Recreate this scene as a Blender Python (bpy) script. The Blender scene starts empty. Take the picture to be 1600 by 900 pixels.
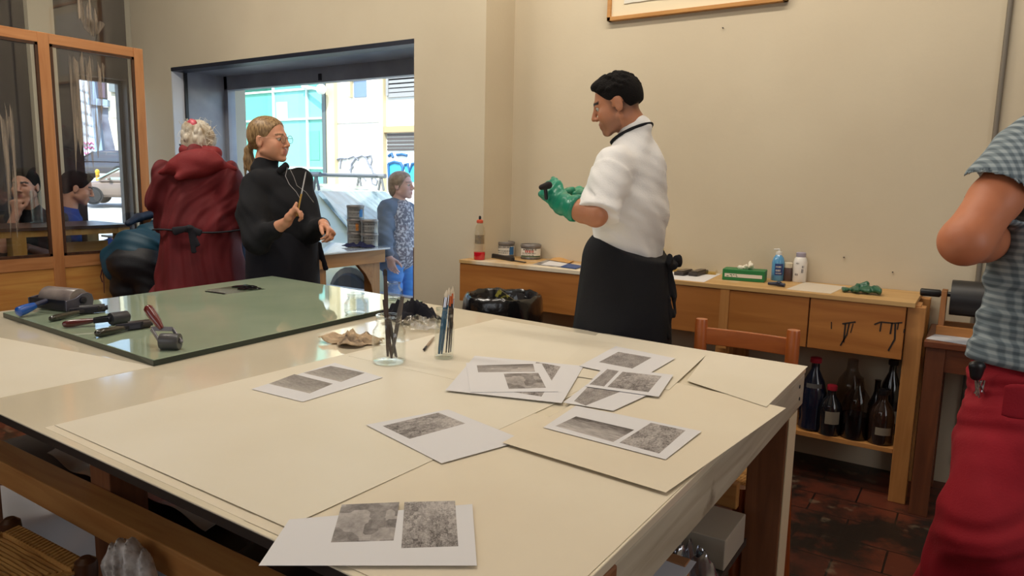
import bpy, bmesh, math, random
import numpy as np
from mathutils import Vector, Matrix

rnd = random.Random(7)
SC = bpy.context.scene
COL = SC.collection

# ------------------------------------------------------------------ camera calibration
FPX = 1115.0
CAMH = 1.40
_a = np.array([-1721., -202., FPX]); _a /= np.linalg.norm(_a)
AX = -_a
_b = np.array([740., -150., FPX]); _b -= _b.dot(AX) * AX; _b /= np.linalg.norm(_b)
AY = _b
AZ = np.cross(AX, AY)
ROT = np.array([AX, AY, AZ])                    # camera (x right, y down, z forward) -> world
EYE = np.array([0., 0., CAMH])
RIGHT, AWAY = ROT[:, 0], ROT[:, 2]

def _ray(px, py):
    return ROT @ np.array([px - 800., py - 450., FPX]) / FPX

def on(px, py, z=None, x=None, y=None):
    """where the sight line through a photo point meets a real plane of the room"""
    d = _ray(px, py)
    s = (z - CAMH) / d[2] if z is not None else (y / d[1] if y is not None else x / d[0])
    return EYE + s * d

def at(px, py, depth):
    return EYE + _ray(px, py) * depth

def make_camera():
    cam = bpy.data.cameras.new('camera')
    ob = bpy.data.objects.new('camera', cam)
    COL.objects.link(ob)
    cam.sensor_width = 36.0
    cam.lens = FPX / 1600.0 * 36.0
    cam.clip_start = 0.02
    m = Matrix.Identity(4)
    for i in range(3):
        m[i][0] = ROT[i, 0]; m[i][1] = -ROT[i, 1]; m[i][2] = -ROT[i, 2]; m[i][3] = EYE[i]
    ob.matrix_world = m
    SC.camera = ob

# ------------------------------------------------------------------ materials
def srgb(r, g, b):
    f = lambda c: (c / 12.92 if c <= .04045 else ((c + .055) / 1.055) ** 2.4)
    return (f(r / 255), f(g / 255), f(b / 255))

MATS = {}
class NT:
    def __init__(s, name):
        s.m = bpy.data.materials.new(name); s.m.use_nodes = True
        s.t = s.m.node_tree; s.t.nodes.clear()
        s.out = s.n('ShaderNodeOutputMaterial')
    def n(s, typ, **kw):
        nd = s.t.nodes.new(typ)
        for k, v in kw.items():
            if k.startswith('i_'):
                nd.inputs[k[2:].replace('_', ' ')].default_value = v
            else:
                setattr(nd, k, v)
        return nd
    def l(s, a, b):
        s.t.links.new(a, b)

def c4(c): return (c[0], c[1], c[2], 1.0)

def mat(name, col, rough=.6, metal=0., spec=.5, col2=None, scale=8., stretch=(1, 1, 1), detail=4., contrast=(.35, .65),
        bump=0., bscale=None, coat=0., sheen=0., coords='Object', distort=0., sss=0., alpha=1.):
    """one surface: base colour, optional second colour mixed by noise, optional bump"""
    if name in MATS: return MATS[name]
    N = NT(name)
    b = N.n('ShaderNodeBsdfPrincipled')
    b.inputs['Base Color'].default_value = c4(col)
    b.inputs['Roughness'].default_value = rough
    b.inputs['Metallic'].default_value = metal
    b.inputs['Specular IOR Level'].default_value = spec
    b.inputs['Coat Weight'].default_value = coat
    b.inputs['Coat Roughness'].default_value = .08
    b.inputs['Sheen Weight'].default_value = sheen
    if sss:
        b.inputs['Subsurface Weight'].default_value = sss
        b.inputs['Subsurface Radius'].default_value = (.012, .005, .003)
    if alpha < 1: b.inputs['Alpha'].default_value = alpha
    N.l(b.outputs[0], N.out.inputs[0])
    if col2 is not None or bump:
        tc = N.n('ShaderNodeTexCoord'); mp = N.n('ShaderNodeMapping')
        mp.inputs['Scale'].default_value = stretch
        N.l(tc.outputs[coords], mp.inputs[0])
    if col2 is not None:
        no = N.n('ShaderNodeTexNoise'); no.inputs['Scale'].default_value = scale; no.inputs['Detail'].default_value = detail
        no.inputs['Distortion'].default_value = distort
        N.l(mp.outputs[0], no.inputs['Vector'])
        cr = N.n('ShaderNodeValToRGB')
        cr.color_ramp.elements[0].position = contrast[0]; cr.color_ramp.elements[1].position = contrast[1]
        cr.color_ramp.elements[0].color = c4(col); cr.color_ramp.elements[1].color = c4(col2)
        N.l(no.outputs[0], cr.inputs[0]); N.l(cr.outputs[0], b.inputs['Base Color'])
    if bump:
        n2 = N.n('ShaderNodeTexNoise'); n2.inputs['Scale'].default_value = bscale or scale; n2.inputs['Detail'].default_value = 5
        N.l(mp.outputs[0], n2.inputs['Vector'])
        bp = N.n('ShaderNodeBump'); bp.inputs['Strength'].default_value = bump; bp.inputs['Distance'].default_value = .01
        N.l(n2.outputs[0], bp.inputs['Height']); N.l(bp.outputs[0], b.inputs['Normal'])
    MATS[name] = N.m
    return N.m

def glass_mat(name, tint=(1, 1, 1), refl=1.0, rough=0.0, ior=1.45, dirt=0., dirtcol=(.6, .5, .4), dscale=(6, 6, 1), dr=(.48, .72)):
    """thin glass: lets light and sight through, mirrors by Fresnel; optional streaks of dirt"""
    if name in MATS: return MATS[name]
    N = NT(name)
    tr = N.n('ShaderNodeBsdfTransparent'); tr.inputs[0].default_value = c4(tint)
    gl = N.n('ShaderNodeBsdfGlossy'); gl.inputs['Roughness'].default_value = rough
    gl.inputs[0].default_value = (refl, refl, refl, 1)
    fr = N.n('ShaderNodeFresnel'); ge = N.n('ShaderNodeNewGeometry'); im = N.n('ShaderNodeMix')
    im.inputs[2].default_value = ior; im.inputs[3].default_value = 1.0 / ior     # same mirror strength from either side
    N.l(ge.outputs['Backfacing'], im.inputs[0]); N.l(im.outputs[0], fr.inputs[0])
    mx = N.n('ShaderNodeMixShader')
    N.l(fr.outputs[0], mx.inputs[0]); N.l(tr.outputs[0], mx.inputs[1]); N.l(gl.outputs[0], mx.inputs[2])
    last = mx
    if dirt:
        tc = N.n('ShaderNodeTexCoord'); mp = N.n('ShaderNodeMapping'); mp.inputs['Scale'].default_value = dscale
        N.l(tc.outputs['Object'], mp.inputs[0])
        no = N.n('ShaderNodeTexNoise'); no.inputs['Scale'].default_value = 1.0; no.inputs['Detail'].default_value = 6
        N.l(mp.outputs[0], no.inputs['Vector'])
        mr = N.n('ShaderNodeMapRange'); mr.inputs[1].default_value = dr[0]; mr.inputs[2].default_value = dr[1]
        mr.inputs[3].default_value = 0; mr.inputs[4].default_value = dirt
        N.l(no.outputs[0], mr.inputs[0])
        df = N.n('ShaderNodeBsdfDiffuse'); df.inputs[0].default_value = c4(dirtcol)
        m2 = N.n('ShaderNodeMixShader')
        N.l(mr.outputs[0], m2.inputs[0]); N.l(mx.outputs[0], m2.inputs[1]); N.l(df.outputs[0], m2.inputs[2])
        last = m2
    N.l(last.outputs[0], N.out.inputs[0])
    MATS[name] = N.m
    return N.m

def wood(name, c1, c2, rough=.45, axis='X', scale=1.0, bump=.15, spots=None, coat=0.):
    if name in MATS: return MATS[name]
    N = NT(name)
    b = N.n('ShaderNodeBsdfPrincipled'); b.inputs['Roughness'].default_value = rough
    b.inputs['Coat Weight'].default_value = coat; b.inputs['Coat Roughness'].default_value = .15
    tc = N.n('ShaderNodeTexCoord'); mp = N.n('ShaderNodeMapping')
    st = {'X': (1.2, 14, 14), 'Y': (14, 1.2, 14), 'Z': (14, 14, 1.2)}[axis]
    mp.inputs['Scale'].default_value = tuple(s * scale for s in st)
    N.l(tc.outputs['Object'], mp.inputs[0])
    no = N.n('ShaderNodeTexNoise'); no.inputs['Scale'].default_value = 1.6; no.inputs['Detail'].default_value = 6
    no.inputs['Distortion'].default_value = 1.1
    N.l(mp.outputs[0], no.inputs['Vector'])
    cr = N.n('ShaderNodeValToRGB')
    cr.color_ramp.elements[0].position = .32; cr.color_ramp.elements[1].position = .68
    cr.color_ramp.elements[0].color = c4(c1); cr.color_ramp.elements[1].color = c4(c2)
    N.l(no.outputs[0], cr.inputs[0])
    src = cr.outputs[0]
    if spots:
        n3 = N.n('ShaderNodeTexNoise'); n3.inputs['Scale'].default_value = spots[1]; n3.inputs['Detail'].default_value = 8
        N.l(tc.outputs['Object'], n3.inputs['Vector'])
        mr = N.n('ShaderNodeMapRange'); mr.inputs[1].default_value = spots[2]; mr.inputs[2].default_value = spots[2] + .08
        N.l(n3.outputs[0], mr.inputs[0])
        mx = N.n('ShaderNodeMixRGB'); mx.inputs[2].default_value = c4(spots[0])
        N.l(mr.outputs[0], mx.inputs[0]); N.l(src, mx.inputs[1]); src = mx.outputs[0]
    N.l(src, b.inputs['Base Color'])
    bp = N.n('ShaderNodeBump'); bp.inputs['Strength'].default_value = bump; bp.inputs['Distance'].default_value = .004
    N.l(no.outputs[0], bp.inputs['Height']); N.l(bp.outputs[0], b.inputs['Normal'])
    N.l(b.outputs[0], N.out.inputs[0])
    MATS[name] = N.m
    return N.m

def tint_mat(name, rough=.5, bump=0., bscale=60., sss=0., sheen=0.):
    """colour comes from the mesh's own 'tint' attribute"""
    if name in MATS: return MATS[name]
    N = NT(name)
    b = N.n('ShaderNodeBsdfPrincipled'); b.inputs['Roughness'].default_value = rough
    b.inputs['Sheen Weight'].default_value = sheen
    if sss:
        b.inputs['Subsurface Weight'].default_value = sss
        b.inputs['Subsurface Radius'].default_value = (.012, .005, .003)
    a = N.n('ShaderNodeAttribute'); a.attribute_name = 'tint'
    N.l(a.outputs['Color'], b.inputs['Base Color'])
    if bump:
        tc = N.n('ShaderNodeTexCoord')
        n2 = N.n('ShaderNodeTexNoise'); n2.inputs['Scale'].default_value = bscale; n2.inputs['Detail'].default_value = 4
        N.l(tc.outputs['Object'], n2.inputs['Vector'])
        bp = N.n('ShaderNodeBump'); bp.inputs['Strength'].default_value = bump; bp.inputs['Distance'].default_value = .004
        N.l(n2.outputs[0], bp.inputs['Height']); N.l(bp.outputs[0], b.inputs['Normal'])
    N.l(b.outputs[0], N.out.inputs[0])
    MATS[name] = N.m
    return N.m

# ------------------------------------------------------------------ objects
def tag(o, label=None, cat=None, group=None, kind=None):
    if label: o['label'] = label
    if cat: o['category'] = cat
    if group: o['group'] = group
    if kind: o['kind'] = kind
    return o

def thing(name, label, cat, loc=(0, 0, 0), group=None, kind=None):
    o = bpy.data.objects.new(name, None)
    o.empty_display_size = .05
    COL.objects.link(o)
    o.location = loc
    return tag(o, label, cat, group, kind)

def wloc(o):
    v = Vector((0, 0, 0))
    while o is not None:
        v += o.location; o = o.parent
    return v

def link(name, me, parent=None, origin=None):
    """mesh data is in world coordinates; move it so that the object's origin is its own base"""
    o = bpy.data.objects.new(name, me)
    COL.objects.link(o)
    n = len(me.vertices)
    co = np.empty(n * 3); me.vertices.foreach_get('co', co); co = co.reshape(-1, 3)
    if origin is None:
        if parent is not None: origin = wloc(parent)
        else:
            lo, hi = co.min(0), co.max(0)
            origin = ((lo[0] + hi[0]) / 2, (lo[1] + hi[1]) / 2, lo[2])
    origin = np.array(origin)
    co = co - origin
    me.vertices.foreach_set('co', co.ravel()); me.update()
    if parent is not None:
        o.parent = parent
        o.location = Vector(origin) - wloc(parent)
    else:
        o.location = origin
    return o

def frame_of(w):
    w = np.array(w, float); w /= np.linalg.norm(w)
    h = np.array([0, 0, 1.]) if abs(w[2]) < .9 else np.array([1., 0, 0])
    u = np.cross(h, w); u /= np.linalg.norm(u)
    return u, np.cross(w, u), w

class MB:
    def __init__(s): s.v, s.f, s.mi = [], [], []; s.cur = 0
    def add(s, vs, fs):
        k = len(s.v)
        s.v += [tuple(map(float, p)) for p in vs]
        for f in fs:
            s.f.append(tuple(i + k for i in f)); s.mi.append(s.cur)
        return s
    def box(s, lo, hi):
        (a, b, c), (d, e, f) = lo, hi
        return s.hexa([(a, b, c), (d, b, c), (d, e, c), (a, e, c)], [(a, b, f), (d, b, f), (d, e, f), (a, e, f)])
    def hexa(s, bot, top):
        return s.loop([bot, top])
    def loop(s, rings, closed=False, cap=True):
        n = len(rings[0]); vs = [p for r in rings for p in r]; fs = []
        m = len(rings)
        for i in range(m if closed else m - 1):
            j = (i + 1) % m
            for k in range(n):
                l = (k + 1) % n
                fs.append((i * n + k, i * n + l, j * n + l, j * n + k))
        if cap and not closed:
            fs.append(tuple(range(n - 1, -1, -1))); fs.append(tuple((m - 1) * n + k for k in range(n)))
        return s.add(vs, fs)
    def bar(s, p, q, w, h, up=(0, 0, 1)):
        """square bar from p to q; w across, h along up"""
        p, q = np.array(p, float), np.array(q, float)
        d = q - p; d /= np.linalg.norm(d)
        up = np.array(up, float); u = np.cross(d, up); u /= np.linalg.norm(u); v = np.cross(u, d)
        r = [(-w / 2, -h / 2), (w / 2, -h / 2), (w / 2, h / 2), (-w / 2, h / 2)]
        return s.loop([[p + u * a + v * b for a, b in r], [q + u * a + v * b for a, b in r]])
    def tube(s, path, rad, n=12, cap=True, flat=1.0):
        path = [np.array(p, float) for p in path]
        if not hasattr(rad, '__len__'): rad = [rad] * len(path)
        rings = []; u = None
        for i, p in enumerate(path):
            a = path[max(i - 1, 0)]; b = path[min(i + 1, len(path) - 1)]
            w = b - a; w /= (np.linalg.norm(w) + 1e-9)
            if u is None: u = frame_of(w)[0]
            u = u - w * u.dot(w); u /= np.linalg.norm(u); v = np.cross(w, u)
            rings.append([p + rad[i] * (math.cos(t) * u + flat * math.sin(t) * v) for t in [2 * math.pi * k / n for k in range(n)]])
        return s.loop(rings, cap=cap)
    def lathe(s, c, prof, n=24, axis=(0, 0, 1), cap=True):
        """prof: (radius, height) from bottom to top about axis through c"""
        u, v, w = frame_of(axis); c = np.array(c, float)
        if abs(w[2]) > .99: u, v = np.array([1., 0, 0]), np.array([0, 1., 0]) * np.sign(w[2])
        rings = [[c + w * z + max(r, 1e-5) * (math.cos(t) * u + math.sin(t) * v) for t in [2 * math.pi * k / n for k in range(n)]] for r, z in prof]
        return s.loop(rings, cap=cap)
    def prism(s, poly, vec):
        vec = np.array(vec, float)
        return s.loop([[np.array(p, float) for p in poly], [np.array(p, float) + vec for p in poly]])
    def ball(s, c, r, n=12):
        if not hasattr(r, '__len__'): r = (r, r, r)
        rings = []
        for i in range(1, n):
            t = math.pi * i / n - math.pi / 2
            rings.append([(c[0] + r[0] * math.cos(t) * math.cos(a), c[1] + r[1] * math.cos(t) * math.sin(a), c[2] + r[2] * math.sin(t)) for a in [2 * math.pi * k / (2 * n) for k in range(2 * n)]])
        return s.loop(rings)
    def build(s, name, m, parent=None, smooth=False, bevel=0., seg=2, origin=None, solid=0., subd=0):
        me = bpy.data.meshes.new(name)
        me.from_pydata(s.v, [], s.f)
        ms = m if isinstance(m, (list, tuple)) else [m]
        for x in ms: me.materials.append(x)
        if len(ms) > 1: me.polygons.foreach_set('material_index', s.mi)
        bm = bmesh.new(); bm.from_mesh(me)
        bmesh.ops.recalc_face_normals(bm, faces=bm.faces[:])
        bm.to_mesh(me); bm.free()
        if smooth:
            me.polygons.foreach_set('use_smooth', [True] * len(me.polygons))
            me.set_sharp_from_angle(angle=math.radians(40))
        o = link(name, me, parent, origin)
        if solid:
            md = o.modifiers.new('thickness', 'SOLIDIFY'); md.thickness = solid; md.offset = 0
        if bevel:
            md = o.modifiers.new('bevel', 'BEVEL'); md.width = bevel; md.segments = seg; md.limit_method = 'ANGLE'; md.angle_limit = math.radians(50)
        if subd:
            md = o.modifiers.new('subdivision', 'SUBSURF'); md.levels = subd; md.render_levels = subd
        return o

def sheet(name, corners, m, parent=None, thick=.0006, n=10, lift=None, z0=None):
    """a leaf of paper between four corner points (bilinear), slightly lifted by lift(u, v)"""
    c = [np.array(p, float) for p in corners]
    B = MB(); top, bot = [], []
    for j in range(n + 1):
        for i in range(n + 1):
            u, v = i / n, j / n
            p = (1 - u) * (1 - v) * c[0] + u * (1 - v) * c[1] + u * v * c[2] + (1 - u) * v * c[3]
            if z0 is not None: p = np.array([p[0], p[1], z0])
            if lift: p = p + np.array([0, 0, lift(u, v)])
            top.append(p + np.array([0, 0, thick])); bot.append(p)
    k = n + 1; N = k * k
    fs = []
    for j in range(n):
        for i in range(n):
            a = j * k + i
            fs.append((a, a + 1, a + k + 1, a + k)); fs.append((N + a, N + a + k, N + a + k + 1, N + a + 1))
    for i in range(n):
        for a, b in ((i, i + 1), (n * k + i + 1, n * k + i), ((i + 1) * k, i * k), (i * k + n, (i + 1) * k + n)):
            fs.append((a, N + a, N + b, b))
    B.add(top + bot, fs)
    o = B.build(name, m, parent, smooth=True); me = o.data
    uv = me.uv_layers.new(name='leaf'); vi = np.empty(len(me.loops), np.int32); me.loops.foreach_get('vertex_index', vi); vi %= N
    uv.data.foreach_set('uv', np.stack([(vi % k) / n, (vi // k) / n], 1).astype(np.float32).ravel())
    return o

def crumple(name, label, cat, c, size, m, seed, group=None, n=44, rot=0., thick=.002):
    """a scrunched piece of cloth or film lying at c: size = (length, width, height)"""
    R = np.random.RandomState(seed); g = np.linspace(-1, 1, n)
    U, V = np.meshgrid(g, g, indexing='ij')
    ang = np.arctan2(V, U); rim = 1 + .16 * np.sin(3 * ang + R.rand() * 6) + .10 * np.sin(5 * ang + R.rand() * 6) + .06 * np.sin(9 * ang + R.rand() * 6)
    sq = np.maximum(np.abs(U), np.abs(V)) / np.maximum(np.hypot(U, V), 1e-6); U2, V2 = U * sq * rim, V * sq * rim
    h = np.zeros_like(U)
    for i in range(7):
        a = R.rand() * math.pi; k = R.uniform(3, 8); ph = R.rand() * 6
        h += (1 - np.abs(np.sin(k * (U * math.cos(a) + V * math.sin(a)) * .8 + ph + .7 * np.sin(3 * V + i)))) ** 1.5 * R.uniform(.5, 1)
    h = (h - h.min()) / (h.max() - h.min()); env = np.clip(1.15 - np.hypot(U, V) ** 2 * .75, 0.12, 1)
    X = U2 * size[0] / 2 * (1 + .10 * np.sin(5 * V + 2)) ; Y = V2 * size[1] / 2 * (1 + .12 * np.sin(4 * U + 1)); Z = .003 + h * env * size[2]
    co, si = math.cos(rot), math.sin(rot)
    P = np.stack([c[0] + X * co - Y * si, c[1] + X * si + Y * co, c[2] + Z], -1).reshape(-1, 3)
    f = [(i * n + j, (i + 1) * n + j, (i + 1) * n + j + 1, i * n + j + 1) for i in range(n - 1) for j in range(n - 1)]
    B = MB(); B.add(P, f)
    o = B.build(name, m, None, smooth=True)
    md = o.modifiers.new('thickness', 'SOLIDIFY'); md.thickness = thick; md.offset = 1
    return tag(o, label, cat, group)

# ------------------------------------------------------------------ blended solids (bodies, clothes, rags)
class Blob:
    """a solid blended from tapered limbs and ellipsoids; its skin is taken off as one continuous mesh"""
    def __init__(s, h=.005): s.p = []; s.h = h; s.post = []
    def _add(s, fn, lo, hi, k, op):
        s.p.append((fn, np.array(lo) - k - 3 * s.h, np.array(hi) + k + 3 * s.h, k, op)); return s
    def cone(s, a, b, ra, rb=None, k=.01, op='u'):
        a, b = np.array(a, float), np.array(b, float); rb = ra if rb is None else rb
        ab = b - a; L2 = max(ab.dot(ab), 1e-9)
        def fn(P):
            q = P - a; t = np.clip((q @ ab) / L2, 0, 1)
            return np.sqrt(((q - t[..., None] * ab) ** 2).sum(-1)) - (ra + (rb - ra) * t)
        r = max(ra, rb)
        return s._add(fn, np.minimum(a, b) - r, np.maximum(a, b) + r, k, op)
    def chain(s, pts, rads, k=.01, op='u'):
        for i in range(len(pts) - 1): s.cone(pts[i], pts[i + 1], rads[i], rads[i + 1], k, op)
        return s
    def ell(s, c, r, M=None, k=.01, op='u'):
        c, r = np.array(c, float), np.array(r, float)
        M = np.eye(3) if M is None else np.array(M)
        def fn(P):
            q = (P - c) @ M
            k0 = np.sqrt(((q / r) ** 2).sum(-1)); k1 = np.sqrt(((q / r ** 2) ** 2).sum(-1))
            return k0 * (k0 - 1) / np.maximum(k1, 1e-6)
        R = r.max()
        return s._add(fn, c - R, c + R, k, op)
    def tub(s, a, b, ra, rb, u, k=.01, op='u', flat=False):
        """tapered tube of elliptic section: ra, rb = (half width along u, half depth)"""
        a, b = np.array(a, float), np.array(b, float)
        w = b - a; L = np.linalg.norm(w); w = w / L
        u = np.array(u, float); u = u - w * u.dot(w); u /= np.linalg.norm(u); v = np.cross(w, u)
        def fn(P):
            q = P - a; z = q @ w; t = np.clip(z / L, 0, 1)
            ru = ra[0] + (rb[0] - ra[0]) * t; rv = ra[1] + (rb[1] - ra[1]) * t; rm = np.minimum(ru, rv)
            ex = z - t * L
            if flat:
                d = (np.sqrt(((q @ u) / ru) ** 2 + ((q @ v) / rv) ** 2) - 1) * rm
                return np.maximum(d, np.abs(ex) - .004)
            return (np.sqrt(((q @ u) / ru) ** 2 + ((q @ v) / rv) ** 2 + (ex / rm) ** 2) - 1) * rm
        r = max(*ra, *rb)
        return s._add(fn, np.minimum(a, b) - r, np.maximum(a, b) + r, k, op)
    def half(s, p, n, op='i'):
        """keep only the side of the plane the normal points away from"""
        p, n = np.array(p, float), np.array(n, float); n = n / np.linalg.norm(n)
        s.p.append((lambda P: (P - p) @ n, None, None, .004, 'i')); return s
    def mesh(s, name, m, parent=None, tint=None, smooth_it=2, origin=None, fold=None):
        h = s.h
        us = [q for q in s.p if q[4] == 'u']
        lo = np.min([q[1] for q in us], 0); hi = np.max([q[2] for q in us], 0)
        dim = np.ceil((hi - lo) / h).astype(int) + 1
        V = np.full(tuple(dim), .5, np.float32)
        ax = [lo[i] + h * np.arange(dim[i]) for i in range(3)]
        for fn, a, b, k, op in s.p:
            if a is None: i0, i1 = np.zeros(3, int), dim
            else:
                i0 = np.clip(np.floor((a - lo) / h).astype(int), 0, dim); i1 = np.clip(np.ceil((b - lo) / h).astype(int) + 1, 0, dim)
            if (i1 <= i0).any(): continue
            sl = tuple(slice(i0[i], i1[i]) for i in range(3))
            P = np.stack(np.meshgrid(ax[0][sl[0]], ax[1][sl[1]], ax[2][sl[2]], indexing='ij'), -1)
            d = fn(P).astype(np.float32); o = V[sl]; k = max(k, 1e-4)
            if op == 'u':
                hh = np.maximum(k - np.abs(o - d), 0) / k; V[sl] = np.minimum(o, d) - hh * hh * k * .25
            else:
                e = -d if op == 's' else d
                hh = np.maximum(k - np.abs(o - e), 0) / k; V[sl] = np.maximum(o, e) + hh * hh * k * .25
        if fold is not None:
            idx = np.argwhere(np.abs(V) < .05)
            P = lo + h * idx
            V[tuple(idx.T)] += fold(P).astype(np.float32)
        V[0] = V[-1] = .5; V[:, 0] = V[:, -1] = .5; V[:, :, 0] = V[:, :, -1] = .5
        co, quads = surface_nets(V, lo, h)
        if smooth_it:
            e = np.concatenate([quads[:, [0, 1]], quads[:, [1, 2]], quads[:, [2, 3]], quads[:, [3, 0]]])
            for _ in range(smooth_it):
                sm = np.zeros_like(co); ct = np.zeros(len(co))
                for c in range(3):
                    sm[:, c] = np.bincount(e[:, 0], co[e[:, 1], c], len(co)) + np.bincount(e[:, 1], co[e[:, 0], c], len(co))
                ct = np.bincount(e[:, 0], minlength=len(co)) + np.bincount(e[:, 1], minlength=len(co))
                co = .5 * co + .5 * sm / np.maximum(ct, 1)[:, None]
        me = bpy.data.meshes.new(name)
        me.vertices.add(len(co)); me.loops.add(quads.size); me.polygons.add(len(quads))
        me.vertices.foreach_set('co', co.astype(np.float32).ravel())
        me.loops.foreach_set('vertex_index', quads.ravel().astype(np.int32))
        me.polygons.foreach_set('loop_start', np.arange(0, quads.size, 4, dtype=np.int32))
        me.polygons.foreach_set('use_smooth', np.ones(len(quads), bool))
        me.update(calc_edges=True); me.validate()
        me.materials.append(m)
        if tint is not None:
            c = np.ones((len(co), 4), np.float32); c[:, :3] = tint(co)
            at_ = me.attributes.new('tint', 'FLOAT_COLOR', 'POINT'); at_.data.foreach_set('color', c.ravel())
        return link(name, me, parent, origin)

CORN = np.array([(i, j, k) for i in (0, 1) for j in (0, 1) for k in (0, 1)])
def surface_nets(V, lo, h):
    S = V < 0
    nx, ny, nz = V.shape
    cnt = np.zeros((nx - 1, ny - 1, nz - 1), np.int8)
    for i, j, k in CORN: cnt += S[i:nx - 1 + i, j:ny - 1 + j, k:nz - 1 + k]
    cells = np.argwhere((cnt > 0) & (cnt < 8))
    ids = np.full(cnt.shape, -1, np.int32); ids[tuple(cells.T)] = np.arange(len(cells))
    val = np.stack([V[tuple((cells + c).T)] for c in CORN], 1)
    acc = np.zeros((len(cells), 3)); n = np.zeros(len(cells))
    for a in range(8):
        for b in range(a + 1, 8):
            if np.abs(CORN[a] - CORN[b]).sum() != 1: continue
            m = (val[:, a] < 0) != (val[:, b] < 0)
            t = val[m, a] / (val[m, a] - val[m, b])
            acc[m] += CORN[a] + t[:, None] * (CORN[b] - CORN[a]); n[m] += 1
    co = lo + h * (cells + acc / n[:, None])
    qs = []
    for ax in range(3):
        s0 = [slice(1, -1)] * 3; s1 = [slice(1, -1)] * 3
        s0[ax] = slice(0, -1); s1[ax] = slice(1, None)
        A, B = S[tuple(s0)], S[tuple(s1)]
        for flip, m in ((0, A & ~B), (1, ~A & B)):
            e = np.argwhere(m)
            if not len(e): continue
            off = np.ones(3, int); off[ax] = 0; e = e + off
            u, v = (ax + 1) % 3, (ax + 2) % 3
            du = np.zeros(3, int); du[u] = 1; dv = np.zeros(3, int); dv[v] = 1
            q = np.stack([ids[tuple(x.T)] for x in (e - du - dv, e - dv, e, e - du)], 1)
            qs.append(q[:, ::-1] if flip else q)
    q = np.concatenate(qs)
    return co, q[(q >= 0).all(1)]

def unit(v): v = np.array(v, float); return v / np.linalg.norm(v)

def folds(amp, freq, direction, seed=0, warp=1.0):
    """soft cloth folds running across direction"""
    d = unit(direction); r = np.random.RandomState(seed)
    w = [(r.normal(size=3) * 4, r.rand() * 6) for _ in range(4)]
    def f(P):
        ph = (P @ d) * freq
        for q, p in w: ph = ph + warp * .6 * np.sin(P @ q + p)
        e = np.sin(P @ w[0][0] * 1.3 + 1) * .5 + .5
        return amp * (np.sin(ph) * (.4 + .6 * e) + .35 * np.sin(2.3 * ph + 1.7))
    return f

# ------------------------------------------------------------------ palette
WALL = mat('plaster', srgb(209, 196, 171), .85, col2=srgb(202, 188, 163), scale=1.3, bump=.06, bscale=45)
WALLG = mat('plaster_low', srgb(150, 140, 128), .9, col2=srgb(128, 118, 108), scale=2.5, bump=.1, bscale=30)
DARKWALL = mat('dark_paint', srgb(46, 35, 37), .6, col2=srgb(38, 29, 31), scale=2, bump=.05, bscale=30)
STEEL = mat('window_steel', srgb(44, 47, 60), .4, metal=.3)
STEELG = mat('grey_panel', srgb(158, 160, 168), .42, metal=.1, col2=srgb(134, 136, 146), scale=3, bump=.05, bscale=40)
STEELL = mat('pale_panel', srgb(206, 208, 214), .45)
PINE = wood('pine', srgb(196, 142, 82), srgb(176, 118, 62), .5)
PINEZ = wood('pine_upright', srgb(196, 140, 80), srgb(172, 116, 62), .5, axis='Z')
VARN = wood('varnished_timber', srgb(198, 136, 86), srgb(174, 110, 64), .35, coat=.3)
VARNZ = wood('varnished_timber_upright', srgb(200, 140, 90), srgb(178, 116, 68), .35, axis='Z', coat=.3)
VARNY = wood('varnished_timber_rail', srgb(200, 140, 90), srgb(178, 116, 68), .35, axis='Y', coat=.3)
PANELW = wood('panel_timber', srgb(214, 158, 84), srgb(196, 130, 66), .4, axis='Y', spots=(srgb(120, 104, 84), 2.6, .60))
PLYW = wood('bench_plywood', srgb(182, 119, 56), srgb(160, 98, 42), .5, scale=.6, spots=(srgb(140, 100, 60), 2.2, .64))
BENCHTOP = wood('bench_top_wood', srgb(206, 168, 112), srgb(190, 148, 92), .5, scale=.5, spots=(srgb(228, 214, 190), 1.6, .50))
REDWOOD = wood('dark_table_wood', srgb(120, 66, 38), srgb(92, 48, 28), .35, coat=.2)
GREYWOOD = wood('whitewashed_timber', srgb(196, 186, 166), srgb(164, 150, 128), .6, axis='Y', scale=.8, spots=(srgb(120, 104, 84), 5, .64))
LEGWOOD = wood('table_leg_timber', srgb(142, 92, 60), srgb(118, 74, 48), .55, axis='Z')
ORANGEW = wood('chair_wood', srgb(196, 108, 48), srgb(170, 86, 34), .35, axis='Z', coat=.3)
ORANGEX = wood('chair_wood_rail', srgb(196, 108, 48), srgb(170, 86, 34), .35, axis='X', coat=.3)
DKWOOD = wood('old_brown_wood', srgb(84, 52, 32), srgb(60, 36, 22), .4, axis='Z')
TABLETOP = mat('cream_laminate', srgb(240, 228, 204), .10, spec=.6, col2=srgb(233, 220, 194), scale=2, coat=.4)
CREAM = mat('cream_paper', srgb(236, 227, 208), .45, col2=srgb(231, 221, 200), scale=2.5, spec=.35)
CREAM2 = mat('buff_paper', srgb(235, 223, 200), .45, col2=srgb(230, 216, 192), scale=2.5, spec=.35)
WHITEP = mat('white_paper', srgb(226, 224, 226), .6)
BLACKP = mat('black_plastic', srgb(26, 26, 29), .35)
RUBBER = mat('black_rubber', srgb(34, 33, 35), .45)
GREYMETAL = mat('worn_metal', srgb(132, 130, 136), .35, metal=.6)
DARKMETAL = mat('dark_metal', srgb(52, 50, 58), .35, metal=.6)
CHROME = mat('bright_metal', srgb(190, 190, 195), .2, metal=1)
CLEARG = glass_mat('clear_glass', (.965, .975, .97), ior=1.45)
PANEG = glass_mat('window_glass', (.96, .98, .98), ior=1.45)
SCREENG = glass_mat('screen_glass', (.93, .95, .96), ior=1.5, dirt=.07, dirtcol=(.42, .37, .34), dscale=(1, 9, .7))
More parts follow.
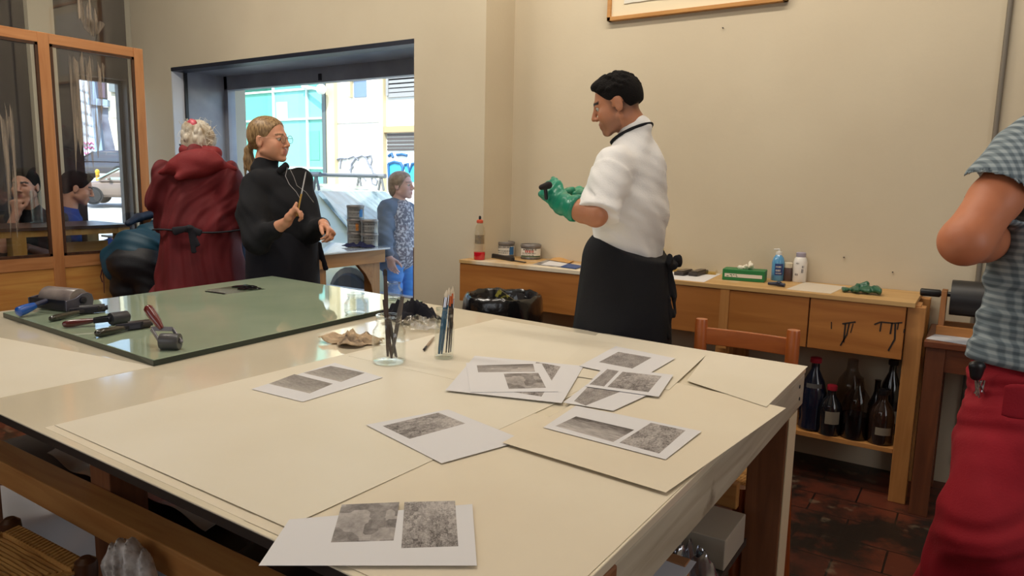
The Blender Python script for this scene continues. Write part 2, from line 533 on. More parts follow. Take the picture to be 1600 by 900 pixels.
FILM = glass_mat('clear_plastic', (.94, .94, .93), ior=1.5, rough=.12, dirt=.45, dirtcol=(.8, .77, .74), dscale=(22, 22, 14))
BAGFILM = glass_mat('bag_plastic', (.92, .90, .88), ior=1.5, rough=.15, dirt=.9, dirtcol=(.86, .82, .80), dscale=(25, 25, 18), dr=(.30, .62))

def pic_mat(name, dark, light, fine, wf, brick, wb, wg, seed=0., stretch=(1, 1), flip=False, bias=0.):
    """ink of a monochrome photocopy: fine grain, block shapes and a sky-to-ground gradient"""
    N = NT(name)
    b = N.n('ShaderNodeBsdfPrincipled'); b.inputs['Roughness'].default_value = .6
    tc = N.n('ShaderNodeTexCoord'); mp = N.n('ShaderNodeMapping'); mp.inputs['Location'].default_value = (seed, seed * .7, seed); mp.inputs['Scale'].default_value = (*stretch, 1)
    N.l(tc.outputs['UV'], mp.inputs[0])
    no = N.n('ShaderNodeTexNoise'); no.inputs['Scale'].default_value = fine; no.inputs['Detail'].default_value = 6; no.inputs['Roughness'].default_value = .7; no.inputs['Distortion'].default_value = .4
    N.l(mp.outputs[0], no.inputs['Vector'])
    n2 = N.n('ShaderNodeTexNoise'); n2.inputs['Scale'].default_value = 2.6; n2.inputs['Detail'].default_value = 3; N.l(mp.outputs[0], n2.inputs['Vector'])
    br = N.n('ShaderNodeTexVoronoi'); br.distance = 'CHEBYCHEV'; br.inputs['Scale'].default_value = brick; N.l(mp.outputs[0], br.inputs['Vector'])
    bw = N.n('ShaderNodeRGBToBW'); N.l(br.outputs['Color'], bw.inputs[0])
    sx = N.n('ShaderNodeSeparateXYZ'); N.l(tc.outputs['UV'], sx.inputs[0])
    def madd(a, k, c):
        m = N.n('ShaderNodeMath', operation='MULTIPLY_ADD'); N.l(a, m.inputs[0]); m.inputs[1].default_value = k
        if c is None: m.inputs[2].default_value = bias
        else: N.l(c, m.inputs[2])
        return m.outputs[0]
    v = madd(no.outputs[0], wf, None); v = madd(bw.outputs[0], wb, v); v = madd(n2.outputs[0], .5, v); v = madd(sx.outputs['Y'], -wg if flip else wg, v)
    cr = N.n('ShaderNodeValToRGB'); e = cr.color_ramp.elements
    mid = (wf * .5 + wb * .5 + .25 + (-wg if flip else wg) * .5 + bias)
    e[0].position = max(mid - .26, 0); e[1].position = min(mid + .26, 1); e[0].color = c4(dark); e[1].color = c4(light)
    N.l(v, cr.inputs[0]); N.l(cr.outputs[0], b.inputs['Base Color']); N.l(b.outputs[0], N.out.inputs[0])
    return N.m
INK, INKL = srgb(72, 64, 63), srgb(196, 188, 184)
PICS = [pic_mat('photocopy_house', INK, INKL, 9, .5, 3.2, .42, .10, 1.3, bias=-.2), pic_mat('photocopy_village', INK, INKL, 34, 1.1, 12, .30, .15, 4.1, bias=-.4), pic_mat('photocopy_field', INK, INKL, 16, .9, 2, .05, .45, 2.2, (.35, 1), True, .2),
        pic_mat('photocopy_foliage', INK, INKL, 60, 1.5, 30, .2, .02, 5.7, bias=-.45), pic_mat('photocopy_street', INK, INKL, 14, .6, 5, .25, .25, 3.3, (.5, 1), True, .1), pic_mat('photocopy_rocks', INK, INKL, 22, 1.2, 5, .25, .0, 7.9, bias=-.4)]
PALEPIC = pic_mat('photocopy_pale', srgb(116, 108, 104), srgb(190, 182, 174), 20, .8, 4, .1, .3, 9.2, (.5, 1), True, .1)

# ------------------------------------------------------------------ the room
YB = 3.92                                   # back wall
YF = on(755, 350, y=1)[1]                   # (unused helper value replaced just below)
XC = on(797, 399, y=YB)[0]                  # corner where the pier meets the recess
YF = XC / on(755, 350, y=1.0)[0]            # front face of the window wall
XWR = on(647, 200, y=YF)[0]                 # right edge of the window opening
XWL = on(272, 200, y=YF)[0]                 # left edge of the window opening
ZWT = .5 * (on(647, 66, y=YF)[2] + on(272, 101, y=YF)[2])
XLW = on(205, 200, y=YF)[0]                 # side wall on the left
YG = 4.13                                   # window glass
ZC = 3.7
def S(name, B, m, **kw): return tag(B.build(name, m, **kw), kind='structure')

def floor_mat():
    N = NT('old_floorboards')
    b = N.n('ShaderNodeBsdfPrincipled'); b.inputs['Roughness'].default_value = .42
    tc = N.n('ShaderNodeTexCoord'); mp = N.n('ShaderNodeMapping'); mp.inputs['Rotation'].default_value = (0, 0, 0)
    N.l(tc.outputs['Object'], mp.inputs[0])
    br = N.n('ShaderNodeTexBrick'); br.inputs['Scale'].default_value = 1.0
    br.inputs['Brick Width'].default_value = .34; br.inputs['Row Height'].default_value = .20; br.inputs['Mortar Size'].default_value = .004
    br.inputs['Color1'].default_value = c4(srgb(112, 54, 36)); br.inputs['Color2'].default_value = c4(srgb(84, 40, 28)); br.inputs['Mortar'].default_value = c4(srgb(26, 16, 12))
    N.l(mp.outputs[0], br.inputs['Vector'])
    no = N.n('ShaderNodeTexNoise'); no.inputs['Scale'].default_value = 2.4; no.inputs['Detail'].default_value = 8; no.inputs['Roughness'].default_value = .65
    N.l(tc.outputs['Object'], no.inputs['Vector'])
    mr = N.n('ShaderNodeMapRange'); mr.inputs[1].default_value = .44; mr.inputs[2].default_value = .56
    N.l(no.outputs[0], mr.inputs[0])
    mx = N.n('ShaderNodeMixRGB'); mx.inputs[2].default_value = c4(srgb(36, 28, 23))
    N.l(mr.outputs[0], mx.inputs[0]); N.l(br.outputs[0], mx.inputs[1])
    n3 = N.n('ShaderNodeTexNoise'); n3.inputs['Scale'].default_value = 9; n3.inputs['Detail'].default_value = 6
    N.l(tc.outputs['Object'], n3.inputs['Vector'])
    m3 = N.n('ShaderNodeMapRange'); m3.inputs[1].default_value = .62; m3.inputs[2].default_value = .70; m3.inputs[4].default_value = .55
    N.l(n3.outputs[0], m3.inputs[0])
    mx2 = N.n('ShaderNodeMixRGB'); mx2.inputs[2].default_value = c4(srgb(128, 112, 92))
    N.l(m3.outputs[0], mx2.inputs[0]); N.l(mx.outputs[0], mx2.inputs[1])
    N.l(mx2.outputs[0], b.inputs['Base Color'])
    bp = N.n('ShaderNodeBump'); bp.inputs['Strength'].default_value = .25; bp.inputs['Distance'].default_value = .01
    N.l(br.outputs['Fac'], bp.inputs['Height']); N.l(bp.outputs[0], b.inputs['Normal'])
    N.l(b.outputs[0], N.out.inputs[0])
    return N.m

def room():
    S('floor', MB().box((XLW - .2, -2.6, -.1), (2.6, YG + .1, 0)), floor_mat())
    S('ceiling', MB().box((XLW - .2, -2.6, ZC), (2.6, YG + .2, ZC + .1)), mat('ceiling_white', srgb(226, 216, 198), .9))
    S('wall_back', MB().box((XC, YB, 0), (2.6, YG + .2, ZC)), WALL)
    B = MB().box((XWR, YF, 0), (XC, YG + .2, ZC))
    B.box((XLW - .2, YF, 0), (XWL, YG + .2, ZC)); B.box((XWL, YF, ZWT), (XWR, YG + .2, ZC))
    S('wall_front', B, WALL)
    S('wall_right', MB().box((2.5, -2.6, 0), (2.6, YB, ZC)), WALL)
    S('wall_rear', MB().box((XLW - .2, -2.7, 0), (2.6, -2.6, ZC)), WALL)
    # left wall: dark paint, a pale pilaster, a street window
    y0, y1 = on(124, 130, x=XLW)[1], on(213, 130, x=XLW)[1]
    y1 = min(y1, YF - .02); zt = on(170, 122, x=XLW)[2]; zb = .62
    B = MB().box((XLW - .2, -2.6, 0), (XLW, y0, ZC)); B.box((XLW - .2, y0, 0), (XLW, YF, zb)); B.box((XLW - .2, y0, zt), (XLW, YF, ZC)); B.box((XLW - .2, y1, zb), (XLW, YF, zt))
    S('wall_left', B, DARKWALL)
    S('trim_1', MB().box((XLW, on(38, 30, x=XLW)[1], 0), (XLW + .06, on(80, 50, x=XLW)[1], ZC)), WALL)
    B = MB().box((XLW - .12, y0, zb), (XLW - .112, y1, zt))
    w2 = S('window_2', B, PANEG)
    B = MB(); t = .03
    B.box((XLW - .14, y0, zb), (XLW - .09, y1, zb + t)); B.box((XLW - .14, y0, zt - t), (XLW - .09, y1, zt)); B.box((XLW - .14, y0, zb), (XLW - .09, y0 + t, zt)); B.box((XLW - .14, y1 - t, zb), (XLW - .09, y1, zt))
    B.build('window_frame', STEEL, w2)
    # street window: steel lined reveal, low sill wall, pane
    e = .012
    S('trim_2', MB().box((XWL, YF - .004, 0), (XWL + e, YF + .10, ZWT)), STEELL)
    S('trim_3', MB().box((XWL, YF + .10, 0), (XWL + .03, YF + .125, ZWT)), mat('black_steel', srgb(18, 18, 24), .4))
    S('trim_4', MB().box((XWL, YF + .125, 0), (XWL + e, YG - .03, ZWT)), STEELG)
    S('trim_5', MB().box((XWL, YF - .004, ZWT - .03), (XWR, YF + .11, ZWT)), STEEL)
    S('trim_6', MB().box((XWL, YF + .11, ZWT - e), (XWR, YG - .03, ZWT)), STEELG)
    S('wall_sill', MB().box((XWL, YG - .06, 0), (XWR, YG + .2, .46)), mat('sill_white', srgb(226, 228, 230), .5))
    z0 = .46
    w1 = S('window_1', MB().box((XWL, YG, z0), (XWR, YG + .008, ZWT)), PANEG)
    B = MB()
    B.box((XWL, YG - .03, z0), (XWL + .06, YG + .05, ZWT)); B.box((XWR - .045, YG - .03, z0), (XWR, YG + .05, ZWT))
    B.box((XWL, YG - .03, ZWT - .13), (XWR, YG + .05, ZWT)); B.box((XWL, YG - .03, z0), (XWR, YG + .05, z0 + .045))
    B.build('window_frame', STEELG, w1, bevel=.004)
    B = MB()
    p = on(505, 118, y=YG); B.box((p[0] - .012, YG - .045, p[2] - .045), (p[0] + .018, YG - .03, p[2] + .01))
    B.build('window_latch', DARKMETAL, w1, bevel=.004)
    # rust coloured strip standing at the right jamb
    S('trim_7', MB().box((XWR - .035, YF + .03, 0), (XWR - .003, YF + .06, .95)), mat('rusty_strip', srgb(96, 62, 46), .7))

def glazed_screen():
    X = -4.7; k = .020
    zt0, zt1 = on(0, 57, x=X)[2], on(0, 40, x=X)[2]
    zb0, zb1 = on(0, 421, x=X)[2] , on(0, 411, x=X)[2] + .02
    yA0, yA1 = on(66, 200, x=X)[1], on(84, 200, x=X)[1]
    yB0, yB1 = on(213, 200, x=X)[1], on(227, 200, x=X)[1]
    yl = 1.05
    r = thing('glazed_screen', 'varnished orange timber screen with tall glass panes beside the dark wall', 'partition', (X, 2.0, 0))
    for y0, y1, z1, dz in ((yA0, yA1, zt1, 0), (yB0, yB1, zt1, 0), (yl - .1, yl, zt1, 0)):
        MB().box((X - k, y0, 0), (X + k, y1, z1)).build('post', VARNZ, r, bevel=.004)
    MB().box((X - k + .004, yl, zt0), (X + k - .004, yB0, zt1)).build('rail', VARNY, r, bevel=.003)
    MB().box((X - k + .004, yl, zb0 - .02), (X + k - .004, yB0, zb1)).build('rail', VARNY, r, bevel=.003)
    MB().box((X - k + .004, yl, .05), (X + k - .004, yB0, .16)).build('rail', VARNY, r, bevel=.003)
    for a, b in ((yl, yA0), (yA1, yB0)):
        MB().box((X - .01, a, .16), (X + .01, b, zb0 - .02)).build('wood_panel', PANELW, r)
        B = MB(); m = .016                         # glazing beads round each pane
        B.box((X + .004, a, zb1), (X + .018, a + m, zt0)); B.box((X + .004, b - m, zb1), (X + .018, b, zt0))
        B.box((X + .004, a, zb1), (X + .018, b, zb1 + m)); B.box((X + .004, a, zt0 - m), (X + .018, b, zt0))
        B.build('glazing_bead', DKWOOD, r)
        MB().box((X - .003, a, zb1), (X + .003, b, zt0)).build('glass_pane', SCREENG, r)
    MB().box((X - .003, yl, zt1), (X + .003, yB0 + .0, ZC - .02)).build('glass_pane', SCREENG, r)
    # brushed whitewash left on the panes
    N = NT('whitewash_brushed')
    tr = N.n('ShaderNodeBsdfTransparent'); df = N.n('ShaderNodeBsdfDiffuse'); df.inputs[0].default_value = c4(srgb(176, 160, 142))
    tc = N.n('ShaderNodeTexCoord'); mp = N.n('ShaderNodeMapping'); mp.inputs['Scale'].default_value = (1, 60, 2.2)
    no = N.n('ShaderNodeTexNoise'); no.inputs['Scale'].default_value = 1; no.inputs['Detail'].default_value = 5
    mr = N.n('ShaderNodeMapRange'); mr.inputs[1].default_value = .40; mr.inputs[2].default_value = .66; mr.inputs[4].default_value = .75
    mx = N.n('ShaderNodeMixShader')
    N.l(tc.outputs['Object'], mp.inputs[0]); N.l(mp.outputs[0], no.inputs[0]); N.l(no.outputs[0], mr.inputs[0]); N.l(mr.outputs[0], mx.inputs[0])
    N.l(tr.outputs[0], mx.inputs[1]); N.l(df.outputs[0], mx.inputs[2]); N.l(mx.outputs[0], N.out.inputs[0])
    def streak(p0, p1, z0, z1, seed):
        R = random.Random(seed); y0, y1 = p0, p1; n = 14
        top = [(X + .0045, y0 + (y1 - y0) * i / n, z1 - R.uniform(0, .12)) for i in range(n + 1)]
        bot = [(X + .0045, y0 + (y1 - y0) * (i / n) * .75 + .0, z0 + R.uniform(0, .3)) for i in range(n + 1)]
        MB().prism(bot + top[::-1], (.0006, 0, 0)).build('whitewash_streak', N.m, r)
    streak(on(107, 100, x=X)[1], on(163, 100, x=X)[1], 1.35, zt0 - .002, 3)
    streak(on(122, 30, x=X)[1], on(163, 30, x=X)[1], zt1 + .002, zt1 + .14, 4)
    streak(on(1, 200, x=X)[1], on(22, 200, x=X)[1], 1.0, zt0 - .35, 5)
    return r

def wall_things():
    # picture high on the back wall
    pL, pR = on(952, 35, y=YB), on(1232, 3, y=YB)
    z0, z1 = pL[2], pL[2] + .80; x0, x1 = pL[0], pR[0]
    r = thing('picture_frame', 'oak framed picture with a pale mount high on the back wall', 'picture', ((x0 + x1) / 2, YB, z0))
    d = .035; t = .022
    B = MB(); B.box((x0, YB - d, z0), (x1, YB, z0 + t)); B.box((x0, YB - d, z1 - t), (x1, YB, z1)); B.box((x0, YB - d, z0), (x0 + t, YB, z1)); B.box((x1 - t, YB - d, z0), (x1, YB, z1))
    B.build('frame', wood('frame_oak', srgb(196, 142, 76), srgb(176, 120, 58), .4), r, bevel=.002)
    MB().box((x0 + t, YB - .02, z0 + t), (x1 - t, YB - .012, z1 - t)).build('mount', mat('mount_card', srgb(232, 216, 184), .8), r)
    a = on(978, 7, y=YB); zz = a[2]; xa = a[0]
    B = MB(); rr = random.Random(3)
    bot = [(xa + (x1 - .12 - xa) * i / 16, YB - .026, zz + rr.uniform(-.004, .004)) for i in range(17)]
    B.prism(bot + [(x1 - .12, YB - .026, z1 - .1), (xa, YB - .026, z1 - .1)], (0, .003, 0))
    B.build('print', mat('print_paper', srgb(226, 220, 206), .8), r)
    # conduit
    a, b = on(1577, 0, y=YB), on(1525, 440, y=YB); x = (a[0] + b[0]) / 2 + .006
    B = MB().tube([(x, YB - .013, .10), (x, YB - .013, ZC - .02)], .011, 12)
    o = B.build('conduit_pipe', mat('grey_conduit', srgb(120, 112, 100), .5), smooth=True)
    tag(o, 'thin grey vertical conduit pipe running up the back wall above the roller', 'pipe')
    for px, py in ((1130, 44), (1319, 402), (1395, 425)):
        p = on(px, py, y=YB)
        o = MB().lathe((p[0], YB, p[2]), [(.003, .012), (.003, .002), (.001, -.004)][::-1], 8, (0, -1, 0)).build('nail', DARKMETAL)
        lab = {1130: 'small dark nail in the back wall just under the picture', 1319: 'small dark nail in the wall over the white paper on the bench', 1395: 'small dark nail in the wall above the green gloves'}[px]
        tag(o, lab, 'nail', 'nails in the back wall')

# ------------------------------------------------------------------ worktable and what lies on it
ZT = .85
TC = [on(1262, 575, z=ZT), on(797, 1017, z=ZT)]
XR = -.412
TF = (XR, 2.31); TN = (XR, .655)
TLN = (-3.22, .70); TLF = (-3.22, 2.515)
def worktable():
    r = thing('worktable', 'large cream topped print studio worktable covered with paper sheets', 'table', (-2.0, 1.5, 0))
    pol = [(TN[0], TN[1]), (TF[0], TF[1]), (-2.16, 2.46), TLF, TLN]
    MB().prism([(x, y, ZT - .018) for x, y in pol], (0, 0, .018)).build('tabletop', TABLETOP, r, bevel=.002)
    MB().prism([(TN[0], TN[1] - .0015, ZT - .019), (TLN[0], TLN[1] - .0015, ZT - .019), (TLN[0], TLN[1], ZT - .019), (TN[0], TN[1], ZT - .019)], (0, 0, .017)).build('edge_strip', mat('dark_edge', srgb(46, 36, 30), .6), r)
    # right-hand end board with its nails, long aprons set back
    MB().box((XR - .026, TN[1] + .02, ZT - .118), (XR - .001, TF[1] - .004, ZT - .018)).build('apron', GREYWOOD, r, bevel=.005)
    for py, dz in ((2.235, .045), (2.245, .085)): MB().ball((XR, py, ZT - dz), (.002, .006, .006), 6).build('nail', DARKMETAL, r)
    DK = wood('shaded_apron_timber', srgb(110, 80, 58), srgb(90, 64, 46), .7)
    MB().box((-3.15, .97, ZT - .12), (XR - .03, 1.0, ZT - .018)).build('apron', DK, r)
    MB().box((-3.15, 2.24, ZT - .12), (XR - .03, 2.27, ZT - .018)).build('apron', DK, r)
    for x, y in ((XR - .058, 2.185), (XR - .05, .88), (-2.055, 1.045), (-2.055, 2.19), (-3.1, 1.05), (-3.1, 2.19)):
        B = MB().box((x - .055, y - .055, 0), (x + .053, y + .055, ZT - .018))
        o = B.build('leg', LEGWOOD, r, bevel=.004)
        if (x, y) == (XR - .058, 2.185):            # pale painted outer face of the corner leg
            MB().box((x + .0535, y - .052, .0), (x + .056, y + .055, ZT - .119)).build('painted_face', mat('cream_paint', srgb(222, 204, 170), .6), o)
    b0 = .905
    MB().box((-3.15, b0, .425), (-.48, b0 + .085, .505)).build('stretcher', PINE, r, bevel=.004)
    MB().box((-3.15, 2.10, .425), (-.54, 2.13, .505)).build('stretcher', PINE, r, bevel=.004)
    MB().box((-3.14, 1.10, .33), (-.50, 2.09, .35)).build('lower_shelf', mat('dark_board', srgb(62, 50, 42), .7), r)
    return r

def flat(pts, z): return [np.array([on(px, py, z=z)[0], on(px, py, z=z)[1], z]) for px, py in pts]

LAY = .0007
def big_sheets():
    g = 'large cream printing sheets on the worktable'
    def add(c, z, m, label, lift=None):
        o = sheet('paper_sheet', [(x, y, z) for x, y in c], m, thick=.0006, n=12, lift=lift)
        return tag(o, label, 'paper', g)
    e = XR + .006
    # beside the glass, far left
    q = flat([(-40, 630), (240, 573), (-30, 522)], ZT); q = [q[0], q[1], q[2], q[2] + q[0] - q[1]]
    add([(max(p[0], -3.2), p[1]) for p in q], ZT, CREAM, 'cream sheet left of the glass slab at the far left of the table')
    ya = .705
    add([(-1.66, ya - .012), (-.90, ya - .03), (-.87, 1.60), (-1.64, 1.62)], ZT, CREAM2, 'cream sheet peeking out beneath the big sheet on the near left edge', lambda u, v: .0)
    add([(-1.655, ya + .006), (-.87, ya - .01), (-.845, 1.78), (-1.63, 1.78)], ZT + 2 * LAY, CREAM, 'largest cream sheet lying along the near left edge of the table', lambda u, v: .002 * (1 - v) ** 3 * u)
    add([(-1.61, 1.54), (-.86, 1.52), (-.84, 2.28), (-1.60, 2.335)], ZT + 3 * LAY, CREAM, 'cream sheet under the two brush jars at the far edge')
    add([(-.95, .675), (e - .012, .668), (e - .008, 1.40), (-.93, 1.42)], ZT + LAY, CREAM2, 'cream sheet at the nearest right corner of the table')
    c = flat([(785, 697), (1040, 776), (1228, 640), (985, 583)], ZT)
    add([tuple(p[:2]) for p in c], ZT + 5 * LAY, CREAM2, 'thick buff card sheet under the two-picture print on the right', lambda u, v: .004 * (1 - v) ** 2)
    c = flat([(1073, 598), (1212, 642), (1258, 574), (1108, 551)], ZT)
    add([(c[0][0], c[0][1]), (e, c[1][1]), (e, 2.30), (c[3][0], c[3][1])], ZT + 8 * LAY, CREAM, 'cream sheet at the far right corner of the table by the chair')
    c = flat([(860, 585), (1045, 612), (1110, 551), (935, 523)], ZT)
    add([tuple(p[:2]) for p in c], ZT + 7 * LAY, CREAM, 'cream sheet at the far edge left of the corner sheet')
    c = flat([(1130, 722), (1170, 692), (1222, 645), (1190, 640)], ZT)

def prints():
    """photocopies: a white leaf with one or two monochrome pictures on it"""
    g = 'photocopied prints on the worktable'
    def P(label, corners, pics, z, lift=None, m=WHITEP):
        c = flat(corners, z)
        r = sheet('print_sheet', c, m, thick=.0005, n=12, lift=lift)
        tag(r, label, 'paper', g)
        for pts, pm in pics:
            q = flat(pts, z)
            def lf(u, v, q=q):
                return 0
            s = sheet('printed_picture', [p + np.array([0, 0, .00055]) for p in q], pm, r, thick=.0001, n=6)
        return r
    z = ZT + 6 * LAY
    P('photocopy with two pale landscapes at the left near the worn rag', [(393, 608), (473, 628), (598, 590), (523, 567)],
      [([(420, 600), (484, 615), (520, 600), (460, 585)], PALEPIC), ([(474, 583), (533, 597), (570, 583), (517, 572)], PALEPIC)], ZT + 5 * LAY)
    P('photocopy with a single landscape at its top in the middle of the table', [(572, 664), (690, 724), (820, 688), (700, 640)],
      [([(598, 666), (640, 686), (727, 662), (685, 645)], PICS[1])], z)
    P('photocopy with two dark pictures side by side on the buff card', [(849, 668), (1040, 718), (1096, 674), (900, 634)],
      [([(868, 666), (958, 691), (991, 672), (900, 651)], PICS[2]), ([(968, 692), (1030, 709), (1071, 673), (1017, 661)], PICS[5])], ZT + 12 * LAY)
    P('crumpled photocopy whose corner hangs over the nearest table edge', [(404, 884), (745, 884), (738, 788), (452, 812)],
      [([(517, 848), (615, 845), (624, 785), (534, 789)], PICS[0]), ([(627, 857), (716, 854), (711, 783), (632, 785)], PICS[1])], ZT + 8 * LAY)
    P('photocopy lying lowest of the overlapping prints right of the brush jars', [(696, 610), (878, 630), (912, 572), (742, 556)],
      [([(803, 613), (846, 620), (876, 573), (838, 566)], PICS[5])], ZT + 10 * LAY)
    P('photocopy with two small pictures topmost of the prints right of the jars', [(735, 613), (872, 612), (846, 568), (728, 567)],
      [([(747, 582), (836, 581), (833, 569), (745, 571)], PICS[4]), ([(795, 608), (853, 606), (841, 583), (787, 584)], PICS[0])], ZT + 12 * LAY)
    P('photocopy with a foliage picture under the prints at the far centre', [(880, 629), (958, 642), (1010, 618), (918, 600)],
      [([(897, 627), (915, 634), (970, 612), (919, 604)], PICS[3])], ZT + 12 * LAY)
    P('photocopy with one dappled picture farthest towards the chair', [(905, 572), (1000, 592), (1055, 560), (962, 541)],
      [([(936, 566), (988, 576), (1018, 559), (966, 550)], PICS[3])], ZT + 13 * LAY)
    P('photocopy with two tree pictures overlapping the dappled one', [(915, 604), (1029, 620), (1052, 586), (944, 573)],
      [([(921, 601), (944, 604), (967, 580), (949, 577)], PICS[3]), ([(949, 605), (1013, 613), (1034, 588), (973, 581)], PICS[1])], ZT + 15 * LAY)

def glass_slab():
    z0, z1 = ZT, ZT + .020
    c = [on(5, 488, z=z1), on(240, 562, z=z1), on(660, 470, z=z1), on(425, 431, z=z1)]
    xs = [tuple(p[:2]) for p in c]
    r = thing('glass_slab', 'big thick green tinted glass inking slab on the worktable', 'glass slab', (*np.mean(c, 0)[:2], ZT))
    N = NT('green_slab_glass')
    d = N.n('ShaderNodeBsdfPrincipled'); d.inputs['Roughness'].default_value = .035; d.inputs['IOR'].default_value = 1.52
    d.inputs['Specular IOR Level'].default_value = .6
    tc = N.n('ShaderNodeTexCoord'); no = N.n('ShaderNodeTexNoise'); no.inputs['Scale'].default_value = 2.2; no.inputs['Detail'].default_value = 6
    N.l(tc.outputs['Object'], no.inputs[0])
    cr = N.n('ShaderNodeValToRGB'); cr.color_ramp.elements[0].position = .35; cr.color_ramp.elements[1].position = .7
    cr.color_ramp.elements[0].color = c4(srgb(152, 168, 144)); cr.color_ramp.elements[1].color = c4(srgb(168, 180, 156))
    N.l(no.outputs[0], cr.inputs[0]); N.l(cr.outputs[0], d.inputs['Base Color']); N.l(d.outputs[0], N.out.inputs[0])
    MB().prism([(x, y, z0 + .0006) for x, y in xs], (0, 0, z1 - z0 - .0006)).build('slab', N.m, r, bevel=.0015)
    ctr = np.mean(np.array(xs), 0)
    E = glass_edge = mat('green_glass_edge', srgb(24, 42, 34), .12, spec=.6)
    B = MB()
    for i in range(4):
        a, b = np.array(xs[i]), np.array(xs[(i + 1) % 4]); n = np.array([b[1] - a[1], a[0] - b[0]]); n /= np.linalg.norm(n)
        if n.dot(a - ctr) < 0: n = -n
        a3 = [(*a, z0 + .001), (*b, z0 + .001), (*b, z1 - .0025), (*a, z1 - .0025)]
        B.prism(a3, (*(n * .001), 0))
    B.build('polished_edge', E, r)
    return z1

def brayer(label, hend, neck, axis, rl, rr, m_handle, m_roll, m_frame, zb, handle_r=.013, group='brayers lying on the glass slab', plate=True, tilt=0., hz=None):
    """ink roller: hend = free end of the handle (x, y), neck = where handle meets the yoke, axis = direction of the roller's axle"""
    hend, neck = np.array(hend, float), np.array(neck, float); ax = unit(np.array([axis[0], axis[1], 0.]))
    d = unit(np.array([neck[0] - hend[0], neck[1] - hend[1], 0.]))
    zr = zb + rr                                    # axle height, roller standing on the slab
    c = np.array([neck[0], neck[1], 0]) + d * (rr + .045); c[2] = zr
    r = thing('brayer', label, 'brayer', (c[0], c[1], zb), group)
    MB().lathe(c - ax * rl / 2, [(rr * .97, 0), (rr, .002), (rr, rl - .002), (rr * .97, rl)], 28, ax).build('roller', m_roll, r, smooth=True)
    zh = zb + handle_r if hz is None else hz
    h0 = np.array([hend[0], hend[1], zh]); n0 = np.array([neck[0], neck[1], zb + max(rr * .9, handle_r)])
    L = np.linalg.norm(n0 - h0)
    pts = [h0 + (n0 - h0) * t for t in (0, .03, .12, .3, .55, .78, .93, 1)]
    MB().tube(pts, [handle_r * q for q in (.35, .75, 1.0, 1.08, .95, .82, .62, .6)], 16).build('handle', m_handle, r, smooth=True)
    B = MB()                                        # yoke: bent strap round both ends of the roller
    y0 = n0 + d * .018; y0[2] = n0[2]
    B.bar(n0 - d * .004, y0, .014, .012)
    e = rl / 2 + .004
    a, b = y0 - ax * e, y0 + ax * e
    B.bar(a, b, .004, .016, up=(0, 0, 1))
    for s, p in ((-1, a), (1, b)):
        B.bar(p, c + ax * s * e + d * .008, .004, .018)
        B.lathe(c + ax * s * (e - .002), [(.008, 0), (.008, .008)], 12, ax * s)
    B.build('yoke', m_frame, r, bevel=.001)
    if plate:
        B = MB(); q = c + np.array([0, 0, rr * .5])
        q = y0 + d * .0
        B.loop([[q - ax * e + np.array([0, 0, -.01]), q + ax * e + np.array([0, 0, -.01]), q + ax * e + np.array([0, 0, .012]), q - ax * e + np.array([0, 0, .012])],
                [q - ax * e + d * .012 + np.array([0, 0, -.008]), q + ax * e + d * .012 + np.array([0, 0, -.008]), q + ax * e + d * .012 + np.array([0, 0, .014]), q - ax * e + d * .012 + np.array([0, 0, .014])]])
        B.build('back_plate', m_frame, r, bevel=.001)
    return r

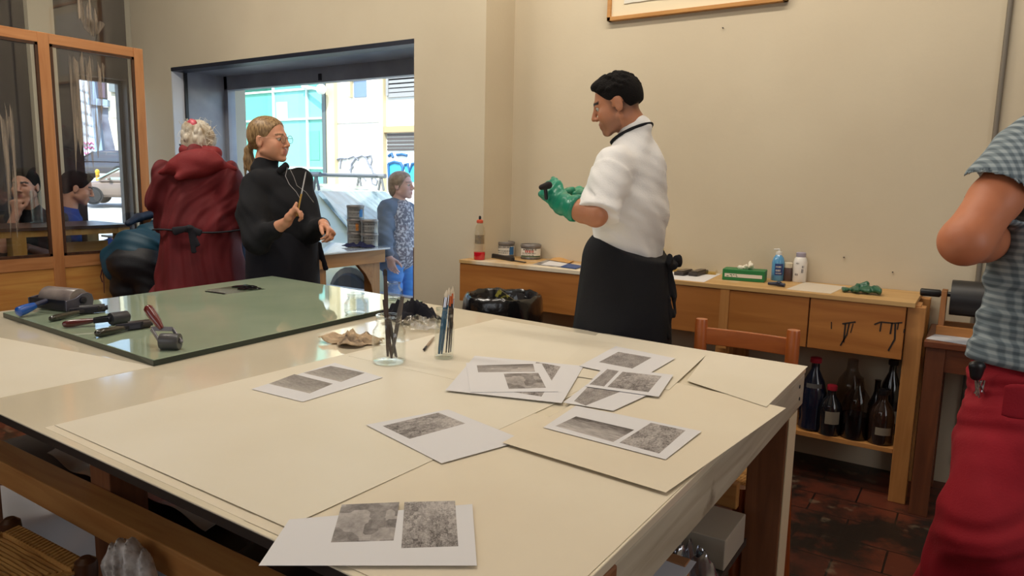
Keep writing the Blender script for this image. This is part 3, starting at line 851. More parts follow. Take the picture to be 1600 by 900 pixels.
def brayers(z):
    g = 'brayers lying on the glass slab'
    BLUE = mat('blue_handle', srgb(20, 84, 176), .25, coat=.4)
    MAROON = mat('maroon_handle', srgb(84, 26, 28), .22, coat=.6)
    MAROON2 = mat('red_brown_handle', srgb(104, 34, 34), .2, coat=.6)
    BLKH = mat('dark_olive_handle', srgb(34, 34, 24), .22, coat=.6)
    # big composition roller in a boxy steel frame with a blue handle
    h0, n0 = on(26, 484, z=z + .03), on(80, 463, z=z + .06)
    d = unit(np.array([*(n0 - h0)[:2], 0.])); ax = np.array([-d[1], d[0], 0.])
    c = np.array([*on(99, 460, z=z + .06)[:2], 0.]) + d * .0; c[2] = z + .045
    r = thing('brayer', 'large grey roller in a steel frame with a bright blue handle', 'brayer', (c[0], c[1], z), g)
    rl, rr = .165, .043
    MB().lathe(c - ax * rl / 2, [(rr * .97, 0), (rr, .003), (rr, rl - .003), (rr * .97, rl)], 32, ax).build('roller', mat('grey_roller', srgb(150, 138, 132), .3, col2=srgb(120, 108, 106), scale=14), r, smooth=True)
    b = c - d * .070                                  # back plate of the box frame
    B = MB()
    for t in (b, ): B.loop([[b - ax * (rl / 2 + .012) + np.array([0, 0, -.032]), b + ax * (rl / 2 + .012) + np.array([0, 0, -.032]), b + ax * (rl / 2 + .012) + np.array([0, 0, .008]), b - ax * (rl / 2 + .012) + np.array([0, 0, .008])],
                            [b + d * .006 + p for p in (-ax * (rl / 2 + .012) + np.array([0, 0, -.032]), ax * (rl / 2 + .012) + np.array([0, 0, -.032]), ax * (rl / 2 + .012) + np.array([0, 0, .008]), -ax * (rl / 2 + .012) + np.array([0, 0, .008]))]])
    B.build('back_plate', DARKMETAL, r, bevel=.002)
    for s in (-1, 1):
        e = ax * s * (rl / 2 + .012)
        prof = [(-.070, -.034), (.024, -.038), (.043, -.026), (.048, -.004), (.042, .018), (.024, .028), (-.0, .026), (-.026, .012), (-.070, .006)]
        B = MB().prism([c + e + d * a + np.array([0, 0, q]) for a, q in prof], ax * s * .006)
        sp = B.build('side_plate', mat('frame_steel', srgb(96, 94, 108), .4, metal=.5), r, bevel=.002)
        MB().lathe(c + e + ax * s * .006, [(.014, 0), (.014, .006), (.008, .008)], 14, ax * s).build('axle_nut', DARKMETAL, sp)
    hs = b + np.array([0, 0, .0]); he = np.array([h0[0], h0[1], z + .02])
    pts = [hs + (he - hs) * t for t in (0, .15, .38, .42, .6, .8, .95, 1)]
    MB().tube(pts[:4], [.009, .010, .011, .012], 14).build('shank', mat('dark_shank', srgb(46, 50, 78), .35), r, smooth=True)
    MB().tube(pts[3:], [.013, .017, .019, .018, .010], 16).build('handle', BLUE, r, smooth=True)
    P = lambda px, py: on(px, py, z=z + .015)[:2]
    brayer('small brayer with a slim dark olive handle, just below the blue handled roller', P(77, 497), P(124, 487), unit(np.array([.35, .94])), .085, .016, BLKH, RUBBER, DARKMETAL, z, .011)
    brayer('brayer with a maroon handle lying between two dark handled ones', P(97, 506), P(152, 502), unit(np.array([-.05, 1.])), .06, .022, MAROON, mat('charcoal_roller', srgb(58, 58, 64), .35), DARKMETAL, z, .012)
    brayer('dark olive brayer nearest the left edge of the glass slab', P(149, 521), P(193, 512), unit(np.array([.2, .98])), .07, .015, BLKH, mat('brown_rubber', srgb(48, 34, 30), .4), DARKMETAL, z, .0135)
    # the one propped up on its roller, handle rising
    a = on(266, 531, z=z + .03)
    c = np.array([a[0], a[1], z + .025]); ax = unit(np.array([.80, .60, 0.])) ; he = at(229, 478, np.dot(c - EYE, AWAY) + .03)
    r = thing('brayer', 'brayer with a red-brown handle standing alone on the bare glass', 'brayer', (c[0], c[1], z), g)
    rl, rr = .056, .025
    MB().lathe(c - ax * rl / 2, [(rr * .96, 0), (rr, .002), (rr, rl - .002), (rr * .96, rl)], 30, ax).build('roller', mat('grey_rubber', srgb(72, 70, 72), .35), r, smooth=True)
    d = unit(he - c); n = c + d * .05
    L = np.linalg.norm(he - n)
    pts = [n + (he - n) * t for t in (0, .08, .25, .5, .75, .9, .97, 1)]
    MB().tube(pts, [.007, .009, .012, .0145, .015, .014, .009, .004], 16).build('handle', MAROON2, r, smooth=True)
    B = MB(); e = rl / 2 + .004
    B.bar(n - ax * e, n + ax * e, .004, .014, up=d)
    for s in (-1, 1):
        B.bar(n + ax * s * e, c + ax * s * e - d * .006, .004, .012, up=ax if False else (0, 0, 1) if abs(d[2]) < .9 else ax)
        B.lathe(c + ax * s * (e - .003), [(.007, 0), (.007, .007)], 12, ax * s)
    B.build('yoke', GREYMETAL, r, bevel=.001)

def jar(px, py, z, R, Hh, label, group, neck=.72, hexa=False, water=None):
    p = on(px, py, z=z)
    r = thing('glass_jar', label, 'jar', (p[0], p[1], z), group)
    w = .003; s = .72
    if hexa: prof = [(R * .80, 0), (R * .98, .006), (R, .014), (R, Hh * .50), (R * .72, Hh * .74), (R * .68, Hh * .80), (R * .76, Hh * .84), (R * .70, Hh * .90), (R * .74, Hh)]
    else: prof = [(R * .86, 0), (R * .98, .008), (R, .022), (R, Hh * .58), (R * .96, Hh * .68), (R * neck, Hh * .80), (R * neck, Hh * .86), (R * (neck + .05), Hh * .88), (R * neck, Hh * .91), (R * (neck + .04), Hh * .94), (R * neck, Hh * .97), (R * neck, Hh)]
    inn = [(max(a - w, .001), max(h, .006)) for a, h in prof]
    nseg = 8 if hexa else 32
    MB().lathe(p, prof + inn[::-1], nseg).build('glass', CLEARG, r, smooth=not hexa)
    # thick moulded foot and rim catch the light
    MB().lathe(p, [(R * .5, .0015), (R * .84, .001), (R * .93, .006), (R * .55, .010)], nseg).build('jar_base', glass_mat('thick_glass', (.93, .95, .94), ior=1.6), r, smooth=True)
    MB().lathe(p, [(R * (neck if not hexa else .74) - .003, Hh - .004), (R * (neck if not hexa else .74) + .002, Hh - .004), (R * (neck if not hexa else .74) + .002, Hh + .001), (R * (neck if not hexa else .74) - .003, Hh + .001), (R * (neck if not hexa else .74) - .003, Hh - .004)], nseg, cap=False).build('rim', MATS['thick_glass'], r, smooth=True)
    return p

def brush(label, group, a, b, m, r0=.0035, tip=None, tipm=None, ferr=CHROME, kind='round'):
    """a = lower end, b = upper end (handle), tip: None or length of hair past b"""
    a, b = np.array(a, float), np.array(b, float); d = unit(b - a)
    r = thing('paintbrush', label, 'brush', tuple(a), group)
    pts = [a + (b - a) * t for t in (0, .1, .4, .75, 1)]
    MB().tube(pts, [r0 * .6, r0 * .8, r0, r0 * 1.1, r0 * .9], 10).build('handle', m, r, smooth=True)
    if tip:
        MB().tube([b - d * .005, b + d * .020, b + d * .028], [r0 * 1.05, r0 * 1.0, r0 * .9], 10).build('ferrule', ferr, r, smooth=True)
        MB().tube([b + d * .026, b + d * (.028 + tip * .4), b + d * (.028 + tip)], [r0 * .9, r0 * 1.05, r0 * .15], 10).build('bristles', tipm, r, smooth=True)
    return r

def rag(name, label, cat, c, size, m, seed, h=.005, amp=.010, group=None):
    R = np.random.RandomState(seed); B = Blob(h)
    c = np.array(c, float)
    for i in range(9):
        o = R.uniform(-1, 1, 3) * np.array(size) * .55; o[2] = abs(o[2]) * .7 + size[2] * .25
        e = R.uniform(-1, 1, 3) * np.array(size) * .5; e[2] = abs(e[2]) * .5
        p, q = c + o, c + o * .3 + e; p[2] = max(p[2], c[2] + .014); q[2] = max(q[2], c[2] + .014)
        B.cone(p, q, R.uniform(.010, .02), R.uniform(.008, .016), .012)
    B.ell(c + np.array([0, 0, size[2] * .35]), (size[0] * .6, size[1] * .6, size[2] * .35), k=.015)
    B.half(c + np.array([0, 0, .001]), (0, 0, -1))
    o = B.mesh(name, m, fold=folds(amp, 160, (1, .7, .4), seed, 3), smooth_it=1)
    return tag(o, label, cat, group)

def table_clutter(zg):
    DKBR = mat('dark_brush_wood', srgb(70, 52, 44), .4); GREYB = mat('grey_brush_wood', srgb(96, 88, 84), .45); BLUEB = mat('blue_brush_handle', srgb(38, 92, 124), .25, coat=.3)
    BLKB = mat('black_brush_handle', srgb(40, 34, 38), .3); HAIRO = mat('orange_ferrule', srgb(206, 104, 52), .4); HAIRW = mat('pale_bristle', srgb(226, 212, 190), .8)
    z = ZT + 4 * LAY
    p = jar(608, 566, z, .051, .145, 'wide round glass jar holding dark wooden brushes', 'glass jars')
    def inj(p, dx, dz, x1, y1): return None
    g = 'brushes standing in the wide jar'
    dep = np.dot(p - EYE, AWAY)
    for (bx, by), (tx, ty), m, r0, lab in (((606, 557), (602, 430), DKBR, .0060, 'tallest dark brush rising from the wide jar'),
            ((612, 560), (600, 468), DKBR, .0055, 'short dark brush standing upright at the left of the wide jar'), ((618, 557), (608, 492), GREYB, .0045, 'thin grey stick brush behind the tallest in the wide jar'),
            ((612, 556), (629, 463), GREYB, .0065, 'grey brush leaning to the right rim of the wide jar'), ((620, 559), (608, 505), GREYB, .004, 'shortest thin brush in the wide jar')):
        a = at(bx, by, dep + (.01 if m is GREYB else -.008)); a[2] = max(a[2], z + .012); b = at(tx, ty, dep + rnd.uniform(-.015, .015))
        r = brush(lab, g, a, b, m, r0)
        if lab.startswith('tallest'):
            d = unit(b - a); MB().tube([b - d * .002, b + d * .012, b + d * .02], [.006, .0065, .002], 10).build('tip', mat('dark_tip', srgb(36, 28, 26), .5), r, smooth=True)
    p = jar(694, 559, z, .031, .158, 'tall narrow glass jar with fine blue handled brushes', 'glass jars', neck=.80)
    dep = np.dot(p - EYE, AWAY); g = 'fine brushes standing in the narrow jar'
    for i, ((bx, by), (tx, ty), m, r0, lab) in enumerate((((686, 553), (695, 478), BLUEB, .006, 'thick blue handled brush at the left of the narrow jar'), ((690, 553), (699, 474), BLUEB, .0045, 'slim blue handled brush in the middle of the narrow jar'),
            ((697, 551), (703, 476), BLKB, .003, 'black handled fine brush with orange ferrule, left of its pair'), ((701, 551), (706, 472), BLKB, .003, 'black handled fine brush with orange ferrule, right of its pair'), ((704, 550), (708, 480), BLKB, .0025, 'shortest black fine brush at the right of the narrow jar'))):
        a = at(bx, by, dep + .006 * (i - 2)); a[2] = max(a[2], z + .012); b = at(tx, ty, dep + .005 * (i - 2))
        brush(lab, g, a, b, m, r0, .022, HAIRW, HAIRO if i in (2, 3) else CHROME)
    a, b = on(661, 548, z=z + .006), on(678, 527, z=z + .006)
    tag(brush('dark brush lying flat on the sheet left of the narrow jar', None, b, a + (b - a) * .25, mat('pale_brush_handle', srgb(172, 150, 128), .5), .004, .014, mat('dark_bristle', srgb(40, 30, 28), .7), DARKMETAL), cat='brush')
    jar(556, 490, zg, .046, .082, 'small empty faceted glass jar near the right edge of the slab', 'small empty jars on the slab', hexa=True)
    jar(615, 467, zg, .042, .075, 'small empty glass jar at the far corner of the slab', 'small empty jars on the slab', hexa=True)
    pr = on(552, 536, z=ZT)
    crumple('rag', 'crumpled stained beige rag beside the glass slab', 'rag', (pr[0], pr[1], ZT), (.20, .13, .055), mat('stained_cloth', srgb(206, 180, 148), .9, col2=srgb(70, 58, 58), scale=14, contrast=(.5, .68)), 4, rot=.5)
    pr = on(650, 496, z=ZT)
    crumple('rag', 'crumpled black cloth at the far table edge', 'rag', (pr[0] + .02, pr[1] - .05, ZT), (.23, .16, .10), mat('black_cloth', srgb(22, 22, 34), .9), 9, rot=.3)
    pr = on(655, 514, z=ZT)
    crumple('plastic_wrap', 'scrap of clear crumpled plastic in front of the black cloth', 'plastic wrap', (pr[0], pr[1], ZT), (.17, .12, .07), FILM, 12, thick=.0008)
    # ink sample on the far side of the slab
    c = [on(322, 453, z=zg), on(352, 460, z=zg), on(415, 452, z=zg), on(385, 444, z=zg)]
    r = tag(sheet('ink_sheet', c, glass_mat('acetate', (.9, .92, .9), ior=1.5, dirt=.35, dirtcol=(.5, .52, .48), dscale=(3, 3, 3)), thick=.0006), 'thin translucent sheet with black ink blots on the glass slab', 'sheet')
    R = random.Random(5); B = MB()
    for i in range(9):
        q = on(R.uniform(370, 402), R.uniform(447, 452), z=zg + .0008); B.ball((q[0], q[1], zg + .003), (R.uniform(.015, .04), R.uniform(.01, .03), .003), 8)
    q = on(413, 446, z=zg); 
    B.build('ink_blot', mat('wet_ink', srgb(14, 14, 16), .15), r, smooth=True)
    q0, q1 = on(322, 455, z=zg + .002), on(351, 459, z=zg + .002)
    o = MB().bar(q0, q1, .012, .003).build('palette_strip', BLACKP); tag(o, 'thin black strip along the near side of the ink sheet', 'strip')

# ------------------------------------------------------------------ bench along the back wall
ZB = .92; YBF = 3.50
def bench():
    xl, xr = -2.68, -.235
    xs = [-2.68, -1.035, -.632, xr]
    r = thing('workbench', 'long plywood workbench along the back wall with a bottle shelf below', 'bench', ((xl + xr) / 2, 3.7, 0))
    MB().box((xl, YBF - .005, ZB - .022), (xr + .03, YB - .003, ZB)).build('benchtop', BENCHTOP, r, bevel=.002)
    for i in range(3):
        MB().box((xs[i] + .003, YBF, .662), (xs[i + 1] - .003, YBF + .018, ZB - .022)).build('front_panel', PLYW, r, bevel=.002)
    MB().box((-1.05, YBF - .003, .60), (-1.005, YBF - .0005, ZB - .022)).build('batten', PINEZ, r)
    for x in (xl + .05, -1.03, xr + .035):
        MB().box((x - .035, YBF + .02, 0), (x + .035, YBF + .09, .90)).build('leg', PINEZ, r, bevel=.003)
        MB().box((x - .035, YB - .09, 0), (x + .035, YB - .02, .90)).build('leg', PINEZ, r, bevel=.003)
    MB().box((xl + .02, YBF + .03, .222), (xr - .001, YB - .02, .245)).build('shelf', PINE, r, bevel=.002)
    # small block standing at the end of the bench
    MB().box((xr + .0, YBF + .03, .75), (xr + .05, YBF + .16, .905)).build('end_block', PINEZ, r, bevel=.002)
    # dripping black brush marks on the right panel
    def st(pts, w):
        B = MB()
        p = [on(a, b, y=YBF - .001) for a, b in pts]
        for a, b in zip(p, p[1:]): B.bar(a, b, .0008, w, up=np.cross(unit(b - a), (0, 1, 0)))
        B.build('paint_drip', mat('drip_black', srgb(36, 28, 22), .5), r)
    for pts, w in (([(1299, 503), (1299, 514)], .004), ([(1316, 506), (1337, 503)], .007), ([(1321, 506), (1318, 535)], .007), ([(1327, 505), (1323, 523), (1313, 540)], .006), ([(1333, 506), (1329, 520)], .004),
                   ([(1366, 507), (1376, 503), (1396, 505), (1410, 504)], .006), ([(1377, 504), (1375, 518)], .006), ([(1394, 504), (1391, 522)], .007), ([(1399, 506), (1398, 530), (1388, 548)], .007), ([(1413, 514), (1412, 520)], .005), ([(1404, 504), (1402, 515)], .005)):
        st(pts, w)
    return r

def bottle_body(r, c, prof, m, name='bottle_glass', n=24):
    return MB().lathe(c, prof, n).build(name, m, r, smooth=True)

def label_band(r, c, R, z0, z1, a0, a1, m, name='label'):
    B = MB(); n = 12
    ring = []
    for k in range(n + 1):
        a = a0 + (a1 - a0) * k / n
        ring.append((math.cos(a), math.sin(a)))
    v = [(c[0] + x * (R + .0006), c[1] + y * (R + .0006), c[2] + z) for z in (z0, z1) for x, y in ring] + [(c[0] + x * (R - .0004), c[1] + y * (R - .0004), c[2] + z) for z in (z0, z1) for x, y in ring]
    k = n + 1; f = []
    for i in range(n):
        f += [(i, i + 1, k + i + 1, k + i), (2 * k + i, 3 * k + i, 3 * k + i + 1, 2 * k + i + 1), (i, 2 * k + i, 2 * k + i + 1, i + 1), (k + i, k + i + 1, 3 * k + i + 1, 3 * k + i)]
    B.add(v, f)
    return B.build(name, m, r, smooth=True)

def facing(c): return math.atan2(-c[1], -c[0])       # bearing from the point towards the photographer

def marks(r, c, R, rows, m, seed, name='lettering'):
    """rows of small unreadable dark marks on a curved label: (z, height, from angle, to angle)"""
    rr = random.Random(seed); B = MB()
    for z, h, a0, a1 in rows:
        a = a0
        while a < a1:
            w = rr.uniform(.05, .14)
            p = [(c[0] + math.cos(t) * (R + .0014), c[1] + math.sin(t) * (R + .0014)) for t in (a, min(a + w, a1))]
            B.hexa([(*p[0], c[2] + z), (*p[1], c[2] + z), (p[1][0] * .9999, p[1][1] * .9999, c[2] + z), (p[0][0] * .9999, p[0][1] * .9999, c[2] + z)],
                   [(*p[0], c[2] + z + h), (*p[1], c[2] + z + h), (p[1][0] * .9999, p[1][1] * .9999, c[2] + z + h), (p[0][0] * .9999, p[0][1] * .9999, c[2] + z + h)])
            a += w + rr.uniform(.04, .09)
    return B.build(name, m, r)

TIN = mat('tin_grey', srgb(120, 118, 116), .35, metal=.7)
LABW = mat('label_white', srgb(226, 220, 208), .6)
TXTD = mat('label_ink', srgb(60, 56, 54), .6)

def ink_can(c, R, Hh, label, group, stripe=None, txt=None, body=None, lab=None, span=1.3):
    r = thing('ink_can', label, 'can', tuple(c), group)
    MB().lathe(c, [(R * .98, 0), (R, .002), (R, .006), (R * .985, .009), (R * .985, Hh - .022), (R, Hh - .018), (R, Hh - .016)], 32).build('can_body', body or TIN, r, smooth=True)
    MB().lathe((c[0], c[1], c[2] + Hh - .018), [(R * 1.03, 0), (R * 1.04, .003), (R * 1.04, .014), (R * 1.0, .018), (R * .93, .018), (R * .92, .014), (.001, .014)], 32).build('lid', mat('lid_grey', srgb(132, 126, 122), .4, metal=.4), r, smooth=True)
    a = facing(c)
    label_band(r, c, R, .014, Hh - .026, a - span, a + span, lab or LABW)
    if stripe: label_band(r, c, R + .0006, .016, Hh - .03, a + stripe[0], a + stripe[1], stripe[2], 'label_stripe')
    marks(r, c, R + .0006, txt or [(Hh * .62, Hh * .10, a - .8, a + .6), (Hh * .40, Hh * .05, a - .9, a + .5), (Hh * .28, Hh * .04, a - .9, a + .3)], TXTD, int(c[0] * 100) % 97)
    return r

def bench_things():
    bz = lambda px, py: on(px, py, z=ZB)
    # tall clear bottle, a little red liquid left in it
    c = on(749, 404, y=YF - .042); c = np.array([c[0], c[1], ZB])
    r = thing('bottle', 'tall clear plastic bottle with red liquid at the bottom and a dark spout', 'bottle', tuple(c))
    H_ = .265; R = .036
    bottle_body(r, c, [(R * .9, 0), (R, .006), (R, .07), (R * .94, .085), (R, .10), (R, .17), (R * .8, .20), (R * .42, .225), (R * .40, .232)], glass_mat('bottle_pet', (.95, .93, .88), ior=1.45))
    MB().lathe(c, [(R * .86, .002), (R * .95, .007), (R * .95, .048), (.001, .048)], 24).build('red_liquid', mat('red_liquid', srgb(214, 30, 50), .15), r, smooth=True)
    MB().lathe(c, [(.017, .226), (.021, .23), (.020, .242), (.013, .248)], 18).build('cap', mat('cap_orange', srgb(206, 84, 54), .4), r, smooth=True)
    MB().lathe(c, [(.007, .248), (.008, .262), (.006, .270)], 12).build('spout', BLACKP, r, smooth=True)
    label_band(r, c, R, .10, .155, facing(c) - .9, facing(c) + .9, glass_mat('worn_label', (.75, .72, .68), dirt=.6, dirtcol=(.25, .22, .2), dscale=(40, 40, 30)), 'worn_label')
    c1 = bz(795, 400); c2 = bz(830, 404)
    ink_can((c1[0], min(c1[1], YB - .08), ZB), .060, .098, 'grey ink can with a blue stripe on its label, left of its twin', 'ink cans on the bench', stripe=(.45, 1.1, mat('stripe_blue', srgb(58, 112, 164), .5)))
    r = ink_can((c2[0] + .004, min(c2[1], YB - .08), ZB), .064, .094, 'grey ink can with red lettering on its label, right of its twin', 'ink cans on the bench')
    c = np.array([c2[0] + .004, min(c2[1], YB - .08), ZB]); a = facing(c)
    marks(r, c, .0652, [(.045, .014, a - .55, a + .25)], mat('red_ink_text', srgb(186, 58, 46), .5), 5, 'red_lettering')
    label_band(r, c, .0646, .016, .024, a - 1.2, a + 1.2, mat('stripe_green', srgb(70, 92, 60), .5), 'label_stripe')
    # squeegee / black scraper lying with its blade
    a, b = bz(775, 400), bz(806, 408)
    r = thing('scraper', 'black handled steel scraper lying on the bench before the cans', 'scraper', (a[0], a[1], ZB))
    a2, b2 = np.array([a[0], a[1] - .08, ZB + .014]), np.array([b[0], b[1] - .03, ZB + .014])
    MB().bar(a2, b2, .026, .026).build('handle', RUBBER, r, bevel=.006)
    MB().bar(a2 + np.array([.03, -.024, -.010]), b2 + np.array([.10, -.020, -.010]), .016, .006).build('blade', mat('scraper_steel', srgb(90, 88, 86), .3, metal=.8), r, bevel=.001)
    # papers left of the standing man
    c = [bz(832, 413), bz(880, 419), bz(902, 414), bz(855, 406)]
    tag(sheet('paper_sheet', c, mat('dark_print_paper', srgb(86, 84, 88), .6, col2=srgb(190, 184, 176), scale=16), thick=.001), 'dark printed sheet on the bench under the tan paper', 'paper')
    c = [bz(845, 414) + np.array([0, 0, .0025]), bz(876, 417) + np.array([0, 0, .0025]), bz(890, 412) + np.array([0, 0, .0025]), bz(860, 408) + np.array([0, 0, .0025])]
    tag(sheet('paper_sheet', c, WHITEP, thick=.001), 'small white sheet on top of the dark printed sheet', 'paper')
    c = [bz(858, 408) + np.array([0, 0, .007]), bz(889, 413) + np.array([0, 0, .007]), bz(897, 409) + np.array([0, 0, .007]), bz(868, 404) + np.array([0, 0, .007])]
    tag(sheet('brown_paper', c, mat('tan_paper', srgb(206, 158, 96), .7), thick=.003, lift=lambda u, v: .006 * math.sin(6 * u) * v - .0), 'tan folded paper lying on top of the white sheet by the wall', 'paper')
    c = [bz(876, 418) + np.array([0, 0, .003]), bz(900, 421) + np.array([0, 0, .003]), bz(912, 417) + np.array([0, 0, .003]), bz(888, 413) + np.array([0, 0, .003])]
    tag(sheet('blue_folder', c, mat('blue_card', srgb(40, 76, 138), .5), thick=.003), 'blue card just left of the standing man on the bench', 'card')
    # behind the man: tall pale yellow bottle with a green collar
    c = bz(1029, 423); c = np.array([c[0] + .0, min(c[1], YB - .05), ZB])
    r = thing('bottle', 'pale yellow oil bottle with green collar half hidden behind the man', 'bottle', tuple(c))
    bottle_body(r, c, [(.030, 0), (.033, .004), (.033, .10), (.022, .135), (.013, .155), (.013, .175)], mat('oil_yellow', srgb(206, 190, 130), .2, coat=.5))
    MB().lathe(c, [(.0145, .150), (.0145, .180)], 16).build('collar', mat('green_collar', srgb(62, 122, 66), .5), r, smooth=True)
    MB().lathe(c, [(.011, .178), (.012, .20), (.006, .225)], 14).build('cap', mat('cream_cap', srgb(222, 206, 186), .5), r, smooth=True)
    # paper with small tools
    c = [bz(1016, 433), bz(1100, 441), bz(1127, 428), bz(1050, 421)]
    tag(sheet('paper_sheet', c, WHITEP, thick=.001), 'white sheet under the small tools on the bench right of the man', 'paper')
    c = [bz(1042, 424), bz(1118, 430), bz(1122, 424), bz(1048, 419)]
    r = thing('tray', 'shallow clear yellowish tray behind the small tools', 'tray', tuple(c[0]))
    q = [np.array([p[0], p[1], ZB + .0012]) for p in c]; B = MB()
    B.prism(q, (0, 0, .002))
    for i in range(4):
        a, b = q[i], q[(i + 1) % 4]
        B.bar(a + np.array([0, 0, .009]), b + np.array([0, 0, .009]), .002, .018)
    B.build('tray_shell', glass_mat('yellow_plastic', (.9, .82, .55), ior=1.4, dirt=.2, dirtcol=(.7, .6, .3), dscale=(8, 8, 8)), r)
    def tool(px0, py0, px1, py1, w, label):
        a, b = bz(px0, py0), bz(px1, py1); z = ZB + .0105
        r = thing('carving_block', label, 'tool', (a[0], a[1], ZB + .001))
        a, b = np.array([a[0], a[1], z + .001]), np.array([b[0], b[1], z + .001])
        MB().bar(a, b, w, .019).build('block', mat('dark_tool', srgb(56, 46, 42), .5), r, bevel=.003)
        MB().bar(a + (b - a) * .1 + np.array([0, 0, .013]), a + (b - a) * .9 + np.array([0, 0, .013]), w * .7, .005).build('plate', mat('tool_plate', srgb(104, 92, 80), .4, metal=.3), r, bevel=.001)
    tool(1060, 431, 1078, 427, .055, 'dark flat tool on the white sheet nearer the man')
    tool(1082, 432, 1100, 427, .05, 'dark flat tool on the white sheet nearer the tissue box')
    # tissue box
    a, b = bz(1128, 437), bz(1194, 442); d = unit((b - a) * [1, 1, 0]); n = np.array([-d[1], d[0], 0]); Lh = np.linalg.norm((b - a)[:2])
    r = thing('tissue_box', 'green tissue box with white tissues sticking out on the bench', 'tissue box', tuple((a + b) / 2))
    q = [a, a + d * Lh, a + d * Lh + n * .11, a + n * .11]; q = [np.array([p[0], p[1], ZB]) for p in q]
    MB().prism(q, (0, 0, .058)).build('box', mat('tissue_green', srgb(36, 122, 66), .45), r, bevel=.003)
    w = [q[0] + d * .012 - n * .0008 + np.array([0, 0, .018]), q[1] - d * .012 - n * .0008 + np.array([0, 0, .018]), q[1] - d * .012 - n * .0008 + np.array([0, 0, .036]), q[0] + d * .012 - n * .0008 + np.array([0, 0, .036])]
    MB().prism(w, n * .0006).build('white_band', LABW, r)
    B = MB(); rr = random.Random(2)
    for i in range(10):
        t = rr.uniform(0, .045)
        p = q[0] + d * (rr.uniform(.012, .028) + t) - n * .0012 + np.array([0, 0, rr.choice((.021, .028))]); B.prism([p, p + d * .006, p + d * .006 + np.array([0, 0, .004]), p + np.array([0, 0, .004])], n * .0003)
    B.build('lettering', mat('green_text', srgb(60, 120, 84), .5), r)
    T = Blob(.004); m0 = q[0] + d * Lh * .58 + n * .055 + np.array([0, 0, .058]); R = np.random.RandomState(3)
    for i in range(9):
        o = d * R.uniform(-.07, .07) + n * R.uniform(-.025, .025) + np.array([0, 0, R.uniform(.006, .035)])
        T.cone(m0 + o * .6, m0 + o, .010, .007, .01)
    T.mesh('tissue', mat('tissue_white', srgb(236, 228, 210), .9), r, fold=folds(.004, 200, (1, .5, .3), 3, 2), smooth_it=1)
    # bottles at the wall
    c = bz(1214, 438); c = np.array([c[0], c[1] - .0, ZB])
    r = thing('bottle', 'light blue plastic bottle with a white pump top and dark blue label', 'bottle', tuple(c))
    bottle_body(r, c, [(.028, 0), (.031, .004), (.031, .095), (.026, .118), (.016, .132), (.013, .136)], mat('sky_blue_plastic', srgb(92, 158, 206), .25, coat=.4))
    MB().lathe(c, [(.015, .134), (.015, .150), (.006, .152), (.006, .162)], 16).build('cap', mat('white_plastic', srgb(232, 230, 226), .4), r, smooth=True)
    MB().bar(c + np.array([.002, 0, .164]), c + np.array([-.024, -.012, .162]), .010, .007).build('nozzle', MATS['white_plastic'], r, bevel=.002)
    a = facing(c); label_band(r, c, .031, .03, .09, a - .5, a + .9, mat('navy_label', srgb(44, 66, 126), .5))
    marks(r, c, .032, [(.07, .008, a - .3, a + .5), (.05, .01, a - .3, a + .4), (.038, .005, a - .3, a + .6)], LABW, 8)
    c = bz(1230, 439); c = np.array([c[0], min(c[1], YB - .03), ZB])
    r = thing('bottle', 'short brown bottle with white lid between the blue and the white bottle', 'bottle', tuple(c))
    bottle_body(r, c, [(.020, 0), (.022, .004), (.022, .062), (.018, .072)], mat('brown_bottle', srgb(84, 62, 58), .3))
    MB().lathe(c, [(.0205, .070), (.021, .073), (.021, .094), (.018, .097)], 18).build('lid', mat('ivory_lid', srgb(214, 204, 180), .5), r, smooth=True)
    c = bz(1249, 440); c = np.array([c[0], min(c[1], YB - .04), ZB])
    r = thing('bottle', 'white round shouldered plastic bottle with lavender grey cap', 'bottle', tuple(c))
    bottle_body(r, c, [(.031, 0), (.034, .004), (.034, .10), (.029, .122), (.022, .130)], mat('milk_white', srgb(232, 228, 222), .35))
    MB().lathe(c, [(.023, .129), (.024, .132), (.024, .150), (.020, .153)], 18).build('cap', mat('lavender_cap', srgb(164, 158, 176), .5), r, smooth=True)
    a = facing(c); marks(r, c, .0335, [(.095, .006, a - .6, a - .2), (.05, .02, a + .2, a + .5), (.075, .012, a + .25, a + .55), (.035, .01, a - .7, a - .2)], mat('faint_ink', srgb(120, 116, 120), .6), 4)
    # small dark blue clip
    a, b = bz(1200, 446), bz(1226, 449)
    r = thing('clamp', 'small dark blue plastic clamp lying in front of the bottles', 'clamp', (a[0], a[1], ZB))
    B = MB().tube([(a[0], a[1], ZB + .010), ((a[0] + b[0]) / 2, (a[1] + b[1]) / 2, ZB + .013), (b[0], b[1], ZB + .010)], [.007, .010, .009], 10)
    B.build('handle', mat('dark_blue', srgb(34, 42, 66), .4), r, smooth=True)
    MB().ball(((a[0] * .35 + b[0] * .65), (a[1] * .35 + b[1] * .65), ZB + .018), (.014, .011, .010), 8).build('jaw', MATS['dark_blue'], r, smooth=True)
    # sheets toward the right end
    c = [bz(1228, 452), bz(1298, 459), bz(1322, 448), bz(1258, 441)]
    tag(sheet('paper_sheet', c, mat('grey_white_paper', srgb(214, 202, 184), .6), thick=.001), 'blank pale sheet lying between the white bottle and the green gloves', 'paper')
    # green rubber gloves
    p = bz(1345, 458); p = np.array([p[0], p[1], ZB])
    B = Blob(.004); dx = np.array([.93, -.05, 0]); 
    def L(x, y, z): return p + np.array([x, y, z])
    B.tub(L(-.07, -.01, .012), L(.03, .02, .020), (.035, .010), (.040, .012), (0, 1, 0), .012)
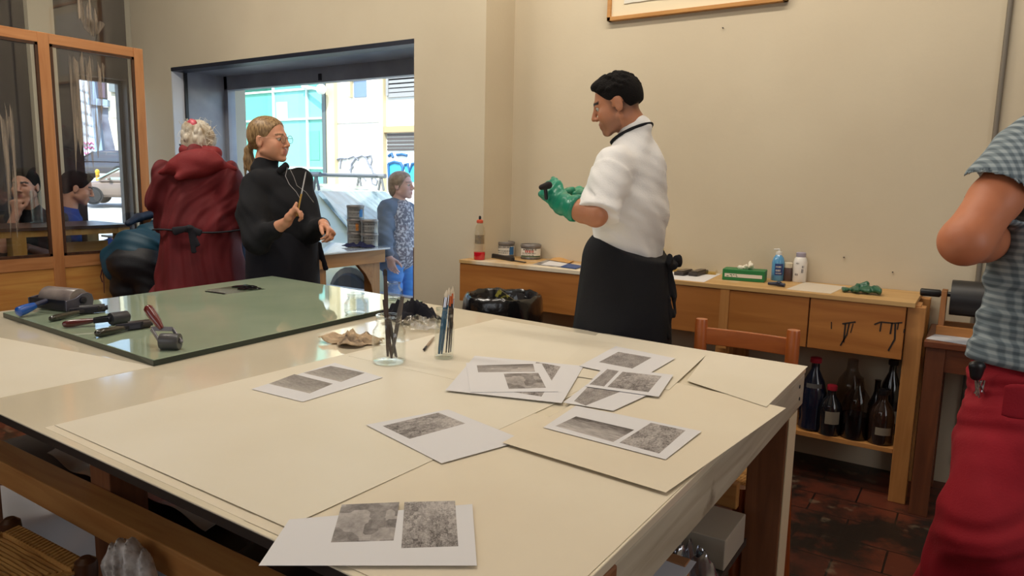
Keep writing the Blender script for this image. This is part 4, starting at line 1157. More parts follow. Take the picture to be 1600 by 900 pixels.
    for i in range(4):
        B.chain([L(.03, .02 + .014 * (i - 1.5), .024), L(.055, .015 * (i - 1.5), .036 - .003 * i), L(.08, -.02 + .02 * (i - 1.5), .022)], [.011, .010, .009], .006)
    B.tub(L(-.02, -.03, .020), L(.075, -.015, .018), (.03, .010), (.025, .012), (0, 1, 0), .012)
    B.cone(L(-.01, .0, .034), L(.025, .02, .045), .014, .010, .012)
    B.half(p + np.array([0, 0, .0015]), (0, 0, -1))
    tag(B.mesh('rubber_gloves', mat('dark_green_rubber', srgb(38, 94, 70), .35, coat=.2), fold=folds(.004, 120, (1, .3, .2), 2, 2)), 'dark green rubber gloves heaped near the right end of the bench', 'gloves')

def shelf_bottles():
    DK = mat('dark_bottle_glass', srgb(22, 22, 26), .12, coat=.5); BR = mat('brown_bottle_glass', srgb(42, 28, 22), .12, coat=.5); BLU = mat('navy_bottle', srgb(20, 26, 44), .15, coat=.5)
    SM = glass_mat('smoky_glass', (.72, .68, .66), ior=1.45)
    g = 'bottles on the shelf under the bench'
    z = .245
    # x, y, radius, height, material, cap colour, kind, label
    REDC = mat('cap_red', srgb(176, 40, 56), .4)
    spec = [(-.60, 3.60, .054, .335, BLU, REDC, 'soda', 'navy filled bottle with red cap, farthest left on the bottle shelf'),
            (-.515, 3.575, .046, .22, DK, REDC, 'jug', 'short dark bottle with dull red cap and printed label second from the left'),
            (-.455, 3.73, .06, .34, SM, None, 'jug', 'large smoky empty jug standing behind the short dark bottle'),
            (-.408, 3.59, .055, .29, SM, None, 'half', 'clear jug half full of black liquid in the middle of the shelf'),
            (-.335, 3.68, .032, .27, DK, None, 'wine', 'slim dark bottle with glinting neck behind the half full jug'),
            (-.298, 3.585, .048, .235, BR, BLACKP, 'jug', 'stout dark bottle with pale label at the right front of the shelf'),
            (-.285, 3.76, .045, .34, DK, BLACKP, 'soda', 'tall dark bottle with spotted label at the back right of the shelf'),
            (-1.09, 3.62, .040, .26, DK, None, 'wine', 'dark bottle under the bench left of the chair post'),
            (-1.28, 3.66, .045, .21, BR, None, 'jug', 'brown bottle under the bench beside the standing man'),
            (-.83, 3.66, .055, .20, mat('dull_green_bottle', srgb(44, 62, 44), .3), None, 'jug', 'dull green bottle seen between the chair posts')]
    for x, y, R, H_, m, cap, kind, lab in spec:
        R *= 1.12
        c = np.array([x, y, z])
        r = thing('bottle', lab, 'bottle', tuple(c), g)
        if kind == 'soda': prof = [(R * .8, 0), (R, .012), (R * .93, .06), (R, .10), (R, H_ * .55), (R * .75, H_ * .72), (R * .32, H_ * .88), (R * .28, H_)]
        elif kind == 'wine': prof = [(R * .9, 0), (R, .006), (R, H_ * .55), (R * .5, H_ * .72), (R * .36, H_ * .8), (R * .36, H_ * .98), (R * .42, H_)]
        else: prof = [(R * .9, 0), (R, .008), (R, H_ * .55), (R * .85, H_ * .70), (R * .42, H_ * .84), (R * .36, H_ * .90), (R * .36, H_)]
        bottle_body(r, c, prof, m, 'bottle_glass')
        if kind == 'half': MB().lathe(c, [(R * .85, .002), (R * .95, .010), (R * .95, .115), (.001, .115)], 24).build('black_liquid', mat('black_liquid', srgb(14, 12, 14), .15), r, smooth=True)
        if cap: MB().lathe((c[0], c[1], c[2] + H_ - .006), [(R * .42, 0), (R * .44, .002), (R * .44, .022), (R * .36, .025)], 16).build('cap', cap, r, smooth=True)
        a = facing(c)
        if 'label' in lab:
            label_band(r, c, R, .05 if 'stout' in lab else .06, .085 if 'stout' in lab else .12, a - .4, a + .9, mat('dull_label', srgb(128, 118, 102), .7), 'label')
        elif 'navy' in lab: label_band(r, c, R * .86, H_ * .62, H_ * .70, a - .7, a + .7, mat('grey_label', srgb(96, 94, 92), .7), 'label')

def trash_bin():
    c = on(785, 458, z=.80); c = np.array([c[0] + .02, c[1] - .02, 0]); R = .205
    r = thing('trash_bin', 'round waste bin lined with a shiny black plastic bag', 'bin', tuple(c))
    MB().lathe(c, [(.15, 0), (.155, .005), (.195, .78), (.185, .78), (.15, .03), (.001, .03)], 32).build('bucket', mat('bin_plastic', srgb(52, 48, 48), .5), r, smooth=True)
    # liner folded over the rim
    B = MB(); n = 72; R2 = random.Random(4); rings = []
    ph = [R2.uniform(0, 6) for _ in range(5)]
    def w(t, k): return math.sin(5 * t + ph[0] + k) + .7 * math.sin(11 * t + ph[1] - k) + .5 * math.sin(19 * t + ph[2] + 2 * k)
    levels = [(.55, .217, .006), (.60, .219, .006), (.66, .220, .005), (.72, .219, .005), (.775, .214, .004), (.795, .207, .004), (.802, .198, .004), (.79, .186, .004), (.72, .176, .006), (.60, .165, .008), (.45, .150, .01), (.40, .001, 0)]
    for k, (z, rad, a) in enumerate(levels):
        rings.append([(c[0] + (rad + a * w(t, k * .5) * .6) * math.cos(t), c[1] + (rad + a * w(t, k * .5) * .6) * math.sin(t), z + (.010 * w(t, 1) if k in (0, 1) else .004 * w(t, k)) ) for t in [2 * math.pi * i / n for i in range(n)]])
    B.loop(rings, cap=False)
    B.build('bin_liner', mat('black_film', srgb(20, 20, 23), .22, coat=.6, bump=.35, bscale=26), r, smooth=True)
    # printed black packet sticking out
    a = np.array([c[0] + .02, c[1] - .06, .74])
    o = MB().bar(a + np.array([-.02, .0, .075]), a + np.array([.07, .02, .02]), .012, .045).build('snack_wrapper', mat('dark_wrapper', srgb(44, 42, 30), .3, col2=srgb(170, 160, 70), scale=40, contrast=(.55, .62)), None)
    tag(o, 'dark crumpled wrapper with yellow print in the black lined bin', 'wrapper')

def ladder_chair():
    """turned-post chair between the table and the bench, its back towards the bench"""
    pL = at(1097, 492, 2.58); pR = at(1241, 510, 2.41); zt = .925
    pL[2] = pR[2] = 0
    u = unit(pR - pL); v = np.array([u[1], -u[0], 0.])                # v: towards the front of the seat
    if v.dot(-AWAY) < 0: v = -v
    r = thing('ladder_chair', 'orange wooden chair with round posts pushed against the far table edge', 'chair', tuple((pL + pR) / 2))
    W = np.linalg.norm(pR - pL); R = .0225
    seat = .44; dep = .33
    for p in (pL, pR):
        MB().tube([p + (u * .034 if p is pR else -u * .01), p + [0, 0, .60], p + [0, 0, zt - .01], p + [0, 0, zt]], [R * .85, R, R, R * .92], 16).build('leg', ORANGEW, r, smooth=True)
    for p in (pL, pR):
        q = p + v * dep + (-u * .055 if p is pR else u * .02)
        MB().tube([q, q + [0, 0, seat + .02], q + [0, 0, seat + .03]], [R * .85, R, R * .8], 16).build('leg', ORANGEW, r, smooth=True)
    for z0, z1 in ((.835, .895), (.66, .72)):
        B = MB(); n = 10; bow = .012
        rings = []
        for i in range(n + 1):
            t = i / n; p = pL + (pR - pL) * t - v * bow * math.sin(math.pi * t) * 1.0
            rings.append([p + v * .008 + [0, 0, z0], p - v * .008 + [0, 0, z0], p - v * .008 + [0, 0, z1], p + v * .008 + [0, 0, z1]])
        B.loop(rings).build('back_slat', ORANGEX, r, bevel=.003)
    for z in (.16, .26):
        MB().tube([pL + [0, 0, z], pR + [0, 0, z]], .011, 10).build('stretcher', ORANGEX, r, smooth=True)
        MB().tube([pL + v * dep + u * .02 + [0, 0, z + .03], pR + v * dep - u * .055 + [0, 0, z + .03]], .011, 10).build('stretcher', ORANGEX, r, smooth=True)
        for p in (pL, pR): MB().tube([p + [0, 0, z + .02], p + v * dep + (-u * .055 if p is pR else u * .02) + [0, 0, z + .02]], .011, 10).build('stretcher', ORANGEX, r, smooth=True)
    woven_seat(r, [pL + [0, 0, seat], pR + [0, 0, seat], pR + v * dep - u * .055 + [0, 0, seat], pL + v * dep + u * .02 + [0, 0, seat]])
    return r

RUSH = wood('rush_cord', srgb(222, 172, 100), srgb(160, 108, 52), .7, axis='X', scale=2.0, bump=.3)
def woven_seat(r, c, rows=13, fancy=False):
    """envelope-woven rush seat: cords run round each rail and turn at the diagonals"""
    B = MB(); ctr = sum(c) / 4.0
    for s in range(4):
        a, b = c[s], c[(s + 1) % 4]
        L = np.linalg.norm(b - a); u = (b - a) / L
        inn = ctr - (a + b) / 2; D = np.linalg.norm(inn); inn /= D
        cr = D / rows / 2 * 1.08
        for i in range(rows):
            t = (i + .5) / rows; p = a + (ctr - a) * t; q = b + (ctr - b) * t
            if np.linalg.norm(q - p) < .012: continue
            n = max(3, int(np.linalg.norm(q - p) / .03)) if fancy else 3
            sag = .012 * math.sin(min(t, .9) * 1.6)
            R = random.Random(i * 7 + s)
            pts = [p + (q - p) * k / n + np.array([0, 0, .012 - sag + R.uniform(-.0015, .0015)]) for k in range(n + 1)]
            B.tube(pts, cr, 8)
        # cords wrapped over the outer rail
    o = B.build('woven_seat', RUSH, r, smooth=True)
    return o

def rush_chair():
    """rush-seated chair in the near left corner, pushed under the table"""
    z = .475
    p1 = on(16, 818, z=z); p2 = on(134, 880, z=z)
    p1[2] = p2[2] = 0
    u = unit(p2 - p1); v = np.array([u[1], -u[0], 0.])
    if v[1] > 0: v = -v
    W = np.linalg.norm(p2 - p1); dep = .40
    r = thing('rush_chair', 'chair with a woven straw rush seat and dark round knobs at the near left', 'chair', tuple((p1 + p2) / 2))
    b1, b2 = p1 + v * dep + u * .03, p2 + v * dep - u * .03
    for p in (p1, p2): 
        MB().tube([p, p + [0, 0, .42], p + [0, 0, z - .012], p + [0, 0, z + .006], p + [0, 0, z + .016]], [.019, .024, .026, .024, .012], 16).build('leg', mat('dark_knob', srgb(78, 46, 26), .3, coat=.4), r, smooth=True)
    for p in (b1, b2):
        MB().tube([p, p + [0, 0, .45], p + v * .06 + [0, 0, .86], p + v * .062 + [0, 0, .875]], [.019, .023, .019, .012], 16).build('leg', MATS['dark_knob'], r, smooth=True)
    for zz in (.60, .74):
        MB().bar(b1 + v * (zz - .45) * .146 + [0, 0, zz], b2 + v * (zz - .45) * .146 + [0, 0, zz], .014, .06).build('back_slat', MATS['dark_knob'], r, bevel=.003)
    for zz in (.14, .26):
        for a, b in ((p1, p2), (p1, b1), (p2, b2), (b1, b2)):
            MB().tube([a + [0, 0, zz], b + [0, 0, zz]], .010, 10).build('stretcher', MATS['dark_knob'], r, smooth=True)
    h = np.array([0, 0, .448])
    woven_seat(r, [p1 + h, p2 + h, b2 + h, b1 + h], 19, True)
    # twisted cord wrapping along the front rail
    B = MB(); n = int(W / .0165)
    for i in range(n):
        p = p1 + u * (.028 + (W - .056) * i / (n - 1)) + h
        B.tube([p + v * -.018 + [0, 0, -.018], p + v * -.020 + [0, 0, .004], p + v * -.006 + [0, 0, .019] + u * .003, p + v * .03 + [0, 0, .018] + u * .010], .0088, 8)
    B.build('front_wrapping', RUSH, r, smooth=True)
    return r

def side_table_and_roller():
    x0, x1, y0, y1, zt = -.155, .85, 3.42, YB - .02, .775
    r = thing('side_table', 'dark reddish wooden side table at the end of the bench', 'table', ((x0 + x1) / 2, (y0 + y1) / 2, 0))
    MB().box((x0, y0, zt - .028), (x1, y1, zt)).build('tabletop', REDWOOD, r, bevel=.004)
    MB().box((x0 + .03, y0 + .03, zt - .13), (x1 - .03, y0 + .05, zt - .028)).build('apron', REDWOOD, r)
    MB().box((x0 + .03, y0 + .05, zt - .13), (x0 + .05, y1 - .05, zt - .028)).build('apron', REDWOOD, r)
    for x in (x0 + .045, x1 - .06):
        for y in (y0 + .05, y1 - .05):
            MB().box((x - .036, y - .036, 0), (x + .036, y + .036, zt - .028)).build('leg', wood('reddish_leg', srgb(112, 64, 38), srgb(88, 48, 28), .4, axis='Z'), r, bevel=.003)
    c = [on(1447, 529, z=zt), on(1560, 547, z=zt), on(1590, 535, z=zt), on(1470, 518, z=zt)]
    tag(sheet('printed_sheet', c, mat('bluegrey_print', srgb(206, 208, 214), .6, col2=srgb(150, 158, 172), scale=4, contrast=(.45, .6)), thick=.001), 'white sheet with a pale blue grey print on the dark side table', 'paper')
    # big roller resting in a wooden cradle
    yc = 3.69; zc = .935; rr = .078
    r = thing('cradle_roller', 'big black roller resting in a wooden cradle on the side table', 'roller', (.15, yc, zt))
    xa = on(1484, 470, y=yc - rr)[0]; xb = xa + .46
    MB().lathe((xa, yc, zc), [(rr * .98, 0), (rr, .004), (rr, xb - xa - .004), (rr * .98, xb - xa)], 40, (1, 0, 0)).build('roller', RUBBER, r, smooth=True)
    xh = on(1437, 462, y=yc)[0]
    MB().lathe((xh, yc, zc + .012), [(.012, 0), (.017, .004), (.017, .075), (.015, .08)], 18, (1, 0, 0)).build('handle', BLACKP, r, smooth=True)
    MB().lathe((xh + .07, yc, zc + .012), [(.011, 0), (.011, xa - xh - .06)], 16, (1, 0, 0)).build('axle', BLACKP, r, smooth=True)
    MB().lathe((xb, yc, zc + .012), [(.011, 0), (.011, .03), (.017, .032), (.017, .11)], 16, (1, 0, 0)).build('handle', BLACKP, r, smooth=True)
    CW = wood('cradle_wood', srgb(168, 112, 58), srgb(140, 88, 42), .45, axis='Z')
    for x in (xa - .035, xb + .01):
        B = MB().prism([(x, yc - .075, zt), (x, yc + .075, zt), (x, yc + .04, zc + .03), (x, yc + .018, zc + .03), (x, yc + .018, zc + .0), (x, yc - .018, zc + .0), (x, yc - .018, zc + .03), (x, yc - .04, zc + .03)], (.022, 0, 0))
        B.build('upright', CW, r, bevel=.002)
    for y in (-.085, .07): MB().box((xa - .04, yc + y, zt), (xb + .04, yc + y + .018, zt + .04)).build('base_rail', wood('cradle_rail', srgb(176, 118, 62), srgb(150, 96, 46), .45), r, bevel=.002)

def under_table():
    PAPERS = mat('white_scrap', srgb(214, 214, 218), .6)
    z = .351
    def bx(name, lab, cat, lo, hi, m, **k):
        o = MB().box(lo, hi).build(name, m, None, bevel=k.get('bevel', .002)); return tag(o, lab, cat)
    # on the shelf at the right end, seen below the end board
    r = bx('paper_stack', 'stack of white paper under the right end of the worktable', 'paper', (-.86, 1.14, z), (-.52, 1.60, z + .10), PAPERS)
    bx('cardboard_piece', 'strip of brown cardboard leaning on the paper under the table', 'cardboard', (-.86, 1.62, z), (-.53, 1.66, z + .12), mat('brown_card', srgb(158, 112, 76), .7))
    c = [(-.86, 1.15, z + .1015), (-.515, 1.15, z + .1015), (-.515, 1.66, z + .125), (-.86, 1.66, z + .125)]
    tag(sheet('paper_sheet', c, mat('bluish_sheet', srgb(206, 210, 222), .6), thick=.001, lift=lambda u, v: .012 * math.sin(5 * v) * u + .002), 'loose bluish white sheet with a grey photo on the paper under the table', 'paper')
    crumple('foil', 'crumpled shiny foil under the right end of the table', 'foil', (-.58, 1.76, z), (.16, .17, .12), mat('foil_silver', srgb(186, 190, 200), .18, metal=.9), 21)
    bx('cardboard_box', 'flat grey white carton under the table beside the pale corner leg', 'box', (-.90, 1.86, z), (-.50, 2.06, z + .09), mat('grey_carton', srgb(176, 166, 150), .7), bevel=.003)
    # plastic sheeting stored on the shelf on the left, film over the stretcher
    R = random.Random(8)
    ph = [R.uniform(0, 6) for _ in range(8)]
    def cr(a): return lambda u, v: a * (math.sin(9 * u + ph[0] + 4 * v) + math.sin(14 * v + ph[1] - 5 * u) + .7 * math.sin(23 * u + ph[2]) + .7 * math.sin(19 * v + 8 * u + ph[3]) + 2.8)
    tag(sheet('plastic_sheet', [(-2.75, 1.15, z + .003), (-1.80, 1.15, z + .003), (-1.75, 1.95, z + .003), (-2.9, 1.95, z + .003)], mat('pale_plastic', srgb(188, 178, 170), .22, coat=.5), thick=.002, n=40, lift=cr(.012)), 'crumpled pale plastic sheeting on the shelf under the table', 'plastic sheet')
    tag(sheet('paper_pile', [(-3.3, 1.0, .002), (-2.05, 1.0, .002), (-2.05, 1.9, .002), (-3.3, 1.9, .002)], mat('crumpled_wrap', srgb(190, 188, 192), .5), thick=.002, n=40, lift=cr(.02)), 'crumpled white wrapping paper on the floor beside the rush chair', 'paper')
    rag('plastic_bag', 'clear crumpled plastic bag hanging on the stretcher by the rush chair', 'bag', (-1.635, .845, .33), (.15, .06, .28), BAGFILM, 31, h=.006, amp=.012)
    tag(sheet('plastic_film', [(-1.60, 1.10, z + .006), (-1.02, 1.10, z + .006), (-1.0, 2.0, z + .006), (-1.62, 2.0, z + .006)], mat('black_film_sheet', srgb(44, 36, 32), .2, coat=.7), thick=.002, n=40, lift=cr(.010)), 'dark glossy plastic film on the shelf under the table', 'plastic film')

def can_table():
    ZT2 = .88
    x0, x1, y0, y1 = -5.15, -3.80, 3.36, YG - .045
    r = thing('pine_table', 'pine table with a glass covered white top before the street window', 'table', ((x0 + x1) / 2, (y0 + y1) / 2, 0))
    MB().box((x0, y0, ZT2 - .012), (x1, y1, ZT2)).build('tabletop', mat('white_glass_top', srgb(226, 232, 232), .05, spec=.6, coat=.6), r, bevel=.002)
    B = MB()
    B.box((x1 - .075, y0 + .02, ZT2 - .115), (x1 - .045, y1 - .01, ZT2 - .012)); A = B.build('apron', wood('apron_pine', srgb(206, 146, 78), srgb(186, 124, 60), .45, axis='Y'), r, bevel=.002)
    MB().box((x0 + .03, y0 + .02, ZT2 - .115), (x1 - .077, y0 + .05, ZT2 - .012)).build('apron', PINE, r, bevel=.002)
    for x, y in ((x1 - .12, y1 - .08), (x1 - .12, y0 + .10), (x0 + .08, y0 + .10), (x0 + .08, y1 - .08)):
        MB().box((x - .043, y - .043, 0), (x + .043, y + .043, ZT2 - .012)).build('leg', PINEZ, r, bevel=.003)
    # curved corner brace
    x = x1 - .10; yl = y1 - .125
    pts = [(x, yl, ZT2 - .115), (x, yl - .16, ZT2 - .115), (x, yl - .08, ZT2 - .19), (x, yl - .02, ZT2 - .28), (x, yl, ZT2 - .36)]
    MB().prism(pts, (.035, 0, 0)).build('brace', PINE, r, bevel=.002)
    g = 'ink cans stacked on the pine table'
    cl = at(557, 384, 5.62); cr_ = at(588, 382, 5.60); s = .066
    cl = np.array([cl[0], min(cl[1], y1 - .075), ZT2]); cr_ = np.array([cr_[0], min(cr_[1], y1 - .07), ZT2])
    hh = .105
    DKL = mat('dark_label', srgb(140, 138, 134), .5)
    labs = ['ink can at the bottom of the taller stack of three', 'ink can with orange mark in the middle of the taller stack', 'ink can with black and blue label on top of the taller stack']
    for i in range(3):
        st = ((.0, .35, mat('orange_dot', srgb(206, 128, 52), .5)) if i == 1 else ((.45, .95, mat('stripe_cyan', srgb(46, 120, 184), .5)) if i == 2 else None))
        ink_can((cl[0], cl[1], ZT2 + .0005 + i * hh), s, hh, labs[i], g, stripe=st, lab=DKL, span=.9)
    for i, lab in enumerate(('lower ink can of the stack of two nearer the window jamb', 'upper ink can of the stack of two nearer the window jamb')):
        ink_can((cr_[0], cr_[1], ZT2 + .0005 + i * hh), s, hh, lab, g, lab=DKL, span=.6)
    p = (cl + cr_) / 2 - AWAY * np.array([1, 1, 0]) * .11
    crumple('rag', 'dark blue rag lying in front of the stacked cans', 'rag', (p[0], p[1], ZT2), (.22, .12, .045), mat('navy_cloth', srgb(34, 36, 72), .9), 14, rot=.5)
    # white board table further left behind the bending person
    c = on(158, 367, z=.88); 
    r = thing('white_table', 'white topped table corner jutting out behind the bending person', 'table', (c[0] + .4, c[1] + .2, 0))
    q = [np.array([c[0], c[1], .865]), np.array([c[0] + 1.0, c[1] - .02, .865]), np.array([c[0] + 1.0, 3.56, .865]), np.array([c[0] + .02, 3.56, .865])]
    q = [np.array([min(p[0], -5.22), p[1], p[2]]) for p in q]
    MB().prism(q, (0, 0, .016)).build('tabletop', mat('white_board', srgb(232, 230, 222), .3), r)
    B = MB()
    for p in q: pass
    for i, (sx, sy) in enumerate(((1, 1), (-1, 1), (-1, -1), (1, -1))):
        p = q[i] + np.array([sx * .06, sy * .06, 0]); MB().box((p[0] - .025, p[1] - .025, 0), (p[0] + .025, p[1] + .025, .865)).build('leg', DKWOOD, r)

def screen_reflection():
    """a yellow wooden table seen through the glazed screen"""
    zt = 1.05
    r = thing('wooden_table', 'yellow wooden table with dark top seen through the glazed screen', 'table', (-5.4, 2.2, 0))
    x0, x1 = -5.55, -5.02; y0, y1 = 1.5, 2.75
    MB().box((x0, y0, zt - .02), (x1, y1, zt)).build('tabletop', mat('table_dark_top', srgb(74, 58, 52), .3), r)
    YW = wood('yellow_timber', srgb(206, 160, 84), srgb(186, 136, 64), .5, axis='Z')
    MB().box((x1 - .045, y0 + .01, zt - .06), (x1 - .015, y1 - .01, zt - .02)).build('apron', YW, r)
    for y in (y0 + .05, 2.04, y1 - .05):
        for x in (x0 + .05, x1 - .05): MB().box((x - .04, y - .04, 0), (x + .04, y + .04, zt - .02)).build('leg', YW, r)
    o = MB().box((x0 + .34, 2.30, .0), (x0 + .37, 2.66, zt - .12)).build('leaning_board', wood('yellow_board', srgb(218, 172, 92), srgb(200, 150, 74), .5, axis='Y'))
    tag(o, 'plain yellow wooden board standing under the table beyond the screen', 'board')
    p = at(47, 318, 5.0); 
    jz = zt
    c = np.array([p[0], p[1], zt]); c[0] = min(max(c[0], x0 + .06), x1 - .06)
    r = thing('glass_vase', 'tall clear glass on the table in front of the seated man', 'glass', tuple(c))
    MB().lathe(c, [(.03, 0), (.034, .004), (.036, .22), (.033, .22), (.030, .008), (.001, .008)], 20).build('glass', CLEARG, r, smooth=True)
    MB().lathe(c, [(.001, .0), (.05, .001), (.05, .006), (.001, .007)], 20).build('glass_foot', MATS['thick_glass'], r, smooth=True)

# ------------------------------------------------------------------ people
class Frame:
    """head frame: x forward, y to the person's left, z up"""
    def __init__(s, c, f, pitch=0., roll=0., scale=1.):
        f = unit([f[0], f[1], 0]); l = np.array([-f[1], f[0], 0.]); u = np.array([0, 0, 1.])
        p = math.radians(pitch); r = math.radians(roll)
        f2 = f * math.cos(p) - u * math.sin(p); u2 = u * math.cos(p) + f * math.sin(p)
        l2 = l * math.cos(r) + u2 * math.sin(r); u3 = u2 * math.cos(r) - l * math.sin(r)
        s.c = np.array(c, float); s.M = np.stack([f2, l2, u3], 1); s.s = scale
    def p(s, x, y, z): return s.c + s.M @ (np.array([x, y, z]) * s.s)
    def inv(s, P): return ((P - s.c) @ s.M) / s.s
    def d(s, x, y, z): return s.M @ np.array([x, y, z], float)

def head(B, H, man=False, full=1.0):
    e = lambda c, r, k=.014, op='u': B.ell(H.p(*c), np.array(r) * H.s, H.M, k, op)
    c = lambda a, b, ra, rb=None, k=.008, op='u': B.cone(H.p(*a), H.p(*b), ra * H.s, None if rb is None else rb * H.s, k, op)
    e((-.012, 0, .036), (.099, .077, .085))
    e((.022, 0, -.020), (.066, .063 * full, .088), .02)
    for s in (-1, 1):
        c((-.004, s * .052 * full, -.058), (.062, s * .020, -.096), .021, .018, .02)
        e((.058, s * .038 * full, -.026), (.028, .026, .024), .02)
        c((.066, s * .042, .022), (.086, s * .014, .026), .010, .011, .012)
    for s in (-1, 1): e((.046, s * .037 * full, -.054), (.030 * full, .025 * full, .032 * full), .024)
    e((.070, 0, -.101), (.020, .022, .017), .014)
    e((.079, 0, -.068), (.018, .028, .020), .012)
    for s in (-1, 1): e((.093, s * .032, .003), (.016, .019, .012), .012, 's')
    c((.088, 0, .018), (.112, 0, -.030), .0085, .0115, .010)
    for s in (-1, 1): e((.099, s * .0125, -.036), (.011, .0085, .008), .006)
    c((.0885, -.016, -.0615), (.0885, .016, -.0615), .0056, None, .006); e((.0915, 0, -.0615), (.006, .012, .005), .005)
    c((.086, -.015, -.0745), (.086, .015, -.0745), .0066, None, .006)
    c((.0965, -.02, -.068), (.0965, .02, -.068), .0032, None, .003, 's')
    for s in (-1, 1):
        e((-.012, s * .078, -.008), (.019, .009, .033), .006)
        e((-.006, s * .088, -.006), (.010, .008, .020), .004, 's')
        c((.077, s * .046, .008), (.088, s * .032, .0135), .0045, None, .004); c((.088, s * .032, .0135), (.086, s * .018, .009), .0045, .004, .004)

def eyes(H, parent, iris=(.08, .05, .03)):
    W = mat('eye_white', srgb(196, 184, 174), .2); I = mat('eye_iris', srgb(60, 44, 34), .15)
    for s in (-1, 1):
        p = H.p(.0765, s * .032, .003)
        o = MB().ball(p, .0125 * H.s, 10).build('eye', W, parent, smooth=True)
        q = H.p(.0825, s * .0318, .001); MB().ball(q, .0076 * H.s, 8).build('iris', I, o, smooth=True)

def skin_tint(H, base, lip, brow, stubble=None, brow_w=.006, cheek=None, fade=None):
    base, lip, brow = np.array(base), np.array(lip), np.array(brow)
    def f(P):
        q = H.inv(P); n = len(P); C = np.tile(base, (n, 1))
        def mix(m, col, a=1.):
            m = np.clip(m, 0, 1)[:, None] * a; C[:] = C * (1 - m) + np.array(col) * m
        if cheek is not None:
            mix(1 - np.sqrt(((q[:, 0] - .07) / .035) ** 2 + ((np.abs(q[:, 1]) - .04) / .028) ** 2 + ((q[:, 2] + .03) / .026) ** 2), cheek, .7)
        if stubble is not None:
            m = ((q[:, 2] < -.045) & (q[:, 2] > -.16) & (q[:, 0] > .0)).astype(float) * np.clip((-.04 - q[:, 2]) / .03, 0, 1); mix(m, stubble, .45)
        if fade is not None:
            m = np.clip((q[:, 2] + .075) / .07, 0, 1) * np.clip((.035 - q[:, 0] + .5 * np.maximum(q[:, 2], 0)) / .03, 0, 1) * ((np.hypot(q[:, 0] + .012, q[:, 1]) < .115) & (q[:, 2] > -.09))
            ear = (np.abs(q[:, 1]) > .068) & (np.abs(q[:, 0] + .010) < .026) & (q[:, 2] < .026); mix(np.where(ear, 0, m), fade, .85)
        mix(((q[:, 0] > .082) & (np.abs(q[:, 1]) < .020) & (np.abs(q[:, 2] + .068) < .0105)).astype(float), lip, .7)
        m = (q[:, 0] > .05) & (np.abs(q[:, 1]) > .012) & (np.abs(q[:, 1]) < .052) & (np.abs(q[:, 2] - .027 + .10 * np.maximum(np.abs(q[:, 1]) - .036, 0)) < brow_w); mix(m.astype(float), brow)
        return C
    return f

def hand(B, w, f, n, t, curl=(30, 35, 40, 45), s=1.0, thumb=None, k=.0035, fat=1.0):
    """w wrist, f towards the knuckles, n the way the palm faces, t towards the thumb side"""
    w = np.array(w, float); f = unit(f); n = unit(np.array(n) - f * np.dot(n, f)); t0 = np.cross(f, n); t = t0 if np.dot(t0, t) > 0 else -t0
    kn = w + f * .088 * s
    B.tub(w - f * .01 * s, kn - f * .010 * s, (.029 * s, .018 * s * fat), (.040 * s, .0145 * s * fat), t, .012)
    B.ell(w + f * .035 * s + t * .024 * s + n * .008 * s, (.022 * s,) * 3, None, .012)
    for i, (o, L) in enumerate(((.030, .074), (.0105, .083), (-.0100, .077), (-.029, .060))):
        p = kn - f * .012 * s + t * o * s - f * (.004 * abs(i - 1)) * s; a = 0.; d = f + t * (.06 * (1.5 - i) / 1.5)
        pts = [p]; c = curl[i]; c = (c, c, c) if not hasattr(c, '__len__') else c
        for j, q in enumerate((.46, .30, .24)):
            a += math.radians(c[j]); dd = unit(d) * math.cos(a) + n * math.sin(a)
            p = p + dd * L * q * s * (1.12 if j == 0 else 1); pts.append(p)
        B.chain(pts, [.0098 * s * fat, .0092 * s * fat, .0083 * s * fat, .0070 * s * fat], k)
    b = w + f * .022 * s + t * .026 * s + n * .006 * s
    if thumb is None: thumb = [unit(t * .75 + f * .7 + n * .25), unit(t * .35 + f * .9 + n * .3), unit(t * .1 + f * .95 + n * .35)]
    p = b; pts = [p]
    for d, L in zip(thumb, (.044, .034, .027)): p = p + np.array(d) * L * s; pts.append(p)
    B.chain(pts, [.0135 * s, .0115 * s, .0105 * s, .0085 * s], .006)
    return kn

def legs(B, hipc, l, foot_l, foot_r, f, knee_fwd=.03, rk=1.0):
    z = hipc[2]
    for sgn, ft in ((1, foot_l), (-1, foot_r)):
        h = hipc + l * sgn * .09 + np.array([0, 0, -.02]); an = np.array([ft[0], ft[1], .085])
        kn = (h + an) / 2 + f * knee_fwd; kn[2] = z * .53
        B.chain([h, kn], [.083 * rk, .056 * rk], .03); B.chain([kn, (kn + an) / 2 - f * .012, an], [.055 * rk, .055 * rk, .036 * rk], .02)
        B.cone(an + np.array([0, 0, -.045]) - f * .03, np.array([ft[0], ft[1], .030]) + f * .15, .036, .028, .02)

def shoes(name, parent, feet, f, m):
    for ft in feet:
        B = Blob(.006)
        B.cone(np.array([ft[0], ft[1], .05]) - f * .045, np.array([ft[0], ft[1], .042]) + f * .10, .050, .045, .03); B.cone(np.array([ft[0], ft[1], .042]) + f * .10, np.array([ft[0], ft[1], .040]) + f * .18, .046, .036, .02)
        B.cone(np.array([ft[0], ft[1], .05]), np.array([ft[0], ft[1], .11]), .048, .046, .02)
        B.half((ft[0], ft[1], .002), (0, 0, -1))
        B.mesh(name, m, parent)

